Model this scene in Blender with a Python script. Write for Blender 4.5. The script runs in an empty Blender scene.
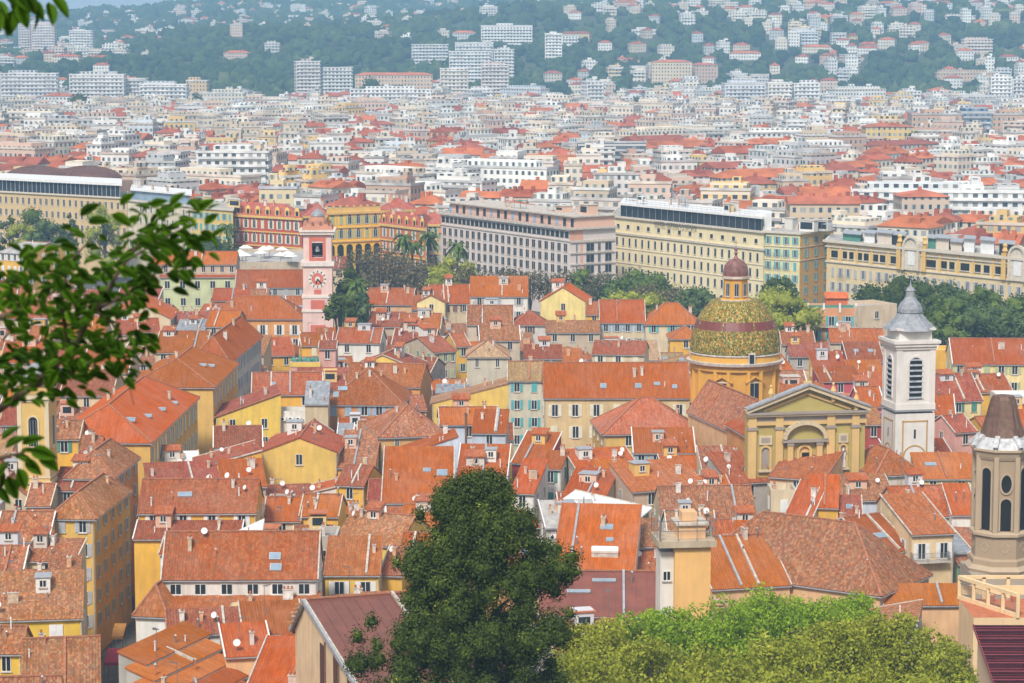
import bpy, math, random
import numpy as np
from mathutils import Vector
random.seed(7); rng = np.random.default_rng(7)
R = math.radians; PI = math.pi
sc = bpy.context.scene; col = sc.collection
# ------------------------------------------------------------------ camera
CAMZ = 80.0; F = 2540.0; PT = R(7.21); CP, SP = math.cos(PT), math.sin(PT)
cd = bpy.data.cameras.new('camera'); cam = bpy.data.objects.new('camera', cd); col.objects.link(cam)
cam.location = (0, 0, CAMZ); cam.rotation_euler = (PI/2 - PT, 0, 0)
cd.sensor_width = 36; cd.lens = F*36/1024; cd.clip_start = 0.5; cd.clip_end = 20000
cd.dof.use_dof = True; cd.dof.focus_distance = 380; cd.dof.aperture_fstop = 15
sc.camera = cam
def ray(u, v):
    dx, dy = (u-512)/F, (341.5-v)/F
    return dx, CP+dy*SP, -SP+dy*CP
def at_z(u, v, z):
    a, b, c = ray(u, v); t = (z-CAMZ)/c
    return Vector((a*t, b*t, z))
def at_y(u, v, Y):
    a, b, c = ray(u, v); t = Y/b
    return Vector((a*t, Y, CAMZ+c*t))
def proj(p):
    x, y, z = p[0], p[1], p[2]-CAMZ
    f = y*CP - z*SP; h = y*SP + z*CP
    return 512+F*x/f, 341.5-F*h/f
def ppm(Y): return F/Y
# ------------------------------------------------------------------ terrain
def sstep(a, b, x):
    t = np.clip((x-a)/(b-a), 0, 1); return t*t*(3-2*t)
NY = [-400, 3, 12, 40, 100, 150, 200, 240]; NZ = [78.2, 78.2, 74, 64, 44, 28, 10, 0]
def ground_z(X, Y):
    X = np.asarray(X, float); Y = np.asarray(Y, float)
    near = np.interp(Y, NY, NZ)
    u = 512+F*X/np.maximum(Y, 50)
    A = np.interp(u, [-400, 60, 140, 220, 420, 560, 800, 1500], [34, 42, 52, 64, 70, 84, 92, 96])
    B = np.interp(u, [-400, 100, 420, 600, 1500], [52, 44, 38, 62, 72])
    n = 5*np.sin(X*.006+1)*np.cos(Y*.004) + 3*np.sin(X*.017+Y*.011) + 2*np.sin(X*.031-Y*.023+2)
    far = sstep(1950, 3000, Y)*A + sstep(3400, 4600, Y)*B + n*sstep(2100, 2600, Y)
    return np.where(Y < 1000, near, far)
def gz(X, Y): return float(ground_z(X, Y))
# ------------------------------------------------------------------ mesh builder
class MB:
    def __init__(s): s.v = []; s.f = []; s.m = []; s.uv = []; s.mats = []; s.sm = []
    def mi(s, m):
        if m not in s.mats: s.mats.append(m)
        return s.mats.index(m)
    def face(s, pts, m, uv=None, sm=False):
        b = len(s.v); s.v.extend(tuple(p) for p in pts); s.f.append(tuple(range(b, b+len(pts)))); s.m.append(s.mi(m)); s.sm.append(sm)
        if uv is None:
            p0 = Vector(pts[0]); n = (Vector(pts[1])-p0).cross(Vector(pts[2])-p0)
            if abs(n.z) > .9*n.length: uv = [(p[0], p[1]) for p in pts]
            else:
                t = Vector((-n.y, n.x, 0)); t.normalize()
                uv = [(t.x*p[0]+t.y*p[1], p[2]) for p in pts]
        s.uv.extend(uv)
    def box(s, x0, x1, y0, y1, z0, z1, m, top=None):
        a = [(x0,y0,z0),(x1,y0,z0),(x1,y1,z0),(x0,y1,z0),(x0,y0,z1),(x1,y0,z1),(x1,y1,z1),(x0,y1,z1)]
        for q in ((0,1,5,4),(1,2,6,5),(2,3,7,6),(3,0,4,7),(3,2,1,0)): s.face([a[i] for i in q], m)
        s.face([a[i] for i in (4,5,6,7)], top or m)
    def bar(s, p, q, w, h, m):
        p, q = Vector(p), Vector(q); d = (q-p); 
        if d.length < 1e-6: return
        d.normalize(); up = Vector((0,0,1)) if abs(d.z) < .95 else Vector((1,0,0))
        a = d.cross(up).normalized()*w/2; b = a.cross(d).normalized()*h/2
        P = [p-a-b, p+a-b, p+a+b, p-a+b]; Q = [x+(q-p) for x in P]
        for i in range(4): s.face([P[i], P[(i+1)%4], Q[(i+1)%4], Q[i]], m)
        s.face(P[::-1], m); s.face(Q, m)
    def tube(s, pts, rads, m, n=6):
        pts = [Vector(p) for p in pts]; rings = []
        for i, p in enumerate(pts):
            d = (pts[min(i+1, len(pts)-1)]-pts[max(i-1, 0)]).normalized()
            up = Vector((0,0,1)) if abs(d.z) < .9 else Vector((1,0,0))
            a = d.cross(up).normalized(); b = a.cross(d)
            rings.append([p+(a*math.cos(2*PI*k/n)+b*math.sin(2*PI*k/n))*rads[i] for k in range(n)])
        for i in range(len(rings)-1):
            for k in range(n):
                s.face([rings[i][k], rings[i][(k+1)%n], rings[i+1][(k+1)%n], rings[i+1][k]], m, sm=True)
        s.face(rings[0][::-1], m); s.face(rings[-1], m)
    def lathe(s, prof, n, m, c=(0,0), ph=0, sx=1, sy=1, smooth=True, mf=None, capb=False):
        L = []
        for r, z in prof: L.append([(c[0]+sx*r*math.cos(ph+2*PI*k/n), c[1]+sy*r*math.sin(ph+2*PI*k/n), z) for k in range(n)])
        acc = 0
        for i in range(len(L)-1):
            dl = math.hypot(prof[i+1][0]-prof[i][0], prof[i+1][1]-prof[i][1])
            for k in range(n):
                mm = mf(i, k) if mf else m
                k2 = (k+1) % n; u0, u1 = k/n*40, (k+1)/n*40
                if prof[i+1][0] < 1e-4: s.face([L[i][k], L[i][k2], L[i+1][k]], mm, [(u0,acc),(u1,acc),(u0,acc+dl)], smooth)
                elif prof[i][0] < 1e-4: s.face([L[i][k], L[i+1][k2], L[i+1][k]], mm, [(u0,acc),(u1,acc+dl),(u0,acc+dl)], smooth)
                else: s.face([L[i][k], L[i][k2], L[i+1][k2], L[i+1][k]], mm, [(u0,acc),(u1,acc),(u1,acc+dl),(u0,acc+dl)], smooth)
            acc += dl
        if prof[-1][0] > 1e-4: s.face(L[-1], m)
        if capb and prof[0][0] > 1e-4: s.face(L[0][::-1], m)
    def mesh(s, name):
        me = bpy.data.meshes.new(name); me.from_pydata(s.v, [], s.f)
        for m in s.mats: me.materials.append(m)
        me.polygons.foreach_set('material_index', s.m); me.polygons.foreach_set('use_smooth', s.sm)
        uvl = me.uv_layers.new(name='UVMap'); uvl.data.foreach_set('uv', np.array(s.uv, dtype=np.float32).ravel())
        me.update(); return me
    def build(s, name, parent=None, color=None, loc=None, rz=0):
        if not s.f: return None
        return link(name, s.mesh(name), parent, color, loc, rz)
def link(name, me, parent=None, color=None, loc=None, rz=0):
    o = bpy.data.objects.new(name, me); col.objects.link(o)
    if parent is not None: o.parent = parent
    if color is not None: o.color = (*color[:3], 1)
    if loc is not None: o.location = loc
    if rz: o.rotation_euler = (0, 0, rz)
    return o
def empty(name, loc, rz=0):
    o = bpy.data.objects.new(name, None); col.objects.link(o); o.location = loc; o.rotation_euler = (0, 0, rz); o.empty_display_size = .5
    return o
def npmesh(name, V, Fq, mat, uv=None):
    """fast mesh of equal-sized faces from arrays"""
    me = bpy.data.meshes.new(name); n = Fq.shape[1]
    me.vertices.add(len(V)); me.vertices.foreach_set('co', V.astype(np.float32).ravel())
    me.loops.add(Fq.size); me.loops.foreach_set('vertex_index', Fq.astype(np.int32).ravel())
    me.polygons.add(len(Fq)); me.polygons.foreach_set('loop_start', (np.arange(len(Fq))*n).astype(np.int32))
    if isinstance(mat, (list, tuple)):
        for m in mat: me.materials.append(m)
    else: me.materials.append(mat)
    me.update(calc_edges=True); me.validate(); return me
# ------------------------------------------------------------------ naming
TOPS = []      # (object, base label, anchor point) labels are finished at the end
def tag(o, label=None, cat=None, group=None, kind=None):
    if label: o['label'] = label
    if cat: o['category'] = cat
    if group: o['group'] = group
    if kind: o['kind'] = kind
    return o
# ------------------------------------------------------------------ materials
def newmat(name):
    m = bpy.data.materials.new(name); m.use_nodes = True; nt = m.node_tree
    nt.nodes['Principled BSDF'].inputs['Specular IOR Level'].default_value = .08
    return m, nt, nt.nodes['Principled BSDF']
def N(nt, t, **k):
    n = nt.nodes.new(t)
    for a, b in k.items():
        if a.startswith('i_'): n.inputs[a[2:].replace('_', ' ')].default_value = b
        else: setattr(n, a, b)
    return n
def mixc(nt, a, b, fac, mode='MIX'):
    m = nt.nodes.new('ShaderNodeMix'); m.data_type = 'RGBA'; m.blend_type = mode
    for i, x in ((0, fac), (6, a), (7, b)):
        if hasattr(x, 'is_linked') or hasattr(x, 'links'): nt.links.new(x, m.inputs[i])
        else: m.inputs[i].default_value = (*x, 1) if isinstance(x, tuple) and len(x) == 3 else x
    return m.outputs[2]
def mth(nt, op, a, b=None, c=None):
    m = nt.nodes.new('ShaderNodeMath'); m.operation = op
    for i, x in enumerate((a, b, c)):
        if x is None: continue
        if hasattr(x, 'links'): nt.links.new(x, m.inputs[i])
        else: m.inputs[i].default_value = x
    return m.outputs[0]
def maprange(nt, x, a, b, c, d):
    m = nt.nodes.new('ShaderNodeMapRange'); nt.links.new(x, m.inputs[0])
    for i, q in enumerate((a, b, c, d)): m.inputs[i+1].default_value = q
    return m.outputs[0]
def objcoord(nt, rnd=True):
    tc = N(nt, 'ShaderNodeTexCoord'); oi = N(nt, 'ShaderNodeObjectInfo')
    va = N(nt, 'ShaderNodeVectorMath', operation='MULTIPLY_ADD'); nt.links.new(oi.outputs['Random'], va.inputs[0])
    va.inputs[1].default_value = (97, 61, 43) if rnd else (0, 0, 0); nt.links.new(tc.outputs['Object'], va.inputs[2])
    return va.outputs[0], oi
def noise(nt, vec, scale, detail=3, rough=.6):
    n = N(nt, 'ShaderNodeTexNoise'); n.inputs['Scale'].default_value = scale; n.inputs['Detail'].default_value = detail; n.inputs['Roughness'].default_value = rough
    if vec is not None: nt.links.new(vec, n.inputs['Vector'])
    return n.outputs[0]
def m_plaster(name, color=None, stain=.35, rough=.9):
    m, nt, b = newmat(name); L = nt.links.new
    vec, oi = objcoord(nt)
    base = oi.outputs['Color'] if color is None else None
    st = N(nt, 'ShaderNodeMapping'); L(vec, st.inputs[0]); st.inputs['Scale'].default_value = (1.2, 1.2, .16)
    n1 = maprange(nt, noise(nt, st.outputs[0], 1.3, 4), .42, .75, 0, stain)
    n2 = maprange(nt, noise(nt, vec, .35, 4), .35, .7, 0, stain*.9)
    c = color if base is None else base
    c1 = mixc(nt, c, (.34, .25, .16), n1)
    hs = N(nt, 'ShaderNodeHueSaturation'); L(c1, hs.inputs['Color']); L(maprange(nt, n2, 0, .4, 1.06, .78), hs.inputs['Value'])
    L(hs.outputs[0], b.inputs['Base Color']); b.inputs['Roughness'].default_value = rough
    bp = N(nt, 'ShaderNodeBump'); bp.inputs['Strength'].default_value = .25; bp.inputs['Distance'].default_value = .05; L(noise(nt, vec, 4, 4), bp.inputs['Height']); L(bp.outputs[0], b.inputs['Normal'])
    return m
def m_tile(name, mode):
    """roman tiles: one random tone per tile, dirt and lichen patches, faded areas; colour from the object"""
    m, nt, b = newmat(name); L = nt.links.new
    vec, oi = objcoord(nt); uv = N(nt, 'ShaderNodeUVMap'); sp = N(nt, 'ShaderNodeSeparateXYZ'); L(uv.outputs[0], sp.inputs[0])
    fu = mth(nt, 'FLOOR', mth(nt, 'DIVIDE', sp.outputs[0], .22)); fv = mth(nt, 'FLOOR', mth(nt, 'DIVIDE', sp.outputs[1], .3))
    cb = N(nt, 'ShaderNodeCombineXYZ'); L(fu, cb.inputs[0]); L(fv, cb.inputs[1]); L(oi.outputs['Random'], cb.inputs[2])
    wn = N(nt, 'ShaderNodeTexWhiteNoise'); L(cb.outputs[0], wn.inputs[0])
    big = noise(nt, vec, .22, 4); mid = noise(nt, vec, .9, 5, .7)
    amp = {'clean': .16, 'worn': .45, 'old': 1}[mode]
    hs = N(nt, 'ShaderNodeHueSaturation'); L(oi.outputs['Color'], hs.inputs['Color'])
    L(maprange(nt, wn.outputs[0], 0, 1, 1-.45*amp, 1+.5*amp), hs.inputs['Value'])
    L(maprange(nt, big, .3, .7, 1.08, 1-.2*amp-.04), hs.inputs['Saturation'])
    c = hs.outputs[0]
    ramp = N(nt, 'ShaderNodeValToRGB'); L(mth(nt, 'MULTIPLY', wn.outputs[0], 1.0), ramp.inputs[0])
    e = ramp.color_ramp; e.interpolation = 'CONSTANT'; e.elements[0].color = (.36, .20, .10, 1); e.elements[1].position = .22; e.elements[1].color = (.30, .085, .035, 1)
    for p, q in ((.5, (.44, .14, .055, 1)), (.68, (.44, .25, .14, 1)), (.8, (.13, .07, .045, 1)), (.9, (.42, .18, .08, 1))):
        x = e.elements.new(p); x.color = q
    c = mixc(nt, c, ramp.outputs[0], {'clean': .05, 'worn': .24, 'old': .5}[mode])
    c = mixc(nt, c, (.17, .115, .08), maprange(nt, mid, .52, .8, 0, {'clean': .30, 'worn': .55, 'old': .65}[mode]))
    c = mixc(nt, c, (.46, .25, .13), maprange(nt, noise(nt, vec, .5, 3), .55, .8, 0, .3*amp+.10))
    st = N(nt, 'ShaderNodeMapping'); L(uv.outputs[0], st.inputs[0]); st.inputs['Scale'].default_value = (2.2, .35, 1); hs2 = N(nt, 'ShaderNodeHueSaturation'); L(c, hs2.inputs['Color']); L(maprange(nt, noise(nt, st.outputs[0], 1.0, 3), .3, .7, .8, 1.2), hs2.inputs['Value']); c = hs2.outputs[0]
    L(c, b.inputs['Base Color']); b.inputs['Roughness'].default_value = .8
    jt = mth(nt, 'FRACT', mth(nt, 'DIVIDE', sp.outputs[1], .42))
    bp = N(nt, 'ShaderNodeBump'); bp.inputs['Strength'].default_value = .7; bp.inputs['Distance'].default_value = .05; L(jt, bp.inputs['Height']); L(bp.outputs[0], b.inputs['Normal'])
    return m
def m_simple(name, c, rough=.6, metal=0, var=.15, scale=1.5, objc=False, spec=.5):
    m, nt, b = newmat(name); L = nt.links.new; vec, oi = objcoord(nt)
    f = maprange(nt, noise(nt, vec, scale, 4), .3, .7, 1-var, 1+var)
    hs = N(nt, 'ShaderNodeHueSaturation'); L(f, hs.inputs['Value'])
    if objc: L(oi.outputs['Color'], hs.inputs['Color'])
    else: hs.inputs['Color'].default_value = (*c, 1)
    L(hs.outputs[0], b.inputs['Base Color']); b.inputs['Roughness'].default_value = rough; b.inputs['Metallic'].default_value = metal
    b.inputs['Specular IOR Level'].default_value = spec if rough < .6 else .08
    return m
def m_leaf(name, c0, c1, c2=None, scale=.5, rough=.6, trans=.0):
    m, nt, b = newmat(name); L = nt.links.new; vec, oi = objcoord(nt, False); g = N(nt, 'ShaderNodeNewGeometry')
    n = noise(nt, vec, scale, 3)
    f = mth(nt, 'ADD', mth(nt, 'MULTIPLY', g.outputs['Random Per Island'], .5), mth(nt, 'MULTIPLY', maprange(nt, n, .3, .7, 0, 1), .5))
    r = N(nt, 'ShaderNodeValToRGB'); L(f, r.inputs[0]); r.color_ramp.elements[0].color = (*c0, 1); r.color_ramp.elements[1].color = (*c1, 1)
    r.color_ramp.elements[0].position = .15; r.color_ramp.elements[1].position = .8
    if c2: e = r.color_ramp.elements.new(.97); e.color = (*c2, 1)
    L(r.outputs[0], b.inputs['Base Color']); b.inputs['Roughness'].default_value = rough; b.inputs['Specular IOR Level'].default_value = .12
    if trans:
        t = N(nt, 'ShaderNodeBsdfTranslucent'); L(r.outputs[0], t.inputs[0]); mx = N(nt, 'ShaderNodeMixShader'); mx.inputs[0].default_value = trans
        L(b.outputs[0], mx.inputs[1]); L(t.outputs[0], mx.inputs[2]); L(mx.outputs[0], nt.nodes['Material Output'].inputs[0])
    return m
def m_facade(name, attr=False, px=2.7, pz=3.1, ww=.95, wh=1.55, sh=.4, band=0, kind='win'):
    """far facades: real window grid in metres (UV), panes of different darkness, shutters; too small for geometry"""
    m, nt, b = newmat(name); L = nt.links.new
    uv = N(nt, 'ShaderNodeUVMap'); sp = N(nt, 'ShaderNodeSeparateXYZ'); L(uv.outputs[0], sp.inputs[0])
    vec, oi = objcoord(nt)
    if attr:
        at = N(nt, 'ShaderNodeAttribute'); at.attribute_name = 'Col'; base = at.outputs[0]
    else: base = oi.outputs['Color']
    u = mth(nt, 'DIVIDE', sp.outputs[0], px); v = mth(nt, 'DIVIDE', sp.outputs[1], pz)
    fu, fv = mth(nt, 'FRACT', mth(nt, 'ADD', u, 100)), mth(nt, 'FRACT', mth(nt, 'ADD', v, 100))
    cb = N(nt, 'ShaderNodeCombineXYZ'); L(mth(nt, 'FLOOR', u), cb.inputs[0]); L(mth(nt, 'FLOOR', v), cb.inputs[1]); L(oi.outputs['Random'], cb.inputs[2])
    wn = N(nt, 'ShaderNodeTexWhiteNoise'); L(cb.outputs[0], wn.inputs[0])
    au = mth(nt, 'ABSOLUTE', mth(nt, 'SUBTRACT', fu, .5)); av = mth(nt, 'ABSOLUTE', mth(nt, 'SUBTRACT', fv, .45))
    inw = mth(nt, 'MULTIPLY', mth(nt, 'LESS_THAN', au, ww/px/2), mth(nt, 'LESS_THAN', av, wh/pz/2))
    ins = mth(nt, 'MULTIPLY', mth(nt, 'LESS_THAN', au, (ww/2+sh)/px), mth(nt, 'LESS_THAN', av, wh/pz/2))
    c = mixc(nt, base, (.32, .28, .24), maprange(nt, noise(nt, vec, .12, 4), .45, .8, 0, .4))
    if sh: 
        shc = mixc(nt, (.50, .53, .50), (.24, .34, .34), wn.outputs[0])
        c = mixc(nt, c, shc, mth(nt, 'MULTIPLY', ins, .8))
    pane = mixc(nt, (.05, .06, .075), (.42, .42, .40), mth(nt, 'POWER', wn.outputs[0], 3.0))
    c = mixc(nt, c, pane, inw)
    if band:
        bd = mth(nt, 'GREATER_THAN', fv, 1-band/pz); c = mixc(nt, c, (.74, .73, .70), mth(nt, 'MULTIPLY', bd, .7))
    L(c, b.inputs['Base Color']); b.inputs['Roughness'].default_value = .75
    return m
M = {}
M['plaster'] = m_plaster('plaster'); M['stone'] = m_plaster('stone', stain=.55)
M['clean'] = m_tile('roof_tile_clean', 'clean'); M['worn'] = m_tile('roof_tile_worn', 'worn'); M['old'] = m_tile('roof_tile_old', 'old')
M['ridge'] = m_simple('ridge_tile', (.38, .16, .085), .85, var=.35, scale=3)
M['mortar'] = m_simple('mortar', (.52, .47, .41), .9, var=.3)
M['zinc'] = m_simple('zinc', (.42, .44, .47), .45, .3, var=.2)
M['zincroof'] = m_simple('zinc_roof', (.30, .315, .34), .5, .2, var=.35)
M['flat'] = m_simple('flat_roof', (.42, .40, .38), .9, var=.3, scale=.8)
M['glass'] = m_simple('window_glass', (.022, .028, .036), .25, 0, var=.5, scale=.2, spec=.3)
M['frame'] = m_simple('window_frame', (.70, .68, .64), .6)
M['stonef'] = m_simple('stone_surround', (.62, .56, .46), .8)
M['paint'] = m_simple('shutter_paint', (.5, .5, .5), .6, objc=True, var=.12)
M['ppaint'] = m_plaster('painted_wall', stain=.2)
M['white'] = m_simple('white_paint', (.78, .78, .77), .5, var=.1)
M['steel'] = m_simple('steel', (.25, .25, .26), .5, .5)
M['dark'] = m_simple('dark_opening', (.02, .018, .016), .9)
M['brickch'] = m_simple('chimney_render', (.55, .42, .32), .9, var=.3, objc=True)
M['pot'] = m_simple('clay_pot', (.50, .17, .08), .8, var=.2)
M['asphalt'] = m_simple('asphalt', (.05, .05, .052), .9, var=.3)
M['facade'] = m_facade('facade_windows'); M['facadeA'] = m_facade('facade_windows_far', True)
M['balc'] = m_facade('facade_balconies', False, 3.3, 3.0, 1.7, 1.4, 0, .9); M['balcA'] = m_facade('facade_balconies_far', True, 3.3, 3.0, 1.7, 1.4, 0, .9)
M['farroof'] = m_simple('far_roof', (.45, .14, .07), .85, var=.3, scale=.15, objc=True)
def attrmat(name, s):
    m, nt, b = newmat(name); at = N(nt, 'ShaderNodeAttribute'); at.attribute_name = 'Col'; vec, oi = objcoord(nt)
    hs = N(nt, 'ShaderNodeHueSaturation'); nt.links.new(at.outputs[0], hs.inputs['Color']); nt.links.new(maprange(nt, noise(nt, vec, s, 4), .3, .7, .75, 1.25), hs.inputs['Value'])
    nt.links.new(hs.outputs[0], b.inputs['Base Color']); b.inputs['Roughness'].default_value = .85; return m
M['farroofA'] = attrmat('far_roof_mass', .15)
M['bark'] = m_simple('bark', (.10, .075, .055), .95, var=.3)
# ------------------------------------------------------------------ palette (linear base colours) with the words used for them in labels
WALL = {'Y': ((.80,.46,.06),'yellow'), 'O': ((.66,.31,.09),'ochre'), 'P': ((.78,.48,.25),'peach'), 'C': ((.66,.54,.36),'cream'),
 'W': ((.74,.72,.68),'white'), 'B': ((.60,.66,.76),'pale blue'), 'K': ((.74,.40,.34),'pink'), 'R': ((.42,.07,.05),'dark red'), 'G': ((.44,.41,.37),'grey'),
 'N': ((.56,.60,.34),'pale green'), 'L': ((.78,.66,.32),'pale yellow'), 'X': ((.56,.46,.34),'beige'), 'D': ((.60,.28,.05),'deep ochre'), 'M': ((.55,.09,.12),'crimson')}
ROOF = {'o': ((.42,.10,.013),'clean','orange'), 'q': ((.37,.088,.014),'worn','worn orange'), 'm': ((.33,.115,.034),'old','mottled'), 'r': ((.30,.062,.026),'worn','dark red'),
 't': ((.42,.25,.12),'worn','tan'), 'b': ((.25,.072,.036),'metal','brown red'), 'z': ((.5,.5,.5),'zinc','grey'), 'w': ((.7,.7,.7),'white','white'), 'f': ((.4,.4,.4),'flat','flat')}
SHUT = {'green': (.10,.26,.20), 'blue': (.30,.42,.55), 'cream': (.70,.66,.52), 'white': (.75,.75,.74), 'teal': (.12,.42,.44), 'grey': (.42,.44,.46), 'lilac': (.52,.54,.68), 'brown': (.20,.11,.07), 'olive': (.42,.48,.26)}
EXPO = 0.5
# ------------------------------------------------------------------ window, chimney, dish ... templates
def win_mesh(w, h, arch=False, bars=True, fr='frame', surround=None):
    b = MB(); z = h/2
    if surround:
        for x0, x1, z0, z1 in ((-w/2-.16, -w/2, -z-.1, z+.16), (w/2, w/2+.16, -z-.1, z+.16), (-w/2, w/2, z, z+.16)): b.box(x0, x1, -.09, .0, z0, z1, M[surround])
    b.box(-w/2-.1, w/2+.1, -.16, 0, -z-.12, -z, M['mortar'])
    t = .07
    for x0, x1, z0, z1 in ((-w/2, -w/2+t, -z, z), (w/2-t, w/2, -z, z), (-w/2+t, w/2-t, z-t, z), (-w/2+t, w/2-t, -z, -z+t)): b.box(x0, x1, -.07, 0, z0, z1, M[fr])
    if bars: b.box(-.04, .04, -.06, 0, -z+t, z-t, M[fr])
    b.face([(-w/2+t, -.02, -z+t), (w/2-t, -.02, -z+t), (w/2-t, -.02, z-t), (-w/2+t, -.02, z-t)], M['glass'])
    if arch:
        pts = [(-w/2*math.cos(a), -.03, z+w/2*math.sin(a)) for a in [PI*k/8 for k in range(9)]]
        b.face(pts[::-1], M['glass']); 
        for p, q in zip(pts[:-1], pts[1:]): b.bar(p, q, .14, .1, M[fr])
    return b
_wm = {}
def window(parent, loc, rz, w=1.0, h=1.65, sh=None, closed=False, **k):
    key = ('w', w, h, tuple(sorted(k.items())))
    if key not in _wm: _wm[key] = win_mesh(w, h, **k).mesh('window')
    o = link('window', _wm[key], parent, None, loc, rz)
    if sh:
        kk = ('s', w, h)
        if kk not in _wm:
            b = MB(); b.box(-w/4+.01, w/4-.01, -.05, 0, -h/2, h/2, M['paint'])
            for i in range(5):
                z = -h/2+.12+i*(h-.24)/5; b.box(-w/4+.06, w/4-.06, -.065, -.05, z, z+(h-.24)/5-.06, M['paint'])
            _wm[kk] = b.mesh('shutter')
        for s in (-1, 1):
            link('shutter', _wm[kk], o, SHUT[sh], (s*w/4, -.09, 0) if closed else (s*(w/2+w/4+.03), -.03, 0))
    return o
def chimney(parent, x, y, z, kind=0, color=None, s=1.0):
    b = MB(); w, d, h = ((.5, .8, 1.5), (.45, .45, 1.1), (.6, 1.4, 1.3))[kind]; s *= .82; w *= s; d *= s; h *= s
    b.box(-w/2, w/2, -d/2, d/2, -1.0, h, M['brickch']); b.box(-w/2-.07, w/2+.07, -d/2-.07, d/2+.07, h, h+.1, M['mortar'])
    n = (2, 1, 3)[kind]
    for i in range(n):
        yy = (i-(n-1)/2)*.42
        b.lathe([(.11, h+.1), (.13, h+.45), (.10, h+.45)], 8, M['pot'], (0, yy))
    c = color or random.choice([(.55,.42,.30), (.60,.50,.42), (.62,.36,.20), (.66,.62,.58)])
    return b.build('chimney', parent, c, (x, y, z), random.choice((0, PI/2)))
_dish = None
def dish(parent, x, y, z, rz=-.6, s=1.0):
    global _dish
    if _dish is None:
        b = MB(); b.tube([(0,0,-.6), (0,0,1.3)], [.035, .035], M['steel'], 5)
        # tilted bowl: lathe then rotate
        t = MB(); t.lathe([(0,0), (.2,.02), (.38,.08), (.48,.15), (.49,.16), (.38,.10), (0,.03)], 14, M['white'])
        ca, sa = math.cos(1.15), math.sin(1.15)
        t.v = [(x_, -z_*sa+y_*ca*1.0-.1, z_*ca+y_*sa+1.25) for x_, y_, z_ in t.v]
        n = len(b.v); b.v += t.v; b.f += [tuple(i+n for i in f) for f in t.f]; mi = b.mi(M['white']); b.m += [mi]*len(t.f); b.uv += t.uv; b.sm += t.sm
        b.bar((0,-.1,1.25), (0,-.6,1.35), .03, .03, M['steel'])
        _dish = b.mesh('satellite_dish')
    o = link('satellite_dish', _dish, parent, None, (x, y, z), rz); o.scale = (s*.68, s*.68, s*.68); return o
_ant = None
def antenna(parent, x, y, z, h=3.0):
    global _ant
    if _ant is None:
        b = MB(); b.tube([(0,0,-.8), (0,0,3)], [.045, .03], M['steel'], 5); b.bar((-.1,0,2.9), (1.1,0,2.9), .04, .04, M['steel'])
        for i in range(7): b.bar((.05+i*.16,-.35+.03*i,2.93), (.05+i*.16,.35-.03*i,2.93), .025, .025, M['steel'])
        _ant = b.mesh('antenna')
    o = link('antenna', _ant, parent, None, (x, y, z), random.uniform(0, 3)); o.scale = (1, 1, h/3); return o
_sk = {}
def skylight(parent, x, y, z, ang, w=.9, h=1.2, axis='x', sgn=1):
    k = (w, h)
    if k not in _sk:
        b = MB(); b.box(-w/2, w/2, -h/2, h/2, -.05, .16, M['zinc'], top=M['zinc']); b.face([(-w/2+.1,-h/2+.1,.17), (w/2-.1,-h/2+.1,.17), (w/2-.1,h/2-.1,.17), (-w/2+.1,h/2-.1,.17)], M['skyglass']); _sk[k] = b.mesh('skylight')
    o = link('skylight', _sk[k], parent, None, (x, y, z)); o.rotation_euler = (ang, 0, 0) if axis == 'x' else (0, ang, 0); return o
M['skyglass'] = m_simple('skylight_glass', (.25, .34, .42), .08, 0, var=.2, scale=.5)
def acunit(parent, x, y, z, rz=0):
    b = MB(); b.box(-.45, .45, -.18, .18, 0, .62, M['white']); b.lathe([(.22,0), (.22,.02), (0,.02)], 12, M['dark'])
    n = 12*2; v0 = 24
    b.v[v0:] = [(x_-.12, -.185-z_, y_+.31) for x_, y_, z_ in b.v[v0:]]
    return b.build('air_conditioner', parent, None, (x, y, z), rz)
def railing(parent, pts, h=1.0, name='railing', mat='steel', step=.9, t=.05):
    b = MB()
    for p, q in zip(pts[:-1], pts[1:]):
        p, q = Vector(p), Vector(q); n = max(1, int((q-p).length/step))
        for i in range(n+1): a = p.lerp(q, i/n); b.bar(a, a+Vector((0,0,h)), t, t, M[mat])
        for hh in (h, h*.5): b.bar(p+Vector((0,0,hh)), q+Vector((0,0,hh)), t, t, M[mat])
    return b.build(name, parent)
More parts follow.
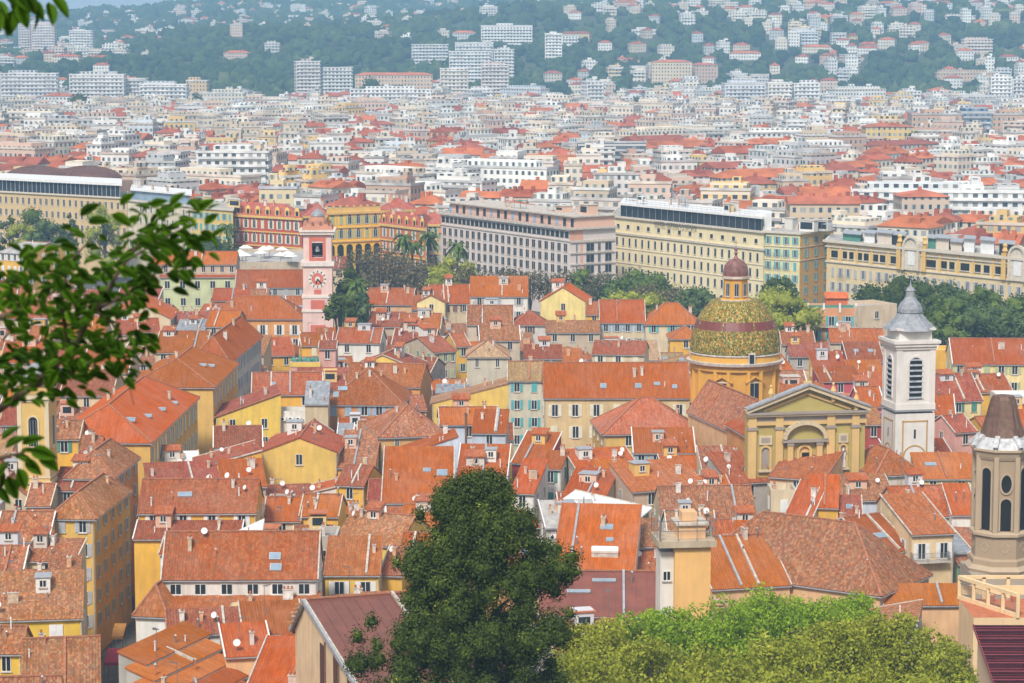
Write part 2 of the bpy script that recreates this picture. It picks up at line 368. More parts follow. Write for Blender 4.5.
# ------------------------------------------------------------------ roofs
def plane(b, O, U, V, prof, m, corr=True, th=.16, edge=None):
    O, U, V = Vector(O), Vector(U).normalized(), Vector(V).normalized(); Nn = U.cross(V)
    W = prof[-1][0]; us = [p[0] for p in prof]; vs = [p[1] for p in prof]
    if corr: per = .3; n = max(2, int(W/(per/2))); n += n % 2; S = [W*i/n for i in range(n+1)]
    else: S = list(us)
    S = sorted(set([round(x, 4) for x in S]+[round(x, 4) for x in us])); top = []; bot = []; uvb = []; uvt = []
    for i, u in enumerate(S):
        vt = float(np.interp(u, us, vs)); h = .09*(1-abs(((u/.3) % 1)*2-1)) if corr else 0
        a = O+U*u; bot.append(a+Nn*h); top.append(a+V*vt+Nn*h); uvb.append((u, 0)); uvt.append((u, vt))
    em = edge or m
    for i in range(len(S)-1):
        if uvt[i][1] < 1e-3: b.face([bot[i], bot[i+1], top[i+1]], m, [uvb[i], uvb[i+1], uvt[i+1]])
        elif uvt[i+1][1] < 1e-3: b.face([bot[i], bot[i+1], top[i]], m, [uvb[i], uvb[i+1], uvt[i]])
        else: b.face([bot[i], bot[i+1], top[i+1], top[i]], m, [uvb[i], uvb[i+1], uvt[i+1], uvt[i]])
        b.face([bot[i+1], bot[i], O+U*S[i]-Nn*th, O+U*S[i+1]-Nn*th], em)
    lo = [O+U*u-Nn*th for u in us]; hi = [O+U*u+V*v-Nn*th for u, v in prof]
    b.face(lo[::-1]+[h_ for h_, v in zip(hi, vs)] if vs[0] > 1e-3 else ([lo[-1], lo[0]]+[h_ for h_, v in zip(hi[1:-1], vs[1:-1])]), em)
    if vs[0] > 1e-3:
        b.face([lo[0], bot[0], top[0], hi[0]], em); b.face([bot[-1], lo[-1], hi[-1], top[-1]], em)
OCC = []
def rect_of(A, r, w, d): 
    c, s = math.cos(r), math.sin(r); return [(A[0]+c*x-s*y, A[1]+s*x+c*y) for x, y in ((0,0),(w,0),(w,d),(0,d))]
def overlap(P, Q, m=0.0):
    for T in (P, Q):
        for i in range(4):
            ex, ey = T[(i+1)%4][0]-T[i][0], T[(i+1)%4][1]-T[i][1]; l = math.hypot(ex, ey) or 1; nx, ny = -ey/l, ex/l
            a = [nx*p[0]+ny*p[1] for p in P]; c = [nx*p[0]+ny*p[1] for p in Q]
            if max(a) <= min(c)-m+1e-6 or max(c) <= min(a)-m+1e-6: return False
    return True
def house_at(A, r, w, d, ze, roof, rise, wall, rc, cols=0, rows=0, sh=None, lab=None, chim=1, dishes=0, sky=(), side=None, corr=True, name='town_house', fr=.5, ant=0, extra=None, closed=.25, base=None, wh=1.65, ww=1.0, cat='house', group='old town houses', verge=True, wcol=None, rcol=None, sp=None, ov=.35, first=1.25, fl=3.05, lone=None):
    """A: front left corner (x, y); r: turn of the front; ze: eave above sea level"""
    if name == 'town_house': name = {'g': 'gabled_house', 'x': 'gabled_house', 'h': 'hipped_roof_house', 'f': 'flat_roof_house'}.get(roof, 'lean_to_house')
    g = base if base is not None else min(gz(*p) for p in rect_of(A, r, w, d))-.5
    root = empty(name, (A[0], A[1], g), r); z = ze-g
    wc = wcol or tuple(np.clip(np.array(WALL[wall][0])*random.uniform(.9, 1.08), 0, 1)); rk = ROOF[rc]
    vv = random.uniform(.72, 1.12); rcl = rcol or tuple(np.clip(np.array(rk[0])*vv*np.array([random.uniform(.92, 1.06), random.uniform(.85, 1.3), random.uniform(.8, 1.6)]), 0, 1))
    PM = M['plaster']; b = MB(); o = ov; og = .12
    H = {'g': (0,0,0,0), 'x': (0,0,0,0), 's': (0,0,rise,rise), 'sl': (rise,0,0,rise), 'sr': (0,rise,rise,0), 'sb': (rise,rise,0,0), 'h': (0,0,0,0), 'f': (0,0,0,0)}[roof]
    FL, FR, BR, BL = (0,0,z+H[0]), (w,0,z+H[1]), (w,d,z+H[2]), (0,d,z+H[3])
    rg = [(0, fr*d, z+rise)] if roof == 'g' else []
    fa = [(0,0,0), (w,0,0), FR]+([(fr*w, 0, z+rise)] if roof == 'x' else [])+[FL]
    ba = [(w,d,0), (0,d,0), BL]+([(fr*w, d, z+rise)] if roof == 'x' else [])+[BR]
    ra = [(w,0,0), (w,d,0), BR]+([(w, fr*d, z+rise)] if roof == 'g' else [])+[FR]
    la = [(0,d,0), (0,0,0), FL]+([(0, fr*d, z+rise)] if roof == 'g' else [])+[BL]
    for f_ in (fa, ba, ra, la): b.face(f_, PM)
    if roof == 'f':
        t = .3; pi_ = [(t,t),(w-t,t),(w-t,d-t),(t,d-t)]; po = [(0,0),(w,0),(w,d),(0,d)]
        for i in range(4):
            j = (i+1) % 4
            b.face([(*po[i], z), (*po[j], z), (*pi_[j], z), (*pi_[i], z)], M['mortar'])
            b.face([(*pi_[i], z), (*pi_[j], z), (*pi_[j], z-.8), (*pi_[i], z-.8)], PM)
    wo = b.build('wall', root, wc); verge = verge and random.random() < .6; vmat = random.choice([M['mortar'], M['mortar'], M['ridge'], M['stonef'], M['white']])
    mt = {'metal': M['metalroof'], 'zinc': M['zincroof'], 'white': M['white'], 'flat': M['flat']}.get(rk[1]) or M[rk[1]]
    cr = corr and rk[1] in ('clean', 'worn', 'old'); q = MB(); vgs = []
    def rz(x, y):
        if roof == 'g': return z+rise*(y/(fr*d) if y < fr*d else (d-y)/((1-fr)*d))
        if roof == 'x': return z+rise*(x/(fr*w) if x < fr*w else (w-x)/((1-fr)*w))
        if roof == 's': return z+rise*y/d
        if roof == 'sb': return z+rise*(1-y/d)
        if roof == 'sl': return z+rise*(1-x/w)
        if roof == 'sr': return z+rise*x/w
        if roof == 'h': return z+rise*min(x, w-x, y, d-y)/(min(w, d)/2)
        return z-.75
    def ridge(p, q_): q.bar(Vector(p)+Vector((0,0,.05)), Vector(q_)+Vector((0,0,.05)), .28, .14, M['ridge'])
    def vb(p, q_):
        vg = MB(); vgs.append(vg); vg.bar(Vector(p)+Vector((0,0,.04)), Vector(q_)+Vector((0,0,.04)), .15, .18, vmat)
    def rect(O, U, V, wd, ln):
        V = Vector(V).normalized(); O = Vector(O)-V*o; plane(q, O, U, V, [(0, ln+o), (wd, ln+o)], mt, cr)
        if verge:
            U = Vector(U); Nn = U.cross(V)*.03
            vb(O+Nn, O+V*(ln+o)+Nn); vb(O+U*wd+Nn, O+U*wd+V*(ln+o)+Nn)
        g_ = O-Vector((0,0,.12)); q.bar(g_, g_+Vector(U)*wd, .14, .12, M['zinc'])
        if rk[1] == 'metal':
            n = int(wd/1.1)
            for i in range(1, n): a = O+Vector(U)*(i*wd/n); q.bar(a, a+V*(ln+o), .06, .1, mt)
    if roof == 'g':
        a, c = fr*d, (1-fr)*d
        rect((-og,0,z), (1,0,0), (0,a,rise), w+2*og, math.hypot(a, rise)); rect((w+og,d,z), (-1,0,0), (0,-c,rise), w+2*og, math.hypot(c, rise)); ridge((-og,a,z+rise+.06), (w+og,a,z+rise+.06))
    elif roof == 'x':
        a, c = fr*w, (1-fr)*w
        rect((0,d+og,z), (0,-1,0), (a,0,rise), d+2*og, math.hypot(a, rise)); rect((w,-og,z), (0,1,0), (-c,0,rise), d+2*og, math.hypot(c, rise)); ridge((a,-og,z+rise+.06), (a,d+og,z+rise+.06))
    elif roof == 's': rect((-og,0,z), (1,0,0), (0,d,rise), w+2*og, math.hypot(d, rise)+.1)
    elif roof == 'sb': rect((w+og,d,z), (-1,0,0), (0,-d,rise), w+2*og, math.hypot(d, rise)+.1)
    elif roof == 'sl': rect((w,-og,z), (0,1,0), (-w,0,rise), d+2*og, math.hypot(w, rise)+.1)
    elif roof == 'sr': rect((0,d+og,z), (0,-1,0), (w,0,rise), d+2*og, math.hypot(w, rise)+.1)
    elif roof == 'h':
        s = rise/(min(w, d)/2); z0 = z-s*o; hd = min(w, d)/2+o; W, D = w+2*o, d+2*o; L_ = math.hypot(hd, s*hd); V = Vector((0,1,s)).normalized(); eps = 1e-3
        def pr(l, tri): return [(0,0), (l/2,L_), (l,0)] if tri else [(0,0), (hd,L_), (l-hd,L_), (l,0)]
        tw, td = W <= 2*hd+eps, D <= 2*hd+eps
        plane(q, (-o,-o,z0), (1,0,0), (0,1,s), pr(W, tw), mt, cr); plane(q, (w+o,d+o,z0), (-1,0,0), (0,-1,s), pr(W, tw), mt, cr)
        plane(q, (w+o,-o,z0), (0,1,0), (-1,0,s), pr(D, td), mt, cr); plane(q, (-o,d+o,z0), (0,-1,0), (1,0,s), pr(D, td), mt, cr)
        zt = z0+s*hd+.04; r0 = (-o+hd, -o+hd, zt); r1 = (w+o-hd, d+o-hd, zt)
        for c_, t_ in (((-o,-o), r0), ((w+o,-o), (w+o-hd, -o+hd, zt)), ((w+o,d+o), r1), ((-o,d+o), (-o+hd, d+o-hd, zt))): ridge((c_[0], c_[1], z0+.05), t_)
        ridge(r0, r1)
        for p_, q2 in (((-o,-o), (w+o,-o)), ((w+o,-o), (w+o,d+o)), ((-o,d+o), (-o,-o))): q.bar((*p_, z0-.12), (*q2, z0-.12), .14, .12, M['zinc'])
    else: q.box(.3, w-.3, .3, d-.3, z-1.0, z-.8, mt)
    ro = q.build('roof', root, rcl)
    for vg in vgs: vg.build('verge', ro)
    if roof != 'f' and w > 3:
        for i in range(random.choice((0, 1, 1, 2)) if w > 5 else random.choice((0, 1))):     # raised party walls, pipes, patched strips
            x = random.uniform(.2, .8)*w
            if roof in ('g', 's') and random.random() < .55:
                pw = MB(); y1 = fr*d if roof == 'g' else d; pw.bar((x, -.1, rz(x, 0)+.12), (x, y1, rz(x, y1*.999)+.12), .26, .34, random.choice([M['mortar'], M['mortar'], M['ridge'], M['zinc']])); pw.build('party_wall', ro)
        for i in range(random.choice((0, 1, 2, 3))):
            x, y = random.uniform(.08, .92)*w, random.uniform(.08, .5)*d; pv = MB(); h_ = random.uniform(.5, 1.3); pv.tube([(x, y, rz(x, y)-.1), (x, y, rz(x, y)+h_)], [.08, .08], random.choice([M['white'], M['steel'], M['pot']]), 6); pv.lathe([(.16, rz(x, y)+h_), (.02, rz(x, y)+h_+.16)], 6, M['zinc'], (x, y)); pv.build('vent_pipe', ro)
    if cols and z > 5:
        for x in ((.12, w-.12) if w > 9 else (w-.12,)):
            dp = MB(); dp.bar((x, -.08, 0), (x, -.08, z+min(H[0], H[1])-.3), .11, .11, random.choice([M['zinc'], M['mortar']])); dp.build('drainpipe', root)
    # windows
    cx, cy = A[0]+w/2*math.cos(r), A[1]+w/2*math.sin(r); view = math.atan2(cx, cy)
    def row(face, n, nr, L_, zz):
        for k in range(nr):
            zc = zz-first-fl*k
            if zc < 1.5: break
            for i in range(n):
                t = L_*(i+.5)/n+random.uniform(-.1, .1)
                loc, ang = {'f': ((t, 0, zc), 0), 'r': ((w, t, zc), PI/2), 'l': ((0, L_-t, zc), -PI/2)}[face]
                wh_ = wh if L_/n > 1.5 or True else wh
                window(root, loc, ang, min(ww, L_/n*.45), wh_, sh, closed=random.random() < closed)
    def ct(o_): return o_
    if cols: row('f', cols, rows, w, min(z+H[0], z+H[1]) if roof != 'f' else z-.9)
    if side is None: side = max(1, int(d/4.2)) if cols else 0
    # a side is seen when its normal turns towards the camera
    vx, vy = cx, cy
    if side and (math.cos(r)*vx+math.sin(r)*vy) < 0: row('r', side, rows, d, min(z+H[1], z+H[2]) if roof != 'f' else z-.9)
    elif side: row('l', side, rows, d, min(z+H[0], z+H[3]) if roof != 'f' else z-.9)
    for i in range(chim):
        if w < 2.4: break
        x, y = random.uniform(.12, .88)*w, random.uniform(.25, .75)*d
        chimney(ro, x, y, rz(x, y), random.choice((0, 1, 1, 2)))
    for i in range(dishes):
        x, y = random.uniform(.1, .9)*w, random.uniform(.1, .7)*d; dish(ro, x, y, rz(x, y), random.uniform(-.9, .3), random.uniform(.9, 1.25))
    for i in range(ant):
        x, y = random.uniform(.2, .8)*w, random.uniform(.4, .8)*d; antenna(ro, x, y, rz(x, y), random.uniform(2.5, 4))
    for (fx, fy, *sz) in sky:
        x, y = fx*w, fy*d
        if roof in ('g', 's', 'h'): a_ = math.atan2(rise, {'g': fr*d, 's': d, 'h': min(w, d)/2}[roof]); skylight(ro, x, y, rz(x, y)+.08, a_, *(sz or ()))
        elif roof == 'x': skylight(ro, x, y, rz(x, y)+.08, -math.atan2(rise, fr*w) if x < fr*w else math.atan2(rise, (1-fr)*w), *(sz or ()), axis='y')
        elif roof in ('sl', 'sr'): skylight(ro, x, y, rz(x, y)+.08, math.atan2(rise, w)*(1 if roof == 'sl' else -1), *(sz or ()), axis='y')
    OCC.append((rect_of(A, r, w, d), z+g))
    shw = f', {sh} shutters' if sh and cols else ''
    lb = lab or f'{WALL[wall][1]} house, {rk[2]} roof{shw}'
    mid = (A[0]+math.cos(r)*w/2-math.sin(r)*d*.3, A[1]+math.sin(r)*w/2+math.cos(r)*d*.3, ze+rise*.4)
    tag(root, lb, cat, group); TOPS.append((root, lb, mid, lab is None if lone is None else lone))
    root['_rz'] = 0; del root['_rz']
    return root, wo, ro, rz, w, d, z
M['metalroof'] = m_simple('sheet_metal_roof', (.3, .08, .06), .5, 0, var=.18, scale=.6, objc=True)
def H(x0, x1, y, z, d, r, roof, rise, wall, rc, cols=0, rows=0, sh=None, w=None, **k):
    """x0, x1, y: where the left and right end of the front eave come out of the survey; z: eave level"""
    A = at_z(x0, y, z); rr = R(r); c, s = math.cos(rr), math.sin(rr)
    if w is None:
        lo, hi = .3, 200
        for _ in range(40):
            mdl = (lo+hi)/2
            if proj((A.x+mdl*c, A.y+mdl*s, z))[0] < x1: lo = mdl
            else: hi = mdl
        w = lo
    return house_at((A.x, A.y), rr, w, d, z, roof, rise, wall, rc, cols, rows, sh, **k)
# ================================================================== LANDMARKS
def wspan(x0, x1, y, z, r):
    A = at_z(x0, y, z); c, s = math.cos(r), math.sin(r); lo, hi = .3, 300
    for _ in range(40):
        m_ = (lo+hi)/2
        if proj((A.x+m_*c, A.y+m_*s, z))[0] < x1: lo = m_
        else: hi = m_
    return A, lo
def rot_of(x0, y0, x1, y1, z):
    a, b = at_z(x0, y0, z), at_z(x1, y1, z); return a, math.atan2(b.y-a.y, b.x-a.x), (b-a).length
def top(root, label, cat, anchor, group=None):
    tag(root, label, cat, group); TOPS.append((root, label, anchor, False)); return root
def occ(A, r, w, d, z): OCC.append((rect_of(A, r, w, d), z))
def arch_face(b, x0, x1, z0, z1, y, m, n=10):
    w = (x1-x0)/2; c = (x0+x1)/2; zc = z1-w
    b.face([(x0, y, z0), (x1, y, z0)]+[(c+w*math.cos(PI*k/n), y, zc+w*math.sin(PI*k/n)) for k in range(n+1)], m)
def arch_trim(b, x0, x1, z0, z1, y, t, m, dep=.12, n=12, legs=True):
    w = (x1-x0)/2; c = (x0+x1)/2; zc = z1-w; P = [(c+w*math.cos(PI*k/n), y, zc+w*math.sin(PI*k/n)) for k in range(n+1)]
    if legs: P = [(x1, y, z0)]+P+[(x0, y, z0)]
    for p, q in zip(P[:-1], P[1:]): b.bar(p, q, dep, t, m)
def paint(key, c): 
    if key not in M: M[key] = m_plaster(key, (*c, 1), stain=.22)
    return M[key]
# ---------------- pink clock tower
def clock_tower():
    Y = 540.; s = 6.2; c = at_y(317.5, 270, Y); X = c.x; zz = lambda v: at_y(317, v, Y).z
    r = R(2); root = empty('clock_tower', (X, Y, -.5), r); h = s/2; pk = paint('tower_pink', (.76,.55,.50)); rd = paint('tower_red', (.62,.17,.12)); wt = paint('tower_trim', (.74,.68,.63)); ter = paint('tower_terracotta', (.50,.23,.15))
    def lv(v): return zz(v)+.5
    b = MB(); b.box(-h-.15, h+.15, -.15, s+.15, 0, lv(297), pk); b.box(-h, h, 0, s, lv(297), lv(266), pk)
    g = 1.15   # belfry: four piers and the wall above the arch
    z0, z1 = lv(262), lv(234)
    b.box(-h+.1, -g, .1, s-.1, z0, z1, pk); b.box(g, h-.1, .1, s-.1, z0, z1, pk); b.box(-g, g, .1, s-.1, lv(243), z1, pk)
    b.box(-g, g, .1, s-.1, z0-.3, z0+.9, pk)
    b.build('shaft', root)
    t = MB()
    for v, e, th in ((311, .35, .5), (297, .3, .5), (264, .45, .9), (266, .25, .5), (233, .5, .7), (231, .75, .4)): z = lv(v); t.box(-h-e, h+e, -e, s+e, z-th/2, z+th/2, wt)
    t.build('cornice', root)
    p = MB()
    z0, z1 = lv(262)+.3, lv(237)
    for x0, x1 in ((-1.75, -g-.02), (g+.02, 1.75)): p.box(x0, x1, .0, .1, z0, z1, rd)
    p.box(-g, g, .0, .1, lv(241), z1, rd); p.box(-g, g, .0, .1, z0, z0+.6, rd)
    p.box(-1.5, 1.5, -.19, -.1, lv(309), lv(300), rd); p.box(-.75, .75, -.08, 0, lv(294), lv(289.5), rd); p.box(-1.6, 1.6, -.22, -.1, lv(340), lv(325), rd)
    p.build('red_panel', root)
    q = MB(); q.box(-g, g, s*.55, s*.6, z0+.9, lv(243), M['dark']); q.build('belfry_shade_panel', root)  # dark panel added to stand for the shade inside the open belfry
    bl = MB(); zb = lv(249); bl.lathe([(.62, zb-.6), (.5, zb-.3), (.38, zb+.3), (.3, zb+.6), (0, zb+.75)], 12, M['steel'], (0, 1.2)); bl.box(-1.1, 1.1, 1.1, 1.3, zb+.7, zb+.85, M['steel']); bl.build('bell', root)
    ck = MB(); zc = lv(279); n = 28
    def disk(rr, y, m): ck.face([(rr*math.cos(2*PI*k/n), y, zc+rr*math.sin(2*PI*k/n)) for k in range(n)], m)
    disk(2.0, -.06, wt); disk(1.3, -.1, rd); disk(.55, -.12, wt)
    for k in range(n): ck.face([(2.0*math.cos(2*PI*j/n), yy, zc+2.0*math.sin(2*PI*j/n)) for j, yy in ((k, 0), (k+1, 0), (k+1, -.06), (k, -.06))], wt)
    for k in range(12):
        a = 2*PI*k/12; ck.bar((1.42*math.sin(a), -.13, zc+1.42*math.cos(a)), (1.85*math.sin(a), -.13, zc+1.85*math.cos(a)), .06, .16, M['dark'])
    ck.build('clock_face', root)
    for a, l in ((R(200), 1.0), (R(140), 1.3)):
        q = MB(); q.bar((0, -.17, zc), (l*math.sin(a), -.17, zc+l*math.cos(a)), .05, .24, M['dark']); q.build('clock_hand', root)
    q = MB()   # stepped roof and cupola
    def sq(prof, m): q.lathe(prof, 4, m, (0, h), PI/4, smooth=False)
    k2 = math.sqrt(2)
    sq([(h*k2+.4, lv(231)), (h*k2*.98, lv(226)), (h*k2*.80, lv(225))], ter)
    for i in range(4):
        for sg in (-1, 1):
            for f_ in ((-1, 1) if i else (0,)): q.box(-h+.1+i*1.75, -h+.65+i*1.75, h+sg*h-.3*sg-.2, h+sg*h-.3*sg+.2, lv(226), lv(222.5), ter)
    q.lathe([(2.2, lv(226)), (2.0, lv(221)), (1.5, lv(218)), (1.35, lv(216.5))], 8, ter, (0, h))
    q.build('roof', root)
    d = MB(); d.lathe([(1.5, lv(217)), (1.4, lv(215)), (.95, lv(212.5)), (.3, lv(210.5)), (.12, lv(208)), (0, lv(206))], 12, M['zincroof'], (0, h)); d.build('cupola', root)
    top(root, 'pink square clock tower with red clock face and open bell arch', 'clock tower', (X, Y, 30)); occ((X-h, Y), 0, s, s, 40)
clock_tower()
# ---------------- cathedral: dome, nave roof, front, bell tower
def dome():
    Y = 392.; och = paint('dome_ochre', (.66,.35,.06)); wt = M['mortar']; X = at_y(735, 345, Y).x
    z = lambda v: at_y(735, v, Y-6).z
    root = empty('cathedral_dome', (X, Y, -.5), 0); k = lambda v: z(v)+.5; Rr = 46/F*Y
    b = MB(); b.lathe([(Rr*.93, k(520)), (Rr*.93, k(371))], 16, och, ph=PI/16, smooth=False)
    for i in range(8):      # paired pilasters and blind arches around the drum
        for o in (-.16, .16):
            a = PI/8+i*PI/4+o; cx, cy = math.cos(a), math.sin(a); R2 = Rr*.94
            b.bar((R2*cx, R2*cy, k(410)), (R2*cx, R2*cy, k(372)), .55, .55, och)
    b.build('drum', root)
    c = MB()
    c.lathe([(Rr*.93, k(373)), (Rr*.98, k(372)), (Rr*.98, k(368)), (Rr*1.06, k(366)), (Rr*1.07, k(363.5)), (Rr*1.0, k(363)), (Rr*.97, k(358)), (Rr*1.0, k(356.5)), (Rr*.96, k(355))], 32, och, mf=lambda i, q: wt if i in (3, 4, 6, 7) else och)
    c.build('cornice', root)
    # tiled shell: small coloured scales, red band
    m, nt, bs = newmat('dome_scales'); L = nt.links.new; uv = N(nt, 'ShaderNodeUVMap'); mp = N(nt, 'ShaderNodeMapping'); L(uv.outputs[0], mp.inputs[0]); mp.inputs['Scale'].default_value = (3.4, 2.6, 1)
    vo = N(nt, 'ShaderNodeTexVoronoi'); vo.inputs['Scale'].default_value = 1.6; L(mp.outputs[0], vo.inputs['Vector']); sx = N(nt, 'ShaderNodeSeparateColor'); L(vo.outputs['Color'], sx.inputs[0])
    rp = N(nt, 'ShaderNodeValToRGB'); L(sx.outputs[0], rp.inputs[0]); e = rp.color_ramp; e.interpolation = 'CONSTANT'; e.elements[0].color = (.10,.10,.025,1); e.elements[1].position = .3; e.elements[1].color = (.36,.22,.035,1)
    for p, q in ((.55, (.22,.21,.05,1)), (.72, (.45,.17,.05,1)), (.80, (.10,.15,.05,1)), (.9, (.50,.42,.14,1))): x = e.elements.new(p); x.color = q
    L(rp.outputs[0], bs.inputs['Base Color']); bs.inputs['Roughness'].default_value = .55
    band = m_simple('dome_band', (.17,.035,.025), .5); v = MB(); vs = [355, 350, 344, 338, 333, 331.5, 323, 321.5, 316, 311, 307, 304]
    zt, zb = k(301), k(356); prof = []
    for vv in vs:
        zz_ = k(vv); t = (zz_-zb)/(k(296)-zb); prof.append((Rr*.985*math.sqrt(max(0, 1-t**2.1))**1.0, zz_))
    v.lathe(prof, 40, m, mf=lambda i, q: band if i == 5 else m)
    v.build('tiled_shell', root)
    q = MB(); a0 = -PI/2
    for i in range(8):
        a = a0+PI/8+i*PI/4
        for (r0, z0), (r1, z1) in zip(prof[:-1], prof[1:]): q.bar((r0*math.cos(a), r0*math.sin(a), z0), (r1*math.cos(a), r1*math.sin(a), z1), .16, .12, m)
    q.build('shell_rib', root)
    rl = 13/F*Y; l = MB(); l.lathe([(rl*1.3, k(306)), (rl*1.25, k(303)), (rl*.98, k(302)), (rl*.95, k(284)), (rl*1.12, k(282)), (rl*1.12, k(279.5))], 8, och, ph=PI/8, smooth=False, mf=lambda i, q_: wt if i in (0, 4) else och)
    for i in range(8):
        a = a0+i*PI/4; x, y = rl*.93*math.cos(a), rl*.93*math.sin(a)
        window(root, (x*.99, y*.99, k(293)), a+PI/2, .7, 2.0, fr='zinc')
    l.build('lantern', root)
    cu = MB(); pur = m_simple('cupola_scales', (.20,.085,.07), .45, var=.4, scale=2)
    cu.lathe([(rl*.98, k(280)), (rl*.98, k(275)), (rl*.88, k(269)), (rl*.6, k(264.5)), (rl*.2, k(262)), (.14, k(259)), (.3, k(256.5)), (.12, k(254.5)), (.34, k(253)), (.1, k(251)), (0, k(250))], 16, pur); cu.bar((0,0,k(251)), (0,0,k(243)), .07, .07, M['steel']); cu.bar((-.35,0,k(246)), (.35,0,k(246)), .07, .07, M['steel']); cu.build('cupola', root)
    for i, u in ((0, -.36), (1, .38)):
        for vv in (392,):
            a = math.asin(u)-PI/2
            window(root, (Rr*.925*math.cos(a)*.995, Rr*.925*math.sin(a)*.995, k(394)), a+PI/2, 1.7, 3.4, fr='zinc', surround='stonef')
            t = MB(); 
            for s_ in (-1, 1):
                ca, sa = math.cos(a), math.sin(a); P = Vector((Rr*.96*ca, Rr*.96*sa, k(376.5))); T = Vector((-sa, ca, 0)); t.bar(P, P+T*s_*1.6+Vector((0,0,-.9)), .35, .25, och)
            t.build('window_hood', root)
    # small oval dormer on the shell
    w = MB(); a = math.asin(.28)-PI/2; P = Vector((Rr*1.0*math.cos(a), Rr*1.0*math.sin(a), 0)); w.box(P.x-.55, P.x+.55, P.y-.25, P.y+1.6, k(364), k(352.5), M['mortar']); w.face([(P.x-.35, P.y-.27, k(363)), (P.x+.35, P.y-.27, k(363)), (P.x+.35, P.y-.27, k(354)), (P.x-.35, P.y-.27, k(354))], M['glass']); w.build('dormer', root)
    top(root, 'ochre church dome covered in green and yellow tile scales with a red band', 'dome', (X, Y, 30)); occ((X-Rr, Y-Rr), 0, 2*Rr, 2*Rr, 38)
dome()
def bell_tower():
    Y = 368.; r = R(11.3); cx = at_y(896.5, 400, Y); s = 5.75; z = lambda v: at_y(905, v, Y).z+.5
    root = empty('bell_tower', (cx.x, cx.y, -.5), r); wh = paint('tower_white', (.72,.69,.65)); och = paint('ochre_trim', (.50,.30,.11)); gy = paint('grey_ledge', (.28,.28,.29))
    b = MB(); b.box(-.15, s+.15, -.15, s+.15, 0, z(414), wh); b.box(0, s, 0, s, z(412), z(344), wh); b.build('shaft', root)
    c = MB(); c.box(-.35, s+.35, -.35, s+.35, z(412), z(410), gy)
    for v0, v1, e in ((410, 404, .2), (350, 347, .25), (347, 344, .5), (344, 341, .7), (331, 329, .1)): c.box(-e, s+e, -e, s+e, z(v0), z(v1), wh)
    for (x, y) in ((0,0), (s,0), (0,s)):
        c.box(x-.12 if x == 0 else x-.75, x+.75 if x == 0 else x+.12, y-.12 if y == 0 else y-.75, y+.75 if y == 0 else y+.12, z(404), z(350), wh)
    c.build('cornice', root)
    a = MB(); a.box(.35, s-.35, .35, s-.35, z(341), z(330), wh); a.build('attic', root)
    for f_ in (0, 1):
        q = MB(); ww = 1.12; m_ = s/2; P = lambda x, y, zz: (x, y, zz) if not f_ else (y, s-x, zz)
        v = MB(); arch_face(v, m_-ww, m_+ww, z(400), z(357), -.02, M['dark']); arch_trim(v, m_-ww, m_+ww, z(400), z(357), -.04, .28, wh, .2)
        zz = z(399)
        while zz < z(360):
            hw = ww if zz < z(357)-ww else math.sqrt(max(0, ww*ww-(zz-(z(357)-ww))**2)); v.face([(m_-hw, -.22, zz), (m_+hw, -.22, zz), (m_+hw, -.04, zz+.26), (m_-hw, -.04, zz+.26)], M['zincroof']); zz += .8
        v.v = [P(*p) for p in v.v]; v.build('louvred_arch', root)
        t = MB(); z0, z1 = z(470), z(421); y = -.2
        for x0, x1, a0, a1 in ((.9, 1.12, z0, z1), (s-1.12, s-.9, z0, z1), (.9, s-.9, z1-.22, z1)): t.box(x0, x1, y, -.15, a0, a1, och)
        arch_trim(t, 1.15, s-1.15, z(475), z(446), -.17, .22, och, .06, legs=False); t.face([(m_-.15, -.17, z(439)), (m_+.15, -.17, z(439)), (m_+.15, -.17, z(430)), (m_-.15, -.17, z(430))], M['dark'])
        t.v = [P(*p) for p in t.v]; t.build('painted_panel', root)
    k2 = math.sqrt(2)/2*s; sp = MB()
    sp.lathe([(k2*.99, z(331.5)), (k2*.92, z(329)), (k2*.74, z(325)), (k2*.56, z(320)), (k2*.42, z(315.5)), (k2*.46, z(314.5)), (k2*.44, z(311)), (k2*.36, z(306)), (k2*.24, z(302)), (k2*.17, z(299)), (k2*.16, z(294)), (k2*.18, z(293)), (k2*.14, z(290.5)), (k2*.05, z(289)), (.05, z(284)), (0, z(281))], 8, M['zincroof'], (s/2, s/2), PI/8+PI/8*0, smooth=False)
    sp.build('spire', root)
    top(root, 'tall white square bell tower with louvred arches and grey bell shaped spire', 'bell tower', (cx.x+2.5, cx.y, 28)); occ((cx.x, cx.y), r, s, s, 42)
bell_tower()
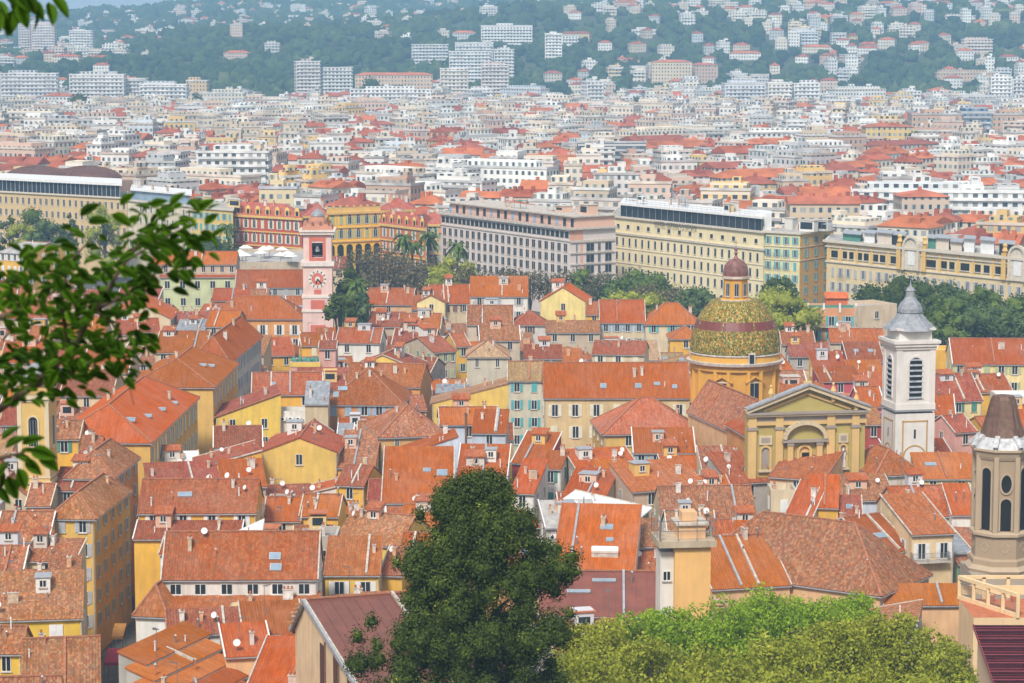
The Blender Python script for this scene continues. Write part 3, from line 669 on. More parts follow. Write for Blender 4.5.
def church_front():
    Y = 352.; A, B = at_y(748, 406, Y), at_y(865, 412, Y+3); r = math.atan2(B.y-A.y, B.x-A.x); w = (B-A).length; s = w/117.
    z = lambda v: at_y(806, v, Y+1).z+.5; X = lambda u: (u-748)*s
    root = empty('church_facade', (A.x, A.y, -.5), r); y1 = paint('front_cream', (.66,.45,.18)); y2 = paint('front_green', (.44,.36,.11)); y3 = paint('front_trim', (.60,.50,.33)); gy = paint('front_grey', (.33,.29,.25))
    b = MB(); b.box(0, w, 0, 1.5, 0, z(411), y2); b.face([(0,.0,z(411)), (w,.0,z(411)), (w/2,.0,z(388.5))], y2); b.face([(w,1.5,z(411)), (0,1.5,z(411)), (w/2,1.5,z(388.5))], y2); b.build('wall', root)
    t = MB()
    for u0, u1 in ((748, 756), (775, 782.5), (826, 834), (851, 858.5)): t.box(X(u0), X(u1), -.45, 0, 0, z(429), y1); t.box(X(u0)-.12, X(u1)+.12, -.6, 0, z(429), z(426), gy); t.box(X(u0), X(u1), -.5, 0, z(426), z(415), y1)
    t.build('pilaster', root)
    e = MB(); e.box(-.2, w+.2, -.8, 0, z(415.5), z(413.5), y3); e.box(-.3, w+.3, -1.0, 0, z(413.5), z(411.5), gy); e.box(-.1, w+.1, -.4, 0, z(424.5), z(421), y1); e.box(0, w, -.25, 0, z(421), z(416), gy); e.build('entablature', root)
    p = MB(); 
    for a, c in (((-.5, 0), (w/2, 1)), ((w+.5, 0), (w/2, 1))):
        z0, z1 = z(411), z(387.5); p.bar((a[0], -.5, z0+.1), (c[0], -.5, z1+.1), 1.0, .55, y3); p.bar((a[0], -.6, z0+.55), (c[0], -.6, z1+.55), 1.3, .28, M['zinc']); p.bar((a[0]*.7+w*.15, -.15, z0+.1), (c[0], -.15, z1-.9), .25, .3, y1)
    p.build('pediment', root)
    g = MB(); g.box(w/2-.9, w/2+.9, -.5, .3, z(388), z(385), y1); g.box(w/2-.55, w/2+.55, -.4, .2, z(385), z(381.5), y1); g.build('gable_block', root)
    for u, v in ((770, 392), (832, 391), (855, 400)):
        q = MB(); zb = z(v+7); q.lathe([(.35, zb-.6), (.35, zb), (.2, zb+.2), (.45, zb+.9), (.3, zb+1.3), (.12, zb+1.6), (.22, zb+1.9), (0, zb+2.2)], 8, y1, (X(u), -.3)); q.build('stone_urn', root)
    d = MB(); u0, u1 = X(784), X(824)    # arched doorcase
    n = 14; cxx = (u0+u1)/2; zc = z(440); Rw = (u1-u0)/2; P = [(cxx+Rw*1.02*math.cos(PI*k/n), -.55, zc+.2+Rw*.78*math.sin(PI*k/n)) for k in range(n+1)]
    for a, c in zip(P[:-1], P[1:]): d.bar(a, c, .8, .55, y3)
    d.box(u0-.4, u1+.4, -.9, 0, z(442), z(439.5), gy)
    for x in (u0+.4, u1-1.2): d.box(x, x+.8, -.7, 0, 0, z(445), y1); d.box(x-.1, x+.9, -.8, 0, z(445), z(442), gy)
    arch_trim(d, u0+2.0, u1-2.0, z(480), z(445.5), -.2, .35, y1, .4); arch_face(d, u0+2.0, u1-2.0, z(480), z(445.5), -.03, y1)
    d.box(X(802), X(812), -.12, -.04, z(458), z(453), M['dark'])
    d.build('doorcase', root)
    for u0_, u1_ in ((757, 774), (836, 850)):
        q = MB(); a, c = X(u0_)+.3, X(u1_)-.3; q.box(a, c, -.25, 0, z(444), z(435), y3); q.box(a+.3, c-.3, -.28, -.25, z(442), z(437), gy); q.build('frieze_panel', root)
        q = MB(); a, c = X(u0_)+.5, X(u1_)-.5; m_ = (a+c)/2; arch_trim(q, a, c, z(469), z(445.5), -.12, .3, y1, .3); arch_face(q, a+.2, c-.2, z(468), z(446.5), -.02, gy); q.box(a-.3, c+.3, -.5, 0, z(471), z(469), y3)
        q.build('niche', root)
        if u0_ == 836:
            sgm = m_simple('statue_stone', (.66,.63,.58), .8); q = MB(); zb = z(468.5); q.lathe([(.42, zb), (.38, zb+.5), (.30, zb+1.2), (.36, zb+1.7), (.30, zb+2.05), (.12, zb+2.2), (.17, zb+2.38), (.15, zb+2.6), (0, zb+2.7)], 10, sgm, (m_, -.3), sy=.75)
            q.tube([(m_-.3, -.35, zb+1.9), (m_-.42, -.5, zb+1.5), (m_-.1, -.62, zb+1.35)], [.1, .09, .07], sgm, 6); q.tube([(m_+.3, -.35, zb+1.9), (m_+.4, -.5, zb+2.2), (m_+.3, -.6, zb+2.55)], [.1, .08, .06], sgm, 6); q.build('statue', root)
    top(root, 'yellow green church front with pediment, pilasters, blind arch and niche statue', 'church front', (A.x+8, A.y, 20)); occ((A.x, A.y), r, w, 1.5, 24)
    # the nave behind it
    c, s_ = math.cos(r), math.sin(r)
    house_at((A.x+1.2*c-1.7*s_, A.y+1.2*s_+1.7*c), r, w-2.4, 14, z(414)-4.2, 'x', 3.1, 'O', 'o', chim=0, lab='orange roofed church nave running back from the yellow green front', name='church_nave', cat='church nave', group=None, verge=False)
church_front()
def stone_tower():
    Y = 268.; C = at_y(1001, 500, Y); z = lambda v: at_y(1001, v, Y-2).z; g = min(gz(C.x, Y), 0)-.5; k = lambda v: z(v)-g
    root = empty('octagonal_bell_tower', (C.x, Y, g), 0); st = paint('tower_stone', (.40,.30,.20)); st2 = paint('tower_stone_trim', (.46,.36,.25)); ro = paint('rough_stone', (.40,.34,.27)); Rr = 3.15; ph = PI/8
    b = MB(); b.box(-3.6, 3.6, -3.4, 3.6, 0, k(572), ro); b.build('base', root)
    s = MB(); ap = Rr*math.cos(PI/8)
    s.lathe([(Rr*1.06, k(566)), (Rr*1.06, k(560)), (Rr*.98, k(558)), (Rr*.98, k(536))], 8, st, ph=ph, smooth=False)
    s.lathe([(Rr*.92, k(534)), (Rr*.92, k(455))], 8, st, ph=ph, smooth=False)
    for i in range(8): a = ph+i*PI/4; s.bar((Rr*.93*math.cos(a), Rr*.93*math.sin(a), k(534)), (Rr*.93*math.cos(a), Rr*.93*math.sin(a), k(456)), .5, .5, st2)
    s.build('drum', root)
    c = MB()
    c.lathe([(Rr*1.2, k(572)), (Rr*1.25, k(569)), (Rr*1.05, k(565))], 8, st2, ph=ph, smooth=False, capb=True)
    c.lathe([(Rr*.95, k(537)), (Rr*1.08, k(535.5)), (Rr*1.08, k(533)), (Rr*.95, k(531))], 8, st2, ph=ph, smooth=False)
    c.lathe([(Rr*.95, k(460)), (Rr*1.0, k(457)), (Rr*1.05, k(453)), (Rr*1.12, k(451)), (Rr*1.12, k(449)), (Rr*.9, k(447))], 8, st2, ph=ph, smooth=False)
    c.build('cornice', root)
    for i in range(8):
        a = -PI/2+i*PI/4; ax, ay = math.cos(a), math.sin(a)
        if ay > .5: continue
        v = MB(); w = .62; off = Rr*.92*math.cos(PI/8)+.02
        if i % 2 == 0:      # oval above, arch below
            n = 16; zc = k(483); v.face([(.58*math.cos(2*PI*j/n), -off, zc+1.0*math.sin(2*PI*j/n)) for j in range(n)], M['dark'])
            P = [(.66*math.cos(2*PI*j/n), -off-.03, zc+1.08*math.sin(2*PI*j/n)) for j in range(n+1)]
            for p, q in zip(P[:-1], P[1:]): v.bar(p, q, .2, .2, st2)
            arch_face(v, -w, w, k(530), k(498), -off, M['dark']); arch_trim(v, -w-.05, w+.05, k(530), k(497), -off-.03, .2, st2, .2)
        else: arch_face(v, -w, w, k(530), k(468), -off, M['dark']); arch_trim(v, -w-.05, w+.05, k(530), k(467), -off-.03, .22, st2, .2)
        d = .55; zz = k(547)
        for p, q in (((-d,0),(0,d)), ((0,d),(d,0)), ((d,0),(0,-d)), ((0,-d),(-d,0))): v.bar((p[0], -off-.12, zz+p[1]), (q[0], -off-.12, zz+q[1]), .14, .14, st2)
        an = a+PI/2; v.v = [(x*math.cos(an)-y*math.sin(an), x*math.sin(an)+y*math.cos(an), z_) for x, y, z_ in v.v]
        v.build('arched_opening', root)
    sk = MB(); lead = m_simple('lead_skirt', (.52,.52,.53), .5, .1, var=.4, scale=1.5)
    sk.lathe([(Rr*1.1, k(449)), (Rr*.98, k(444)), (Rr*.8, k(441)), (Rr*.72, k(436.5))], 8, lead, ph=ph, smooth=False)
    for i in range(8):
        a = ph+i*PI/4; sk.bar((Rr*1.12*math.cos(a), Rr*1.12*math.sin(a), k(447)), (Rr*.74*math.cos(a), Rr*.74*math.sin(a), k(437)), .5, .4, lead)
    sk.build('skirt', root)
    cu = MB(); cm = m_simple('cupola_copper', (.16,.085,.055), .55, .2, var=.3, scale=2); pr = [(Rr*.76, k(438)), (Rr*.66, k(430)), (Rr*.56, k(420)), (Rr*.48, k(410)), (Rr*.40, k(402)), (Rr*.34, k(398.5)), (Rr*.2, k(397.5))]
    cu.lathe(pr, 8, cm, ph=ph, smooth=False)
    for i in range(16):
        a = ph+i*PI/8; q = 1 if i % 2 == 0 else math.cos(PI/8)
        for (r0, z0), (r1, z1) in zip(pr[:-2], pr[1:-1]): cu.bar((r0*q*math.cos(a), r0*q*math.sin(a), z0), (r1*q*math.cos(a), r1*q*math.sin(a), z1), .14, .14, cm)
    cu.build('cupola', root)
    top(root, 'octagonal brown stone bell tower with flared copper cupola and dark arches', 'bell tower', (C.x, Y, 25)); occ((C.x-3.6, Y-3.6), 0, 7.2, 7.2, 42)
stone_tower()
def yellow_tower():
    Y = 335.; A = at_y(17.5, 420, Y); s = 33/F*Y*.97; z = lambda v: at_y(33, v, Y).z+.5
    root = empty('yellow_bell_tower', (A.x, Y, -.5), R(-4)); ye = paint('tower_yellow', (.68,.46,.15)); cr = paint('tower_cream', (.66,.56,.38))
    b = MB(); b.box(0, s, 0, s, 0, z(385), ye); b.build('shaft', root)
    c = MB()
    for v0, v1, e in ((402, 399, .15), (399, 395, .4), (395, 393, .25), (484, 481, .2), (478, 476, .1), (385, 382, .35)): c.box(-e, s+e, -e, s+e, z(v0), z(v1), cr)
    for x in (0, s-.55): c.box(x-.03, x+.58, -.1, 0, z(476), z(402), cr)
    c.build('cornice', root)
    for side_ in (0, 1):
        v = MB(); m_ = s/2; arch_face(v, m_-.68, m_+.68, z(446), z(416.5), -.03, M['dark']); arch_trim(v, m_-.72, m_+.72, z(446), z(416), -.06, .22, cr, .16); v.box(m_-1, m_+1, -.25, 0, z(449), z(446.5), cr)
        for i in range(3): v.bar((m_-.4+.4*i, -.08, z(446)), (m_-.4+.4*i, -.08, z(420)), .05, .05, M['zinc'])
        if side_: v.v = [(s-y, x, zz) for x, y, zz in v.v]
        v.build('arched_window', root)
    q = MB(); q.box(-.4, s+.4, -.4, s+.4, z(394), z(393), ye); q.lathe([(s*.45, z(382)), (s*.42, z(378)), (s*.34, z(372)), (s*.18, z(367)), (.1, z(364)), (0, z(360))], 8, M['zincroof'], (s/2, s/2), PI/8, smooth=False); q.build('cupola', root)
    top(root, 'yellow square bell tower with tall dark arched window behind leaves', 'bell tower', (A.x+2, Y, 28)); occ((A.x, Y), R(-4), s, s, 34)
yellow_tower()
# ---------------- big town buildings of the second row
def grid_windows(root, w, z, cols, rows, sh=None, ww=1.1, hh=1.8, face='f', L0=0.0, y=0, limit=100, **k):
    """rows: list of centre heights; the first ones become parts, past the limit one part of kind stuff"""
    n = root.get('nw', 0); rest = MB(); me = None
    for zc in rows:
        for i in range(cols):
            x = L0+w*(i+.5)/cols
            loc, ang = ((x, y, zc), 0) if face == 'f' else ((y, x, zc), PI/2) if face == 'r' else ((y, x, zc), -PI/2)
            if n < limit: window(root, loc, ang, ww, hh, sh, closed=random.random() < .15, **k)
            else:
                t = win_mesh(ww, hh, **k)
                if sh:
                    for s_ in (-1, 1): t.box(s_*(ww/2+ww/4)-ww/4, s_*(ww/2+ww/4)+ww/4, -.08, -.02, -hh/2, hh/2, M['shut_'+sh])
                ca, sa = math.cos(ang), math.sin(ang); b0 = len(rest.v)
                rest.v += [(loc[0]+ca*a-sa*b_, loc[1]+sa*a+ca*b_, loc[2]+c_) for a, b_, c_ in t.v]; rest.f += [tuple(j+b0 for j in f) for f in t.f]; rest.m += [rest.mi(t.mats[j]) for j in t.m]; rest.uv += t.uv; rest.sm += t.sm
            n += 1
    root['nw'] = n
    if rest.f: tag(rest.build('windows', root), kind='stuff')
for k_, c_ in SHUT.items(): M['shut_'+k_] = m_simple('shutter_'+k_, c_, .6)
def big(x0, y0, x1, y1, z, d, wallc, name, label, cat='building', roofz=0, group=None):
    a, r, w = rot_of(x0, y0, x1, y1, z); g = -.5
    root = empty(name, (a.x, a.y, g), r); b = MB(); m_ = M['ppaint']; b.box(0, w, 0, d, 0, z-g, m_, top=M['flat']); b.build('wall', root, wallc)
    mid = ((a.x+w/2*math.cos(r)), a.y+w/2*math.sin(r), z-3); top(root, label, cat, mid, group); occ((a.x, a.y), r, w, d, z); return root, w, z-g, r, a
def cornice(root, w, d, zs, mat='stonef', h=.4, e=.35, name='cornice'):
    b = MB()
    for zc in zs: b.box(-e, w+e, -e, 0, zc, zc+h, M[mat]); b.box(-e, 0, 0, d, zc, zc+h, M[mat]); b.box(w, w+e, 0, d, zc, zc+h, M[mat])
    return b.build(name, root)
def clutter(root, w, d, z, n, sc_=1.0):
    for i in range(n):
        x, y = random.uniform(.05, .93)*w, random.uniform(.2, .85)*d; k = random.random()
        if k < .45:
            b = MB(); a, c, h = random.uniform(2, 5)*sc_, random.uniform(2, 4), random.uniform(1.6, 3); b.box(0, a, 0, c, z, z+h, M['ppaint'], top=M['flat']); b.box(-.2, a+.2, -.2, c+.2, z+h, z+h+.15, M['mortar'])
            if random.random() < .6: b.face([(.4, -.02, z+.6), (a-.4, -.02, z+.6), (a-.4, -.02, z+h-.4), (.4, -.02, z+h-.4)], M['glass'])
            b.build('rooftop_hut', root, random.choice([(.72,.7,.66), (.70,.46,.34), (.6,.58,.54), (.68,.55,.3)]), (x, y, 0))
        elif k < .75: b = MB(); b.box(-.3, .3, -.6, .6, z, z+1.6, M['brickch']); b.box(-.4, .4, -.7, .7, z+1.6, z+1.7, M['mortar']); b.build('chimney', root, (.6,.5,.42), (x, y, 0))
        else: b = MB(); b.bar((0,0,z+2.2), (3,0,z+2.2), 2.4, .1, random.choice([M['white'], M['shut_green'], M['zinc']])); [b.bar((px, py, z), (px, py, z+2.2), .08, .08, M['steel']) for px in (0, 3) for py in (-1, 1)]; b.build('awning', root, None, (x, y, 0))
def shear(root, w, r, a):
    # party walls run along the older plots, not square to the street front
    bx, by = a.x+w*math.cos(r), a.y+w*math.sin(r); t = bx/by*1.0; k = (math.sin(r)+t*math.cos(r))/(math.cos(r)-t*math.sin(r)); k = max(-1.7, min(1.7, k))
    def go(o):
        for ch in [q for q in sc.objects if q.parent == o]:
            if ch.data and ch.data.users == 1:
                n = len(ch.data.vertices); v = np.empty(n*3, dtype=np.float32); ch.data.vertices.foreach_get('co', v); v = v.reshape(-1, 3); v[:, 0] += np.maximum(v[:, 1], 0)*k; ch.data.vertices.foreach_set('co', v.ravel())
            if ch.location.y > 0: ch.location.x += ch.location.y*k
            go(ch)
    go(root)
# grey-pink concrete hotel
def concrete():
    root, w, z, r, a = big(441, 213, 570, 229, 24, 15, (.68,.60,.56), 'concrete_hotel', 'grey pink concrete hotel with gridded square windows and recessed top floor', 'hotel')
    row = [z-5.2-3.05*i for i in range(5)]
    for i, zc in enumerate(row):
        grid_windows(root, w-1, z, 21, [zc], ww=1.75, hh=2.25, L0=.5, bars=True, fr='mortar', limit=100)
    b = MB(); b.box(.3, w-.3, -.05, .1, z-2.6, z-.9, M['glass'])
    for i in range(30): x = .3+(w-.6)*i/29; b.box(x-.25, x+.25, -.12, 0, z-2.7, z-.8, M['mortar'])
    b.build('ribbon_window', root)
    cornice(root, w, 15, [z-.3], 'mortar', .5, .9); cornice(root, w, 15, [z-3.5, z-18.5], 'mortar', .3, .25, 'ledge')
    t = MB(); t.box(1.5, w-.5, 2.2, 15, z, z+3.0, M['ppaint'], top=M['flat']); t.build('penthouse', root, (.72,.45,.34))
    t = MB(); t.box(1, w+.2, 1.2, 15.5, z+3, z+3.35, M['mortar']); t.build('penthouse_roof', root)
    for i in range(18): x = 2+(w-4)*i/17; g = MB(); g.box(x-.8, x+.5, 2.1, 2.2, z+.3, z+2.5, M['glass'] if i % 3 else M['shut_blue']); g.build('penthouse_window', root)
    railing(root, [(0, -.6, z+.2), (w, -.6, z+.2)], .9, step=2)
    clutter(root, w, 14, z+3.35, 9, 1.6)
    D = 15.0; q = MB(); q.box(w+.9, w+.02, 0, 0, 0, 0, M['mortar']); b = MB()
    for i, zc in enumerate(row):
        for x, ww in ((2.2, .5), (6.6, 2.6), (9.6, .9), (12.6, 2.2)): window(root, (w, x, zc), PI/2, ww, 2.2, None, fr='zinc')
    for i in range(6): b.box(w-.02, w+.35, 0, D, z-3.8-3.05*i-.02, z-3.5-3.05*i, M['mortar'])
    b.build('ledge', root)
    b = MB(); b.box(w-.02, w+.08, 0, 3.4, z-3.4, z-.3, M['ppaint']); b.box(w-.02, w+.1, 3.4, 4.2, 0, z-.3, M['ppaint']); b.build('side_wall', root, (.70,.38,.26))
concrete()
def scala():
    z0 = 25; root, w, z, r, a = big(612, 216, 764, 232, z0, 20, (.80,.69,.42), 'cream_hotel', 'long cream yellow hotel with dark glazed top floor and rows of slim windows', 'hotel')
    S = 152/w
    grid_windows(root, w-1.5, z, 14, [z-2.6], ww=1.35, hh=1.25, L0=.7, bars=False, fr='stonef')
    for i in range(3): grid_windows(root, w-2, z, 22, [z-6.9-4.1*i], ww=.95, hh=2.3, L0=1, bars=False, surround='stonef', fr='frame')
    grid_windows(root, w-2, z, 22, [z-19.2], ww=.95, hh=2.3, L0=1, bars=False, fr='frame')
    cornice(root, w, 20, [z-.3], 'stonef', .5, .6); cornice(root, w, 20, [z-4.6, z-4.9], 'stonef', .25, .4, 'ledge'); cornice(root, w, 20, [z-8.9, z-13], 'stonef', .2, .15, 'string_course')
    t = MB(); t.box(3.8, w-1, 2.0, 14, z, z+3.2, M['glass']); t.build('glazed_floor', root)
    t = MB()
    for i in range(24): x = 3.8+(w-4.8)*i/23; t.box(x-.07, x+.07, 1.9, 2.0, z, z+3.2, M['zinc'])
    t.box(3.4, w-.4, 1.2, 15, z+3.2, z+3.8, M['white']); t.build('attic_roof', root)
    t = MB(); t.box(w-3, w+3, 3, 10, z, z+4.6, M['white']); t.build('lift_box', root)
    clutter(root, w*.9, 14, z+3.8, 10, 1.2); railing(root, [(6, 1.5, z+3.8), (w-2, 1.5, z+3.8)], 1.0, step=2)
    shear(root, w, r, a)
    # the sign along the cornice
    cu = bpy.data.curves.new('sign', 'FONT'); cu.body = 'HOTEL ASTON LA SCALA'; cu.size = 1.5; cu.extrude = .06; cu.align_x = 'CENTER'; cu.materials.append(m_simple('sign_metal', (.12,.11,.10), .5)); cu.space_character = 1.1
    so = bpy.data.objects.new('sign_text', cu); col.objects.link(so); bpy.context.view_layer.update(); sm_ = bpy.data.meshes.new_from_object(so.evaluated_get(bpy.context.evaluated_depsgraph_get())); bpy.data.objects.remove(so)
    so = link('sign', sm_, root, None, (w*.445, -.72, z-1.15)); so.rotation_euler = (PI/2, 0, 0)
scala()
def corner():   # green-yellow corner block
    root, w, z, r, a = big(764, 231, 800, 233, 25.2, 18, (.68,.62,.34), 'corner_apartment_block', 'pale green and yellow corner block with teal shutters and stacked balconies', 'apartment block')
    for i in range(6): grid_windows(root, w, z, 4, [z-2.2-3.3*i], 'teal', .9, 2.0)
    cornice(root, w, 18, [z-.4], 'stonef', .5, .5); cornice(root, w, 18, [z-.4-3.5, z-.4-3.5*2], 'stonef', .2, .2, 'ledge')
    for i in (1, 2): railing(root, [(w*.1, -.8, z-3.2-3.3*i), (w*.75, -.8, z-3.2-3.3*i)], .9, 'balcony', step=1)
    b = MB(); b.box(w-.02, w+.06, .05, 18, 0, z-.4, M['ppaint']); b.build('side_wall', root, (.70,.44,.13))
    for i in range(6):
        for y_ in (3.4, 8.6, 13.8): window(root, (w+.06, y_, z-2.2-3.3*i), PI/2, .95, 2.0, 'teal')
    clutter(root, w+5, 12, z, 5)
corner()
def longyellow():
    root, w, z, r, a = big(827, 240, 1045, 260.5, 24, 15, (.70,.56,.32), 'long_yellow_palace', 'long yellow palace block with arched roof ornament and paired loggia openings', 'apartment block')
    S = w/218
    X = lambda u: (u-827)*S
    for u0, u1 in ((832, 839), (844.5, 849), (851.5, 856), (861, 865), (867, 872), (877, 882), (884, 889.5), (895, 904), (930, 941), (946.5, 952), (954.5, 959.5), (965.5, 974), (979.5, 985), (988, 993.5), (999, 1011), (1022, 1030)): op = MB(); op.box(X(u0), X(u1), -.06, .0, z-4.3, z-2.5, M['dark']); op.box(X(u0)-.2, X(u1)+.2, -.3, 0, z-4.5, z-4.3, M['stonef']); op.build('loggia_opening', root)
    cornice(root, w, 15, [z-.5], 'stonef', .6, .8); cornice(root, w, 15, [z-5.6, z-1.7], 'stonef', .3, .35, 'ledge')
    pil = MB()
    for u in (828, 841, 858.5, 874, 891.5, 907, 928.5, 944, 962, 976.5, 996, 1014): pil.box(X(u), X(u)+.8, -.2, 0, z-5.3, z-.5, paint('palace_yellow', (.72,.47,.15)))
    pil.build('pilaster', root)
    for i in range(3): grid_windows(root, w-2, z, 26, [z-8.0-3.7*i], 'grey' if i != 9 else None, .9, 2.3, L0=1)
    for u in (845, 886, 913, 1020):
        for i in range(2): railing(root, [(X(u)-1.3, -.9, z-9.4-3.7*i), (X(u)+1.3, -.9, z-9.4-3.7*i)], .9, 'balcony', step=.5); 
    for u in (917.5, 1021):   # ornament
        b = MB(); c = X(u); y = paint('palace_yellow', (.72,.47,.15)); arch_face(b, c-2.3, c+2.3, z-5.5, z+2.6, -.5, M['stonef']); arch_trim(b, c-2.4, c+2.4, z-5.5, z+2.8, -.5, .6, M['stonef'], .9); b.box(c-1.1, c+1.1, -.6, -.5, z-4.2, z-.8, M['white'])
        for s_ in (-1, 1): b.box(c+s_*4.2-.7, c+s_*4.2+.7, -.7, .5, z-5.5, z+.9, y); b.lathe([(.4, z+.9), (.8, z+1.4), (.5, z+2.2), (.7, z+2.8), (0, z+3.3)], 8, y, (c+s_*4.2, -.1))
        b.box(c-2.3, c+2.3, .0, .3, z, z+2, M['stonef']); b.build('roof_ornament', root)
    # roof terrace houses
    for u0, u1, h, m_ in ((843, 862, 1.8, 'shut_green'), (866, 877, 2.4, 'white'), (880, 895, 2.8, 'ppaint'), (897, 908, 2.6, 'glass'), (932, 940, 2.6, 'shut_green'), (940, 953, 2.8, 'ppaint'), (955, 966, 2.2, 'ppaint'), (968, 978, 3.2, 'white'), (984, 997, 3.2, 'white'), (1002, 1016, 2.8, 'glass')):
        b = MB(); b.box(X(u0), X(u1), 2.5, 9, z, z+h, M[m_], top=M['flat']); b.box(X(u0)-.3, X(u1)+.3, 1.8, 9.3, z+h, z+h+.2, M['zinc']); b.build('rooftop_hut', root, (.66,.58,.48))
    shear(root, w, r, a)
longyellow()
def leftlong():
    root, w, z, r, a = big(-25, 190, 127, 198, 25, 22, (.62,.46,.24), 'long_ministry_building', 'long beige building with glazed top floor beneath dark red domed roofs', 'building')
    for i in range(4): grid_windows(root, w, z, 26, [z-2.6-3.9*i], None, 1.1, 2.2)
    cornice(root, w, 22, [z-.3], 'stonef', .5, .5); t = MB(); t.box(1, w-3, 2, 18, z, z+3.6, M['glass']); t.build('glazed_floor', root); t = MB()
    for i in range(34): x = 1+(w-4)*i/33; t.box(x-.12, x+.12, 1.85, 2.0, z, z+3.6, M['zinc'])
    t.box(0, w-2, 1, 19, z+3.6, z+4.4, M['white']); t.build('attic_roof', root, (.6,.55,.45)); shear(root, w, r, a)
    for u, rr, in ((38, 12), (88, 15)):
        P = at_y(u, 178, a.y+45); q = empty('domed_roof_hall', (P.x, P.y, -.5), r); b = MB(); b.box(-12, 12, -9, 9, 0, 26, M['ppaint']); b.build('wall', q, (.45,.3,.22))
        b = MB(); b.lathe([(13*math.cos(t_), 26.4+4.4*math.sin(t_)) for t_ in [PI/2*k/7 for k in range(8)]], 24, M['metalroof'], sy=.75); b.build('roof', q, (.12,.05,.04)); 
        rbm = MB()
        for k in range(20):
            a_ = 2*PI*k/20
            for t0, t1 in zip([PI/2*j/6 for j in range(6)], [PI/2*(j+1)/6 for j in range(6)]): rbm.bar((13*math.cos(t0)*math.cos(a_), 9.75*math.cos(t0)*math.sin(a_), 26.45+4.4*math.sin(t0)), (13*math.cos(t1)*math.cos(a_), 9.75*math.cos(t1)*math.sin(a_), 26.45+4.4*math.sin(t1)), .2, .2, M['shut_brown'])
        rbm.build('roof_rib', q)
        top(q, 'hall with dark red domed roof', 'hall', (P.x, P.y, 33)); TOPS[-1] = (q, TOPS[-1][1], (P.x, P.y, 33), True); occ((P.x-16, P.y-12), 0, 32, 24, 34)
    root, w, z, r, a = big(127.5, 200, 192, 206, 24.4, 18, (.66,.58,.42), 'cream_row_building', 'cream row building with tall windows below a white terrace roof', 'building')
    for i in range(4): grid_windows(root, w, z, 12, [z-2.3-3.6*i], 'cream', 1, 2.1)
    cornice(root, w, 18, [z-.3], 'stonef', .5, .5); t = MB(); t.box(2, w-1, 3, 14, z, z+2.8, M['skyglass']); t.box(1.5, w, 2.2, 15, z+2.8, z+3.3, M['white']); t.build('penthouse', root); clutter(root, w, 14, z+3.3, 4); shear(root, w, r, a)
    root, w, z, r, a = big(192.5, 207, 233, 210, 24.1, 18, (.70,.50,.16), 'yellow_row_building', 'yellow row building with teal shutters at the end of the white terrace', 'building')
    for i in range(5): grid_windows(root, w, z, 7, [z-2.3-3.4*i], 'teal', 1, 2.0)
    cornice(root, w, 18, [z-.3], 'stonef', .5, .5); clutter(root, w, 14, z, 4); shear(root, w, r, a)
leftlong()
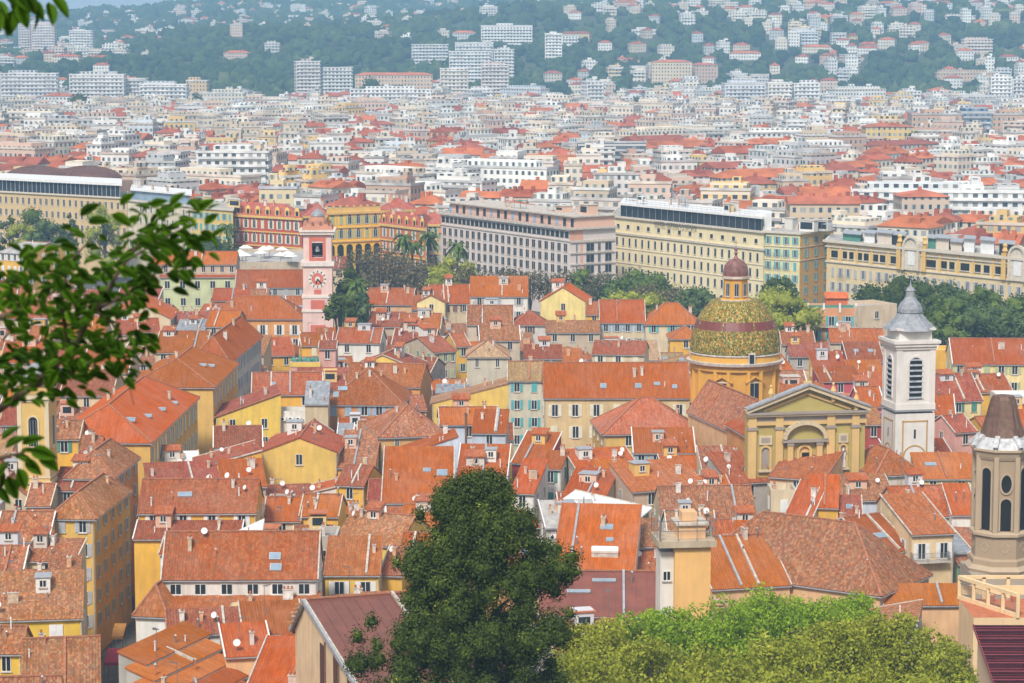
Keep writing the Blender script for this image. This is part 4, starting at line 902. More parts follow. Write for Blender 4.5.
def massena():
    red = (.46,.085,.04); yel = (.90,.54,.04)
    def blk(x0, y0, x1, y1, z, d, wc, rc, name, label, cols, rows, sh, rise=3.2, dorm=0):
        root, w, zz_, r, a = big(x0, y0, x1, y1, z, d, wc, name, label, 'palace')
        for i in range(rows): grid_windows(root, w-1, zz_, cols, [zz_-2.6-4.2*i], sh, 1.15, 2.4, L0=.5, arch=True, surround=None)
        b = MB(); ym = paint('trim_gold', (.72,.47,.14)); b.box(-.4, w+.4, -.5, 0, zz_-.7, zz_, ym); b.box(-.2, w+.2, -.3, 0, zz_-4.95, zz_-4.6, ym); b.box(-.2, w+.2, -.35, 0, zz_-9.2, zz_-8.8, ym)
        for i in range(cols+1): x = .5+(w-1)*i/cols; b.box(x-.2, x+.2, -.12, 0, zz_-8.8, zz_-.7, ym) if wc == yel else None
        n = max(3, cols); 
        for i in range(n):
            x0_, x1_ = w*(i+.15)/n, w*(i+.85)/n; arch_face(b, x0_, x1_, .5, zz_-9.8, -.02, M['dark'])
        b.build('trim', root)
        if rc:
            t = MB(); hd = d/2+.4; V = Vector((0, hd, rise)); plane(t, (-.4,-.4,zz_), (1,0,0), (0,1,rise/hd), [(0,0), (hd*.8, V.length), (w+.8-hd*.8, V.length), (w+.8,0)], M['worn'], False); plane(t, (w+.4,d+.4,zz_), (-1,0,0), (0,-1,rise/hd), [(0,0), (hd*.8, V.length), (w+.8-hd*.8, V.length), (w+.8,0)], M['worn'], False)
            t.face([(w+.4,-.4,zz_), (w+.4,d+.4,zz_), (w+.4-hd*.8, d/2, zz_+rise)], M['worn']); t.face([(-.4,d+.4,zz_), (-.4,-.4,zz_), (-.4+hd*.8, d/2, zz_+rise)], M['worn']); ro = t.build('roof', root, rc)
            for i in range(7): chimney(ro, random.uniform(.1,.9)*w, d/2+random.uniform(-2, 2), zz_+rise-.6, 0)
            for i in range(dorm):
                x = w*(i+.5)/dorm; q = MB(); q.box(x-.9, x+.9, .5, 3, zz_, zz_+2, ym); q.face([(x-.5,.48,zz_+.4), (x+.5,.48,zz_+.4), (x+.5,.48,zz_+1.7), (x-.5,.48,zz_+1.7)], M['glass']); q.lathe([(1.0, zz_+2), (.6, zz_+2.6), (0, zz_+2.8)], 8, ym, (x, 1.3)); q.build('dormer', ro)
        else:
            t = MB(); t.box(0, w, 0, .4, zz_, zz_+1.3, ym); t.box(0, w, .4, d, zz_, zz_+.1, M['farroof']); 
            for i in range(9): x = w*i/8; t.box(x-.4, x+.4, -.1, .6, zz_+1.3, zz_+1.9, ym)
            t.build('parapet', root, (.5,.12,.08))
        shear(root, w, r, a)
    blk(224, 213.5, 302, 218, 22, 16, red, (.46,.10,.07), 'red_palace', 'red palace row with golden dormers left of the square', 9, 2, 'cream', dorm=8)
    blk(302, 216, 326, 215, 22, 14, red, (.46,.10,.07), 'red_palace', 'narrow red palace bay joining the golden one behind the clock tower', 3, 2, 'cream')
    blk(326.5, 212.5, 381, 210.5, 22.6, 15, yel, None, 'golden_palace', 'golden yellow palace with green shutters and balustraded parapet', 6, 2, 'olive')
    blk(381.5, 210.5, 414, 209, 22, 14, red, (.46,.10,.07), 'red_palace', 'red palace bay right of the golden one', 4, 2, 'cream')
    blk(380, 223, 426, 228.5, 20, 14, (.55,.17,.05), (.40,.08,.05), 'orange_palace', 'orange red palace end with a row of golden dormers', 6, 3, 'cream', dorm=6)
    blk(426.5, 224, 439, 224, 19.5, 12, (.68,.62,.42), (.46,.10,.07), 'narrow_cream_house', 'narrow cream house wedged between orange palace and concrete hotel', 2, 3, 'olive')
massena()
# ================================================================== OLD TOWN houses, surveyed one by one: x0, x1, y of the front eave, eave level, depth, turn, roof, rise, wall, roof cover, windows
HS = [
# upper left
(160,235,277,17.5,10,1,'s',1.5,'N','o',5,3,None,dict(chim=1, ww=1.3, wh=1.9, first=1.9, fl=4.2, closed=.1)),
(152,236,264,20.5,10,1,'g',2.6,'X','o',9,1,None,dict(chim=2)),
(235.5,303,287,15.5,11,2,'g',3.6,'G','o',6,2,'grey',dict(chim=2)),
(207,303,318,15.5,12,0,'h',4.2,'O','o',6,2,'white',dict(chim=2, wh=2.2, first=2.6, closed=0, ww=1.1)),
(212,256,300,16,9,0,'g',2.2,'O','o',0,0,None,dict(chim=2)),
(250,268,296,18.5,6,0,'g',1.2,'X','m',1,1,None,dict(chim=1)),
(104,171,319,15,18,3,'x',3.6,'C','o',2,1,'grey',dict(chim=1)),
(118,160,334,15.5,10,12,'g',2.5,'C','o',0,0,None,dict(chim=1)),
(176,205,329,14.5,8,0,'s',1.2,'G','z',3,1,None,dict(chim=1)),
(206,236,326,15,14,-3,'g',2.5,'C','o',2,1,None,dict(chim=1)),
(60,105,306,15,12,4,'g',3,'C','r',3,1,None,{}),
(0,52,318,15,14,2,'g',3,'C','q',4,1,None,{}),
(54,104,336,15,12,2,'g',3,'C','o',3,1,None,{}),
(0,24,252,20,20,-30,'g',2,'Y','f',4,3,'white',dict(chim=0)),
(-10,26,300,16,14,4,'g',3,'Y','q',4,2,None,{}),
(26,52,345,15,12,0,'g',3,'C','q',2,1,None,{}),
(0,40,362,16,12,0,'g',3,'X','o',3,1,None,{}),
(42,84,366,16,12,0,'g',3,'C','r',3,1,None,{}),
# the long palace along the street
(48,150,441,20,44,-1.8,'h',4.2,'Y','o',0,0,'cream',dict(chim=3, side=12, rows=3, lab='long palace with huge orange tiled roof and yellow facade down the street', name='long_palace', cat='palace', sky=((.82,.3,1.3,.8),(.86,.5,1.3,.8),(.74,.12,1.6,1.0),(.9,.7,1,.7)), first=2.2, fl=4.3, wh=2.4, ww=1.1, closed=.3, wcol=(.70,.43,.11))),
(128,213,386,20.5,29,-1.8,'h',3.6,'Y','o',0,0,'cream',dict(chim=2, side=8, rows=3, lab='rear wing of the long palace, orange roof with pale skylights', name='long_palace', cat='palace', sky=((.75,.4,1.3,.8),(.82,.5,1.3,.8)), first=2.2, fl=4.3, wh=2.4, wcol=(.70,.45,.13))),
(190,229,361,20,38,-3,'h',4.0,'W','o',0,0,'grey',dict(chim=2, side=12, rows=3, lab='long white house row with many grey shutters along the upper street', first=2, fl=3.6, wh=2.1, closed=.3, wcol=(.60,.56,.50))),
(155,205,352,17,16,0,'g',3,'C','o',3,1,None,dict(chim=2)),
(82,128,372,18,14,0,'g',3.2,'C','o',3,1,None,dict(chim=2)),
(60,112,395,18,14,0,'g',3.2,'C','r',3,1,None,dict(chim=2)),
(0,16,424,17,12,0,'g',3,'G','r',2,1,None,dict(chim=1)),
(50,79,438,20.8,7,0,'g',2,'Y','m',1,1,'green',dict(chim=1, closed=0, ww=1.1)),
(0,18,408,18,10,0,'g',2.2,'C','o',0,0,None,{}),
(80,100,452,19.5,6,0,'g',1.8,'Y','m',1,1,None,dict(chim=2, dishes=1)),
(66,112,476,19,16,-4,'h',3.0,'O','m',0,0,'grey',dict(chim=2, side=4, rows=4, dishes=1, ant=1)),
(54,104,489,17.5,8,-4,'g',2.2,'G','r',2,1,None,dict(chim=1, sky=((.75,.35),))),
(50,94,516,18,19,-5,'h',2.6,'Y','m',2,1,'grey',dict(chim=1, side=5, rows=5, wcol=(.74,.47,.11), ant=1)),
(-12,28,496,17,9,0,'x',2.4,'C','m',2,1,None,dict(chim=1)),
(26,50,505,16.5,9,0,'g',2,'C','m',1,1,None,dict(chim=1, ant=1)),
(-5,48,540,16,10,0,'g',2.6,'P','m',2,1,None,dict(chim=2)),
(23,75,560,16.8,6,-3,'s',1.4,'C','m',1,1,None,dict(chim=1, ant=1)),
(-15,22,573,16,8,0,'g',2.4,'C','m',1,1,None,dict(chim=1)),
(15,50,582,17.2,3.2,3,'s',.7,'G','m',1,1,'white',dict(chim=1, first=1.1, wh=1.1, closed=0, verge=False)),
(44,76,594,16.2,11,6,'s',2,'Y','m',0,0,None,dict(chim=1)),
(-20,82,620,15,8.5,8,'s',3.4,'Y','m',2,1,'white',dict(chim=1, dishes=1, closed=1, ww=1.5, first=1.6, wcol=(.78,.52,.06))),
(-8,21,652,15,6,0,'g',2,'Y','m',1,1,None,dict(chim=0, wcol=(.78,.52,.06))),
(22,100,692,13.3,13,9,'g',3.8,'P','m',0,0,None,dict(chim=1)),
(-10,60,712,14,6,6,'g',2.6,'P','m',0,0,None,dict(chim=0)),
# right of the street
(136,166,611,15.3,17,-10,'h',2.6,'W','q',0,0,None,dict(chim=0, lab='white walled house with hipped orange roof at the street mouth')),
(164,318,611,15.3,4.6,1,'s',1.1,'W','q',0,0,None,dict(chim=2, verge=False, lab='low skirt of orange tiles under the white row with paired windows')),
(162,317,578,18.2,10,1,'g',4.2,'W','q',6,1,None,dict(chim=2, sky=((.72,.22,1.3,1),(.73,.1,1.3,1)), lab='white banded house with wide orange roof, two skylights and a row of windows', first=1.3, wh=1.25, ww=1.5, dishes=1, ant=1)),
(160,196,553,18.6,4.5,0,'s',1.0,'B','o',1,1,'white',dict(chim=0, ww=2.0, wh=1.5, closed=0, lab='pale blue dormer box with orange tiled lid above the white house')),
(224,262,549,17.8,8,4,'sr',2.0,'B','w',2,1,None,dict(chim=0)),
(134,240,538,15.6,4.5,1,'s',1.3,'Y','r',0,0,None,dict(chim=1)),
(138,256,512,18,11,1,'g',3.2,'Y','r',4,1,'white',dict(chim=2, sky=((.38,.25,1.8,.9),), dishes=2, ant=2)),
(150,187,489,16.5,8,14,'s',2.2,'Y','r',0,0,None,dict(chim=1)),
(188,222,489,16.5,8,14,'s',2.4,'O','r',1,1,None,dict(chim=1, dishes=1)),
(222,266,487,17,8,10,'s',2.4,'C','o',1,1,None,dict(chim=2, dishes=1)),
(200,262,468,16,9,12,'sr',2.2,'Y','r',1,1,None,dict(chim=2, dishes=1)),
(158,200,470,15,7,10,'s',1.5,'C','w',1,1,None,dict(chim=1, dishes=1)),
(216,281,417,15.5,10,10,'sr',3.6,'Y','r',2,2,None,dict(chim=1, wcol=(.80,.56,.10))),
(252,322,394,16.6,9,4,'g',3,'Y','q',2,1,None,dict(chim=2, sky=((.3,.2),))),
(290,320,362,17,6,0,'f',0,'K','f',0,0,None,dict(chim=0, lab='pink house top with planted yellow roof terrace')),
(319,336,348,19.5,5,0,'g',1.0,'K','r',1,1,None,dict(chim=0)),
(278,317,411,16,5,0,'f',0,'W','f',0,0,None,dict(chim=0)),
(305,328,403,17.6,4.5,0,'s',3,'C','z',0,0,None,dict(chim=1)),
(326,402,403,16.5,14,-3,'h',5,'O','q',5,1,'blue',dict(chim=3, sky=((.2,.18,1.6,.9),(.12,.1)), ww=1.1, wcol=(.66,.30,.10))),
(352,414,366,16.8,9,-12,'x',2.2,'Y','r',2,1,None,dict(chim=1, wcol=(.80,.58,.12))),
(345,420,385,15,12,-8,'g',3.2,'O','q',0,0,None,dict(chim=2)),
(404,430,372,15,12,-12,'g',2,'G','r',1,2,'grey',dict(chim=1)),
(434,456,352,17,14,28,'g',2,'X','r',3,3,'olive',dict(chim=1)),
(456,470,346,16.5,8,20,'g',2,'Y','q',1,3,'olive',dict(chim=1)),
(467,508,356,19,9,0,'h',2.4,'C','t',2,1,None,dict(chim=1, ww=.7, wcol=(.55,.50,.40))),
(432,508,403,14.5,8,0,'sr',3.4,'Y','t',3,1,None,dict(chim=1, wcol=(.78,.54,.12))),
(436,470,392,14,6,0,'s',.6,'B','z',0,0,None,dict(chim=1, dishes=1)),
(380,446,436,17.3,13,12,'h',3.8,'O','m',2,1,None,dict(chim=1, wcol=(.64,.38,.14), side=3, ww=.7, wh=1.4)),
(338,374,467,14,12,-2,'s',3.6,'Y','m',1,2,'green',dict(chim=1)),
(262,337,451,16.4,13,-2,'x',2.1,'Y','r',1,1,None,dict(chim=2, wcol=(.74,.50,.12), dishes=1)),
(293,329,438,16.6,7,0,'x',1.8,'Y','r',0,0,None,dict(chim=1)),
(337,352,441,15.2,5,0,'s',2,'G','z',0,0,None,dict(chim=0)),
(214,262,447,15.8,9,6,'g',2.4,'C','r',2,1,None,dict(chim=1, dishes=1)),
(336,364,484,15,9,-14,'g',2,'Y','r',1,1,None,dict(chim=1)),
(440,498,424,17,8,4,'g',2,'B','o',1,1,None,dict(chim=2, ant=1)),
(472,506,432,17.8,6,-4,'s',2.6,'B','o',1,1,None,dict(chim=1, lab='narrow pale blue house with steep orange lid beside a brown flue')),
(398,458,456,16.2,7,6,'sr',2.8,'B','o',0,0,None,dict(chim=1)),
(400,436,478,14.6,7,5,'s',1.6,'B','o',1,1,None,dict(chim=0)),
(382,453,502,14,15,1,'s',5.2,'W','o',3,1,'lilac',dict(chim=1, sky=((.62,.55,1.1,1),(.84,.5,1.5,1.7)), closed=0, ww=1.2, first=1.5, lab='white house with big orange roof, two skylights and lilac shutters')),
(456,506,482,15.2,11,-3,'s',3.6,'W','o',1,1,None,dict(chim=2)),
(368,386,500,13.5,10,0,'g',2,'X','r',1,2,None,dict(chim=0)),
(264,300,520,15,9,0,'g',2.2,'C','o',1,1,None,dict(chim=1, dishes=1, ant=1)),
(300,338,515,15.5,8,-4,'g',2,'Y','o',0,0,None,dict(chim=1, dishes=1)),
(266,292,502,16,6,0,'f',0,'G','f',0,0,None,dict(chim=1)),
(316,337,536,18,6,0,'f',0,'G','z',1,1,None,dict(chim=1, wh=.9, ww=.9, closed=0)),
(334,399,541,15.5,12,-18,'g',2.6,'Y','m',0,0,None,dict(chim=1, dishes=1, wcol=(.80,.58,.10))),
(398,440,528,14.5,10,-8,'g',2.2,'W','o',1,1,None,dict(chim=2, dishes=1)),
(325,379,574,15.5,8,0,'s',2.9,'Y','q',2,1,'white',dict(chim=1, closed=0, ww=1.2, first=1.7, wcol=(.76,.48,.08))),
(380,402,574,14.5,7,-8,'s',2,'Y','r',0,0,None,dict(chim=1, dishes=1)),
(398,440,560,14.5,10,-6,'g',2.4,'P','o',1,1,None,{}),
(300,334,628,15.6,6,-6,'s',1.6,'C','q',0,0,None,dict(chim=0)),
# slanting roof strips at the bottom
(240,312,705,14.2,14,-6,'s',3.4,'P','o',0,0,None,dict(chim=1)),
(168,240,634,15.6,4,10,'s',1.7,'W','r',0,0,None,dict(chim=2, dishes=1)),
(226,272,656,15.6,6.5,12,'s',1.8,'P','o',0,0,None,dict(chim=1, dishes=1, ant=1)),
(244,304,634,16,7,10,'s',1.8,'W','o',0,0,None,dict(chim=1, ant=1)),
(268,312,668,15.4,7,-8,'s',2.0,'C','o',0,0,None,dict(chim=1, dishes=1)),
# centre
(524,562,358,16,8,0,'g',2,'C','r',2,1,'teal',dict(chim=2)),
(508,543,380,18.5,9,0,'g',2.6,'C','t',2,4,'teal',dict(chim=1, wcol=(.60,.56,.44))),
(544,568,377,17,7,0,'g',1.6,'C','t',1,1,None,dict(chim=1)),
(568,592,376,17.5,7,0,'g',2,'W','o',1,1,'blue',dict(chim=1, dishes=1)),
(594,625,371,18,6,0,'f',0,'W','f',0,0,None,dict(chim=1)),
(544,690,397,19,15,0,'g',4.6,'C','o',7,3,'cream',dict(chim=3, sky=((.41,.15,1,1.2),(.65,.15,1,1.2),(.78,.18,1,.8),(.90,.14,.8,1)), first=2.2, fl=3.6, wh=2.0, ww=1.05, wcol=(.66,.50,.26), closed=.35, lab='long cream house with four skylights in its orange roof and cream shutters')),
(604,700,433,17,13,6,'h',4.4,'Y','q',2,2,None,dict(chim=1, rcol=(.46,.13,.06), wcol=(.68,.44,.12))),
(634,695,452,16.2,6.5,0,'s',2.6,'Y','o',4,1,'blue',dict(chim=1, wcol=(.76,.50,.12), closed=.1)),
(512,546,462,15.5,10,-14,'s',3,'R','o',1,1,None,dict(chim=1)),
(510,534,492,15,10,-12,'s',3,'W','o',1,1,None,dict(chim=2)),
(541,561,468,16,7,-10,'s',1.4,'W','o',1,3,'green',dict(chim=1)),
(561,584,458,16,7,0,'f',0,'B','f',0,0,None,dict(chim=0)),
(578,640,472,15.5,8,14,'s',2,'X','o',3,1,None,dict(chim=1, dishes=2)),
(560,603,500,15,9,-16,'s',3,'X','o',0,0,None,dict(chim=1, dishes=1)),
(558,634,516,15.2,9,-16,'sl',1.8,'L','w',3,1,'green',dict(chim=2)),
(604,634,488,14.8,8,8,'s',2.6,'C','o',1,1,None,dict(chim=1)),
(632,706,491,16.4,8,20,'s',2.6,'X','q',2,1,None,dict(chim=1, wcol=(.52,.38,.28))),
(664,702,470,14.5,8,6,'s',2,'C','o',1,1,None,dict(chim=1, dishes=1)),
(703,748,472,16.2,8,2,'s',2.4,'C','m',1,1,None,dict(chim=1, dishes=1)),
(662,756,517,14.4,10,4,'g',3.2,'C','m',3,1,None,dict(chim=3, dishes=2)),
(704,734,496,15,7,6,'s',1.6,'C','o',1,1,None,dict(chim=1, dishes=1)),
(731,772,483,15.8,9,18,'s',2.8,'G','q',1,1,None,dict(chim=2, dishes=1)),
(744,768,466,17.5,8,-22,'x',2.4,'W','q',0,0,None,dict(chim=0)),
(735,778,432,20.5,21,15,'x',4.6,'P','m',0,0,None,dict(chim=0, side=0, lab='broad mottled tile roof of the church transept below the dome', cat='church wing', name='church_transept')),
(546,600,527,14.8,8,6,'s',2,'G','f',2,1,None,dict(chim=2)),
(770,824,476,17.2,14,-22,'s',3.2,'P','q',1,1,None,dict(chim=0, dishes=0)),
# right side
(814,846,368,16.5,8,0,'s',2,'Y','o',2,1,None,dict(chim=1, dishes=1)),
(848,884,361,16.8,8,0,'s',2.6,'R','r',2,1,None,dict(chim=1, sky=((.3,.5),(.7,.5)))),
(850,884,376,16,7,0,'s',2,'Y','o',1,1,None,dict(chim=1, dishes=1)),
(820,862,381,17.4,7,4,'s',1.6,'M','o',1,1,None,dict(chim=1)),
(858,882,386,16.2,6,-8,'s',1.6,'M','o',1,1,'blue',dict(chim=1)),
(860,884,406,16.5,8,6,'g',2.6,'M','o',1,1,None,dict(chim=1)),
(863,884,424,16,6,4,'s',1.6,'R','m',1,2,None,dict(chim=0, lab='dark red house squeezed between church front and white bell tower')),
(933,953,350,18.5,7,0,'f',0,'Y','w',0,0,None,dict(chim=0, dishes=1)),
(953,1036,363,17.5,12,-3,'g',3.8,'L','o',6,3,'olive',dict(chim=1, closed=.5, ww=1.1)),
(936,982,401,16.8,10,14,'g',3.8,'L','r',3,1,'green',dict(chim=1, side=2)),
(934,955,414,15.8,12,-6,'g',2.4,'R','o',1,3,'brown',dict(chim=0)),
(966,1012,392,16.5,8,12,'g',2.4,'Y','q',2,2,None,dict(chim=1, dishes=1)),
(955,976,432,15.2,8,22,'g',2,'K','r',1,2,None,dict(chim=1)),
(1004,1040,426,17.5,9,0,'g',2.6,'C','o',2,1,None,dict(chim=1)),
(1000,1040,398,17,9,0,'f',0,'W','w',0,0,None,dict(chim=0)),
(876,921,474,17,11,15,'h',2.8,'W','q',2,1,None,dict(chim=0, wcol=(.60,.53,.44), ww=.7, wh=1.1, closed=0, lab='square pale house with hipped tile roof in front of the white bell tower')),
(919,976,478,16.4,7,1,'s',2.4,'L','o',2,1,None,dict(chim=0, sky=((.28,.5,1.6,.9),))),
(898,952,516,15,10,8,'g',3,'C','q',1,1,None,dict(chim=2, dishes=1, ant=1)),
(952,978,514,15.5,8,0,'s',2.6,'W','o',0,0,None,dict(chim=0)),
(835,896,500,15,8,4,'s',2,'B','m',2,1,None,dict(chim=1, dishes=1)),
(785,812,516,15.6,9,-20,'s',3.2,'W','o',1,1,None,dict(chim=1)),
(808,838,506,16.6,7,-8,'s',3.0,'Y','o',0,0,None,dict(chim=0)),
(838,862,520,15,7,-6,'s',2,'C','r',1,1,None,dict(chim=1, sky=((.5,.5),))),
(771,797,490,17.4,5,0,'f',0,'C','f',1,1,'white',dict(chim=1, ant=1)),
(875,912,553,16,13,30,'g',3.2,'P','o',1,1,None,dict(chim=1, sky=((.5,.2,1.8,1),), verge=True)),
(912,954,534,18.3,11,12,'s',2.8,'C','q',2,1,'white',dict(chim=0, closed=0, ww=1.0, wh=2.0, first=2.2, wcol=(.76,.58,.34), lab='peach cream house with white shutters and black iron balcony')),
(912,957,561,13.6,4,10,'f',0,'B','f',2,1,'teal',dict(chim=0)),
(954,972,552,15,9,8,'s',1.4,'C','z',0,0,None,dict(chim=0)),
(958,974,563,14,5,6,'s',1.2,'N','m',2,1,'green',dict(chim=0)),
(740,816,552,17.4,8,0,'s',2.2,'P','o',0,0,None,dict(chim=1, wcol=(.78,.56,.26), dishes=0, rows=0)),
(712,790,588,15.8,16,14,'g',4.2,'P','o',0,0,None,dict(chim=3)),
(716,772,545,15.4,8,4,'g',2.4,'X','q',1,1,None,dict(chim=1)),
(880,0,593,16,25,56,'h',6.2,'P','m',0,0,None,dict(w=13, chim=0, lab='church hall under a huge hipped roof of old mottled tiles', cat='church hall', name='church_hall')),
(884,972,604,14.6,3.6,1,'s',1.5,'P','o',0,0,None,dict(chim=0)),
(553,634,567,15.6,14,-6,'s',5.0,'W','o',0,0,None,dict(chim=1, sky=((.6,.62,1.6,1.2),(.66,.42,.9,.8)), dishes=0)),
(634,664,572,14,12,-6,'s',2.6,'W','q',0,0,None,dict(chim=2, dishes=1)),
(540,668,614,15.5,13,-2,'g',3.4,'P','b',0,0,None,dict(chim=0, sky=((.3,.25,2.6,.5),(.5,.38,2.6,.5)), lab='wide brown red roof with two long pale skylights beside the dark tree')),
(618,662,546,16,7,4,'s',2,'G','m',1,1,None,dict(chim=2)),
(668,716,532,15.2,8,2,'g',2,'W','m',2,1,None,dict(chim=2, dishes=1)),
# middle upper
(224,304,262,18,38,0,'f',0,'X','f',0,0,None,dict(chim=0, side=0, lab='low pale terrace block carrying white parasols before the red palaces', rows=0)),
(318,345,268,17,12,-2,'g',2.4,'C','r',2,1,None,dict(chim=2)),
(365,412,304,15.5,12,-4,'g',3,'P','q',1,1,None,dict(chim=3)),
(412,432,309,15.5,8,0,'s',2.2,'G','q',1,1,None,dict(chim=1, dishes=1)),
(430,470,303,16.6,10,4,'g',3.6,'C','o',4,1,'brown',dict(chim=1)),
(417,445,302,17,7,-6,'x',1.6,'L','q',1,1,None,dict(chim=1)),
(470,528,296,18.2,9,0,'s',3.6,'W','o',3,2,'grey',dict(chim=1)),
(540,586,301,17.8,10,-8,'x',3.2,'L','o',1,1,None,dict(chim=1, wcol=(.80,.66,.26))),
(586,602,314,16.5,9,-5,'g',2.2,'Y','q',1,1,None,dict(chim=1)),
(600,645,322,16.4,9,0,'g',4.2,'C','o',4,2,'blue',dict(chim=1, closed=0)),
(645,700,323,16.4,9,0,'h',3.8,'C','o',3,2,'teal',dict(chim=2)),
(670,702,338,15,7,0,'h',2,'Y','o',1,1,None,dict(chim=0)),
(513,546,324,16,8,0,'h',2.4,'W','r',1,1,'brown',dict(chim=1)),
(467,513,324,16,10,0,'g',3.4,'X','m',2,1,None,dict(chim=2)),
(546,600,332,15,9,0,'g',1.8,'X','m',3,1,None,dict(chim=1)),
(342,368,318,16,7,-2,'g',2,'C','o',2,1,None,dict(chim=1, dishes=1)),
(366,400,326,15.5,8,-6,'s',2.2,'X','r',1,1,None,dict(chim=1, dishes=2)),
(398,440,328,15,9,-4,'g',2.6,'C','q',2,1,None,dict(chim=1, dishes=1)),
(392,434,344,15.6,8,-8,'g',2.6,'C','r',2,1,None,dict(chim=2, dishes=1)),
(336,380,342,15.6,8,-6,'g',2.4,'W','q',2,1,None,dict(chim=1, dishes=1)),
(480,520,340,15.5,8,4,'g',2.4,'X','m',2,2,None,dict(chim=1)),
(808,856,308,19.5,9,0,'f',0,'O','f',3,4,'teal',dict(chim=0, wcol=(.70,.33,.16), closed=0, first=1.9, ww=1.2, wh=2.1, lab='orange house with teal shutters and green planted roof terrace')),
(856.5,897,306,20,9,26,'f',0,'C','f',1,1,None,dict(chim=0, wcol=(.68,.54,.38))),
(776,812,328,15,9,-6,'s',.6,'W','w',0,0,None,dict(chim=0)),
(782,815,344,15.5,9,0,'g',2,'X','q',2,1,None,dict(chim=2, dishes=1)),
(790,830,356,15,8,0,'g',2,'G','r',2,1,None,dict(chim=1)),
(830,884,342,15.5,9,-4,'g',2.2,'X','q',2,1,None,dict(chim=2, dishes=1)),
]
HOUSE = {}; SHOWN = []
REV = {(544,397): 58, (380,436): 36, (262,451): 26, (216,417): 26, (352,366): 20, (432,403): 20, (508,380): 60, (467,356): 30, (207,318): 26, (160,277): 45, (136,611): 34, (326,403): 18, (470,296): 16, (540,301): 26, (600,322): 20, (645,323): 18, (808,308): 34, (953,363): 34, (604,433): 22, (434,352): 30, (382,502): 12, (336,484): 20, (876,474): 26, (912,534): 40, (334,541): 16}
for (xa, xb, ya, yl, Yq, dq) in ((748, 866, 412, 468, 351, 3), (882, 936, 410, 462, 367, 6), (690, 782, 365, 404, 385, 14), (303, 333, 300, 334, 539, 6), (60, 150, 441, 0, 0, 0)):
    if yl: SHOWN.append((xa, xb, ya, [((xa-512)/F*Yq, Yq), ((xb-512)/F*Yq, Yq), ((xb-512)/F*Yq, Yq+dq), ((xa-512)/F*Yq, Yq+dq)], yl))
def roof_box(hh):
    root, wo, ro, rz, w, d, zz = hh; b = MB(); bw, bd = random.uniform(1.4, 2.6), random.uniform(1.6, 2.4); x, y = random.uniform(.08, .7)*(w-bw), random.uniform(.35, .6)*d; z0 = min(rz(x, y), rz(x+bw, y))-.3; z1 = rz(x+bw/2, y)+random.uniform(1.1, 1.9)
    b.box(0, bw, 0, bd, z0, z1, M['ppaint']); b.build('roof_box', root, random.choice([(.6,.56,.5), (.72,.46,.14), (.62,.62,.66), (.70,.45,.32), (.74,.72,.68)]), (x, y, 0)); b = MB()
    if random.random() < .6: plane(b, (-.25, -.3, z1), (1,0,0), (0,1,.22), [(0, bd+.5), (bw+.5, bd+.5)], M['worn'], True, .1); b.build('box_roof', root, (.44,.11,.03), (x, y, 0))
    else: b.box(-.15, bw+.15, -.15, bd+.15, z1, z1+.1, M['zinc']); b.build('box_roof', root, None, (x, y, 0))
    window(root, (x+bw/2, y, z1-.65), 0, .8, .85, None)
for q in HS:
    x0, x1, y, z, d, r_, rf, rs, wl, rc, c_, rw_, sh_, k_ = q
    k_ = dict(k_); 
    if 'rows' in k_: rw_ = k_.pop('rows')
    HOUSE[(x0, y)] = H(x0, x1, y, z, d, r_, rf, rs, wl, rc, c_, rw_, sh_, **k_)
    if x1: SHOWN.append((x0, x1, y, OCC[-1][0], y+REV.get((x0, y), 6+rw_*9 if rw_ else 5)))
    if k_.get('chim', 1) > 0 and rf in 'gxs' and 4 < HOUSE[(x0, y)][4] < 14 and not k_.get('lab'):
        for i_ in range(random.choice((0, 1, 1, 2) if HOUSE[(x0, y)][4] > 7 else (0, 1))): roof_box(HOUSE[(x0, y)])
def H2(x0, y0, x1, y1, z, d, roof, rise, wall, rc, **k):
    a = at_z(x0, y0, z); b_ = at_z(x1, y1, z); r = math.atan2(b_.y-a.y, b_.x-a.x); return house_at((a.x, a.y), r, (b_-a).length, d, z, roof, rise, wall, rc, 0, 0, None, **k)
for i, (x0, y0, x1, y1, z) in enumerate(((145,664,210,633,16.4), (153,680,222,647,15.5), (161,696,233,660,14.6), (170,712,246,675,13.7), (180,728,260,690,12.8))):
    H2(x0, y0, x1, y1, z, 3.0, 's', 1.0, 'G', 'o', chim=(i == 2)*1, ant=1 if i in (1, 3) else 0, dishes=1 if i == 3 else 0, verge=False, lab=('uppermost','second','middle','fourth','lowest')[i]+' of five slanting orange roof strips edged with grey gutters', ov=.25)
# extras on single houses
rt = HOUSE[(290,362)]; b = MB()
for i in range(14): cx_, cy_ = random.uniform(.4, rt[4]-.4), random.uniform(.5, 3); b.lathe([(.0, rt[6]-.7), (.5, rt[6]-.3), (.45, rt[6]+.3), (0, rt[6]+random.uniform(.5, 1.0))], 6, None or M['shut_green'], (cx_, cy_), smooth=False)
b.box(-.1, rt[4]+.1, -.12, .02, rt[6]-.9, rt[6]-.1, M['ppaint']); b.build('roof_garden', rt[0], (.72,.5,.1))
rt = HOUSE[(808,308)]; b = MB()
for i in range(3): b.box(rt[4]*(i+.08)/3, rt[4]*(i+.92)/3, .3, .9, rt[6]-.6, rt[6]+.55, M['shut_green'])
b.build('planter', rt[0]); b = MB()
for i in range(4): x = rt[4]*i/3; b.box(x-.2, x+.2, -.05, .35, rt[6]-.9, rt[6]+1.0, M['white'])
b.box(-.3, rt[4]+.3, -1.0, 0, rt[6]-4.1, rt[6]-3.95, M['mortar']); b.build('terrace_post', rt[0])
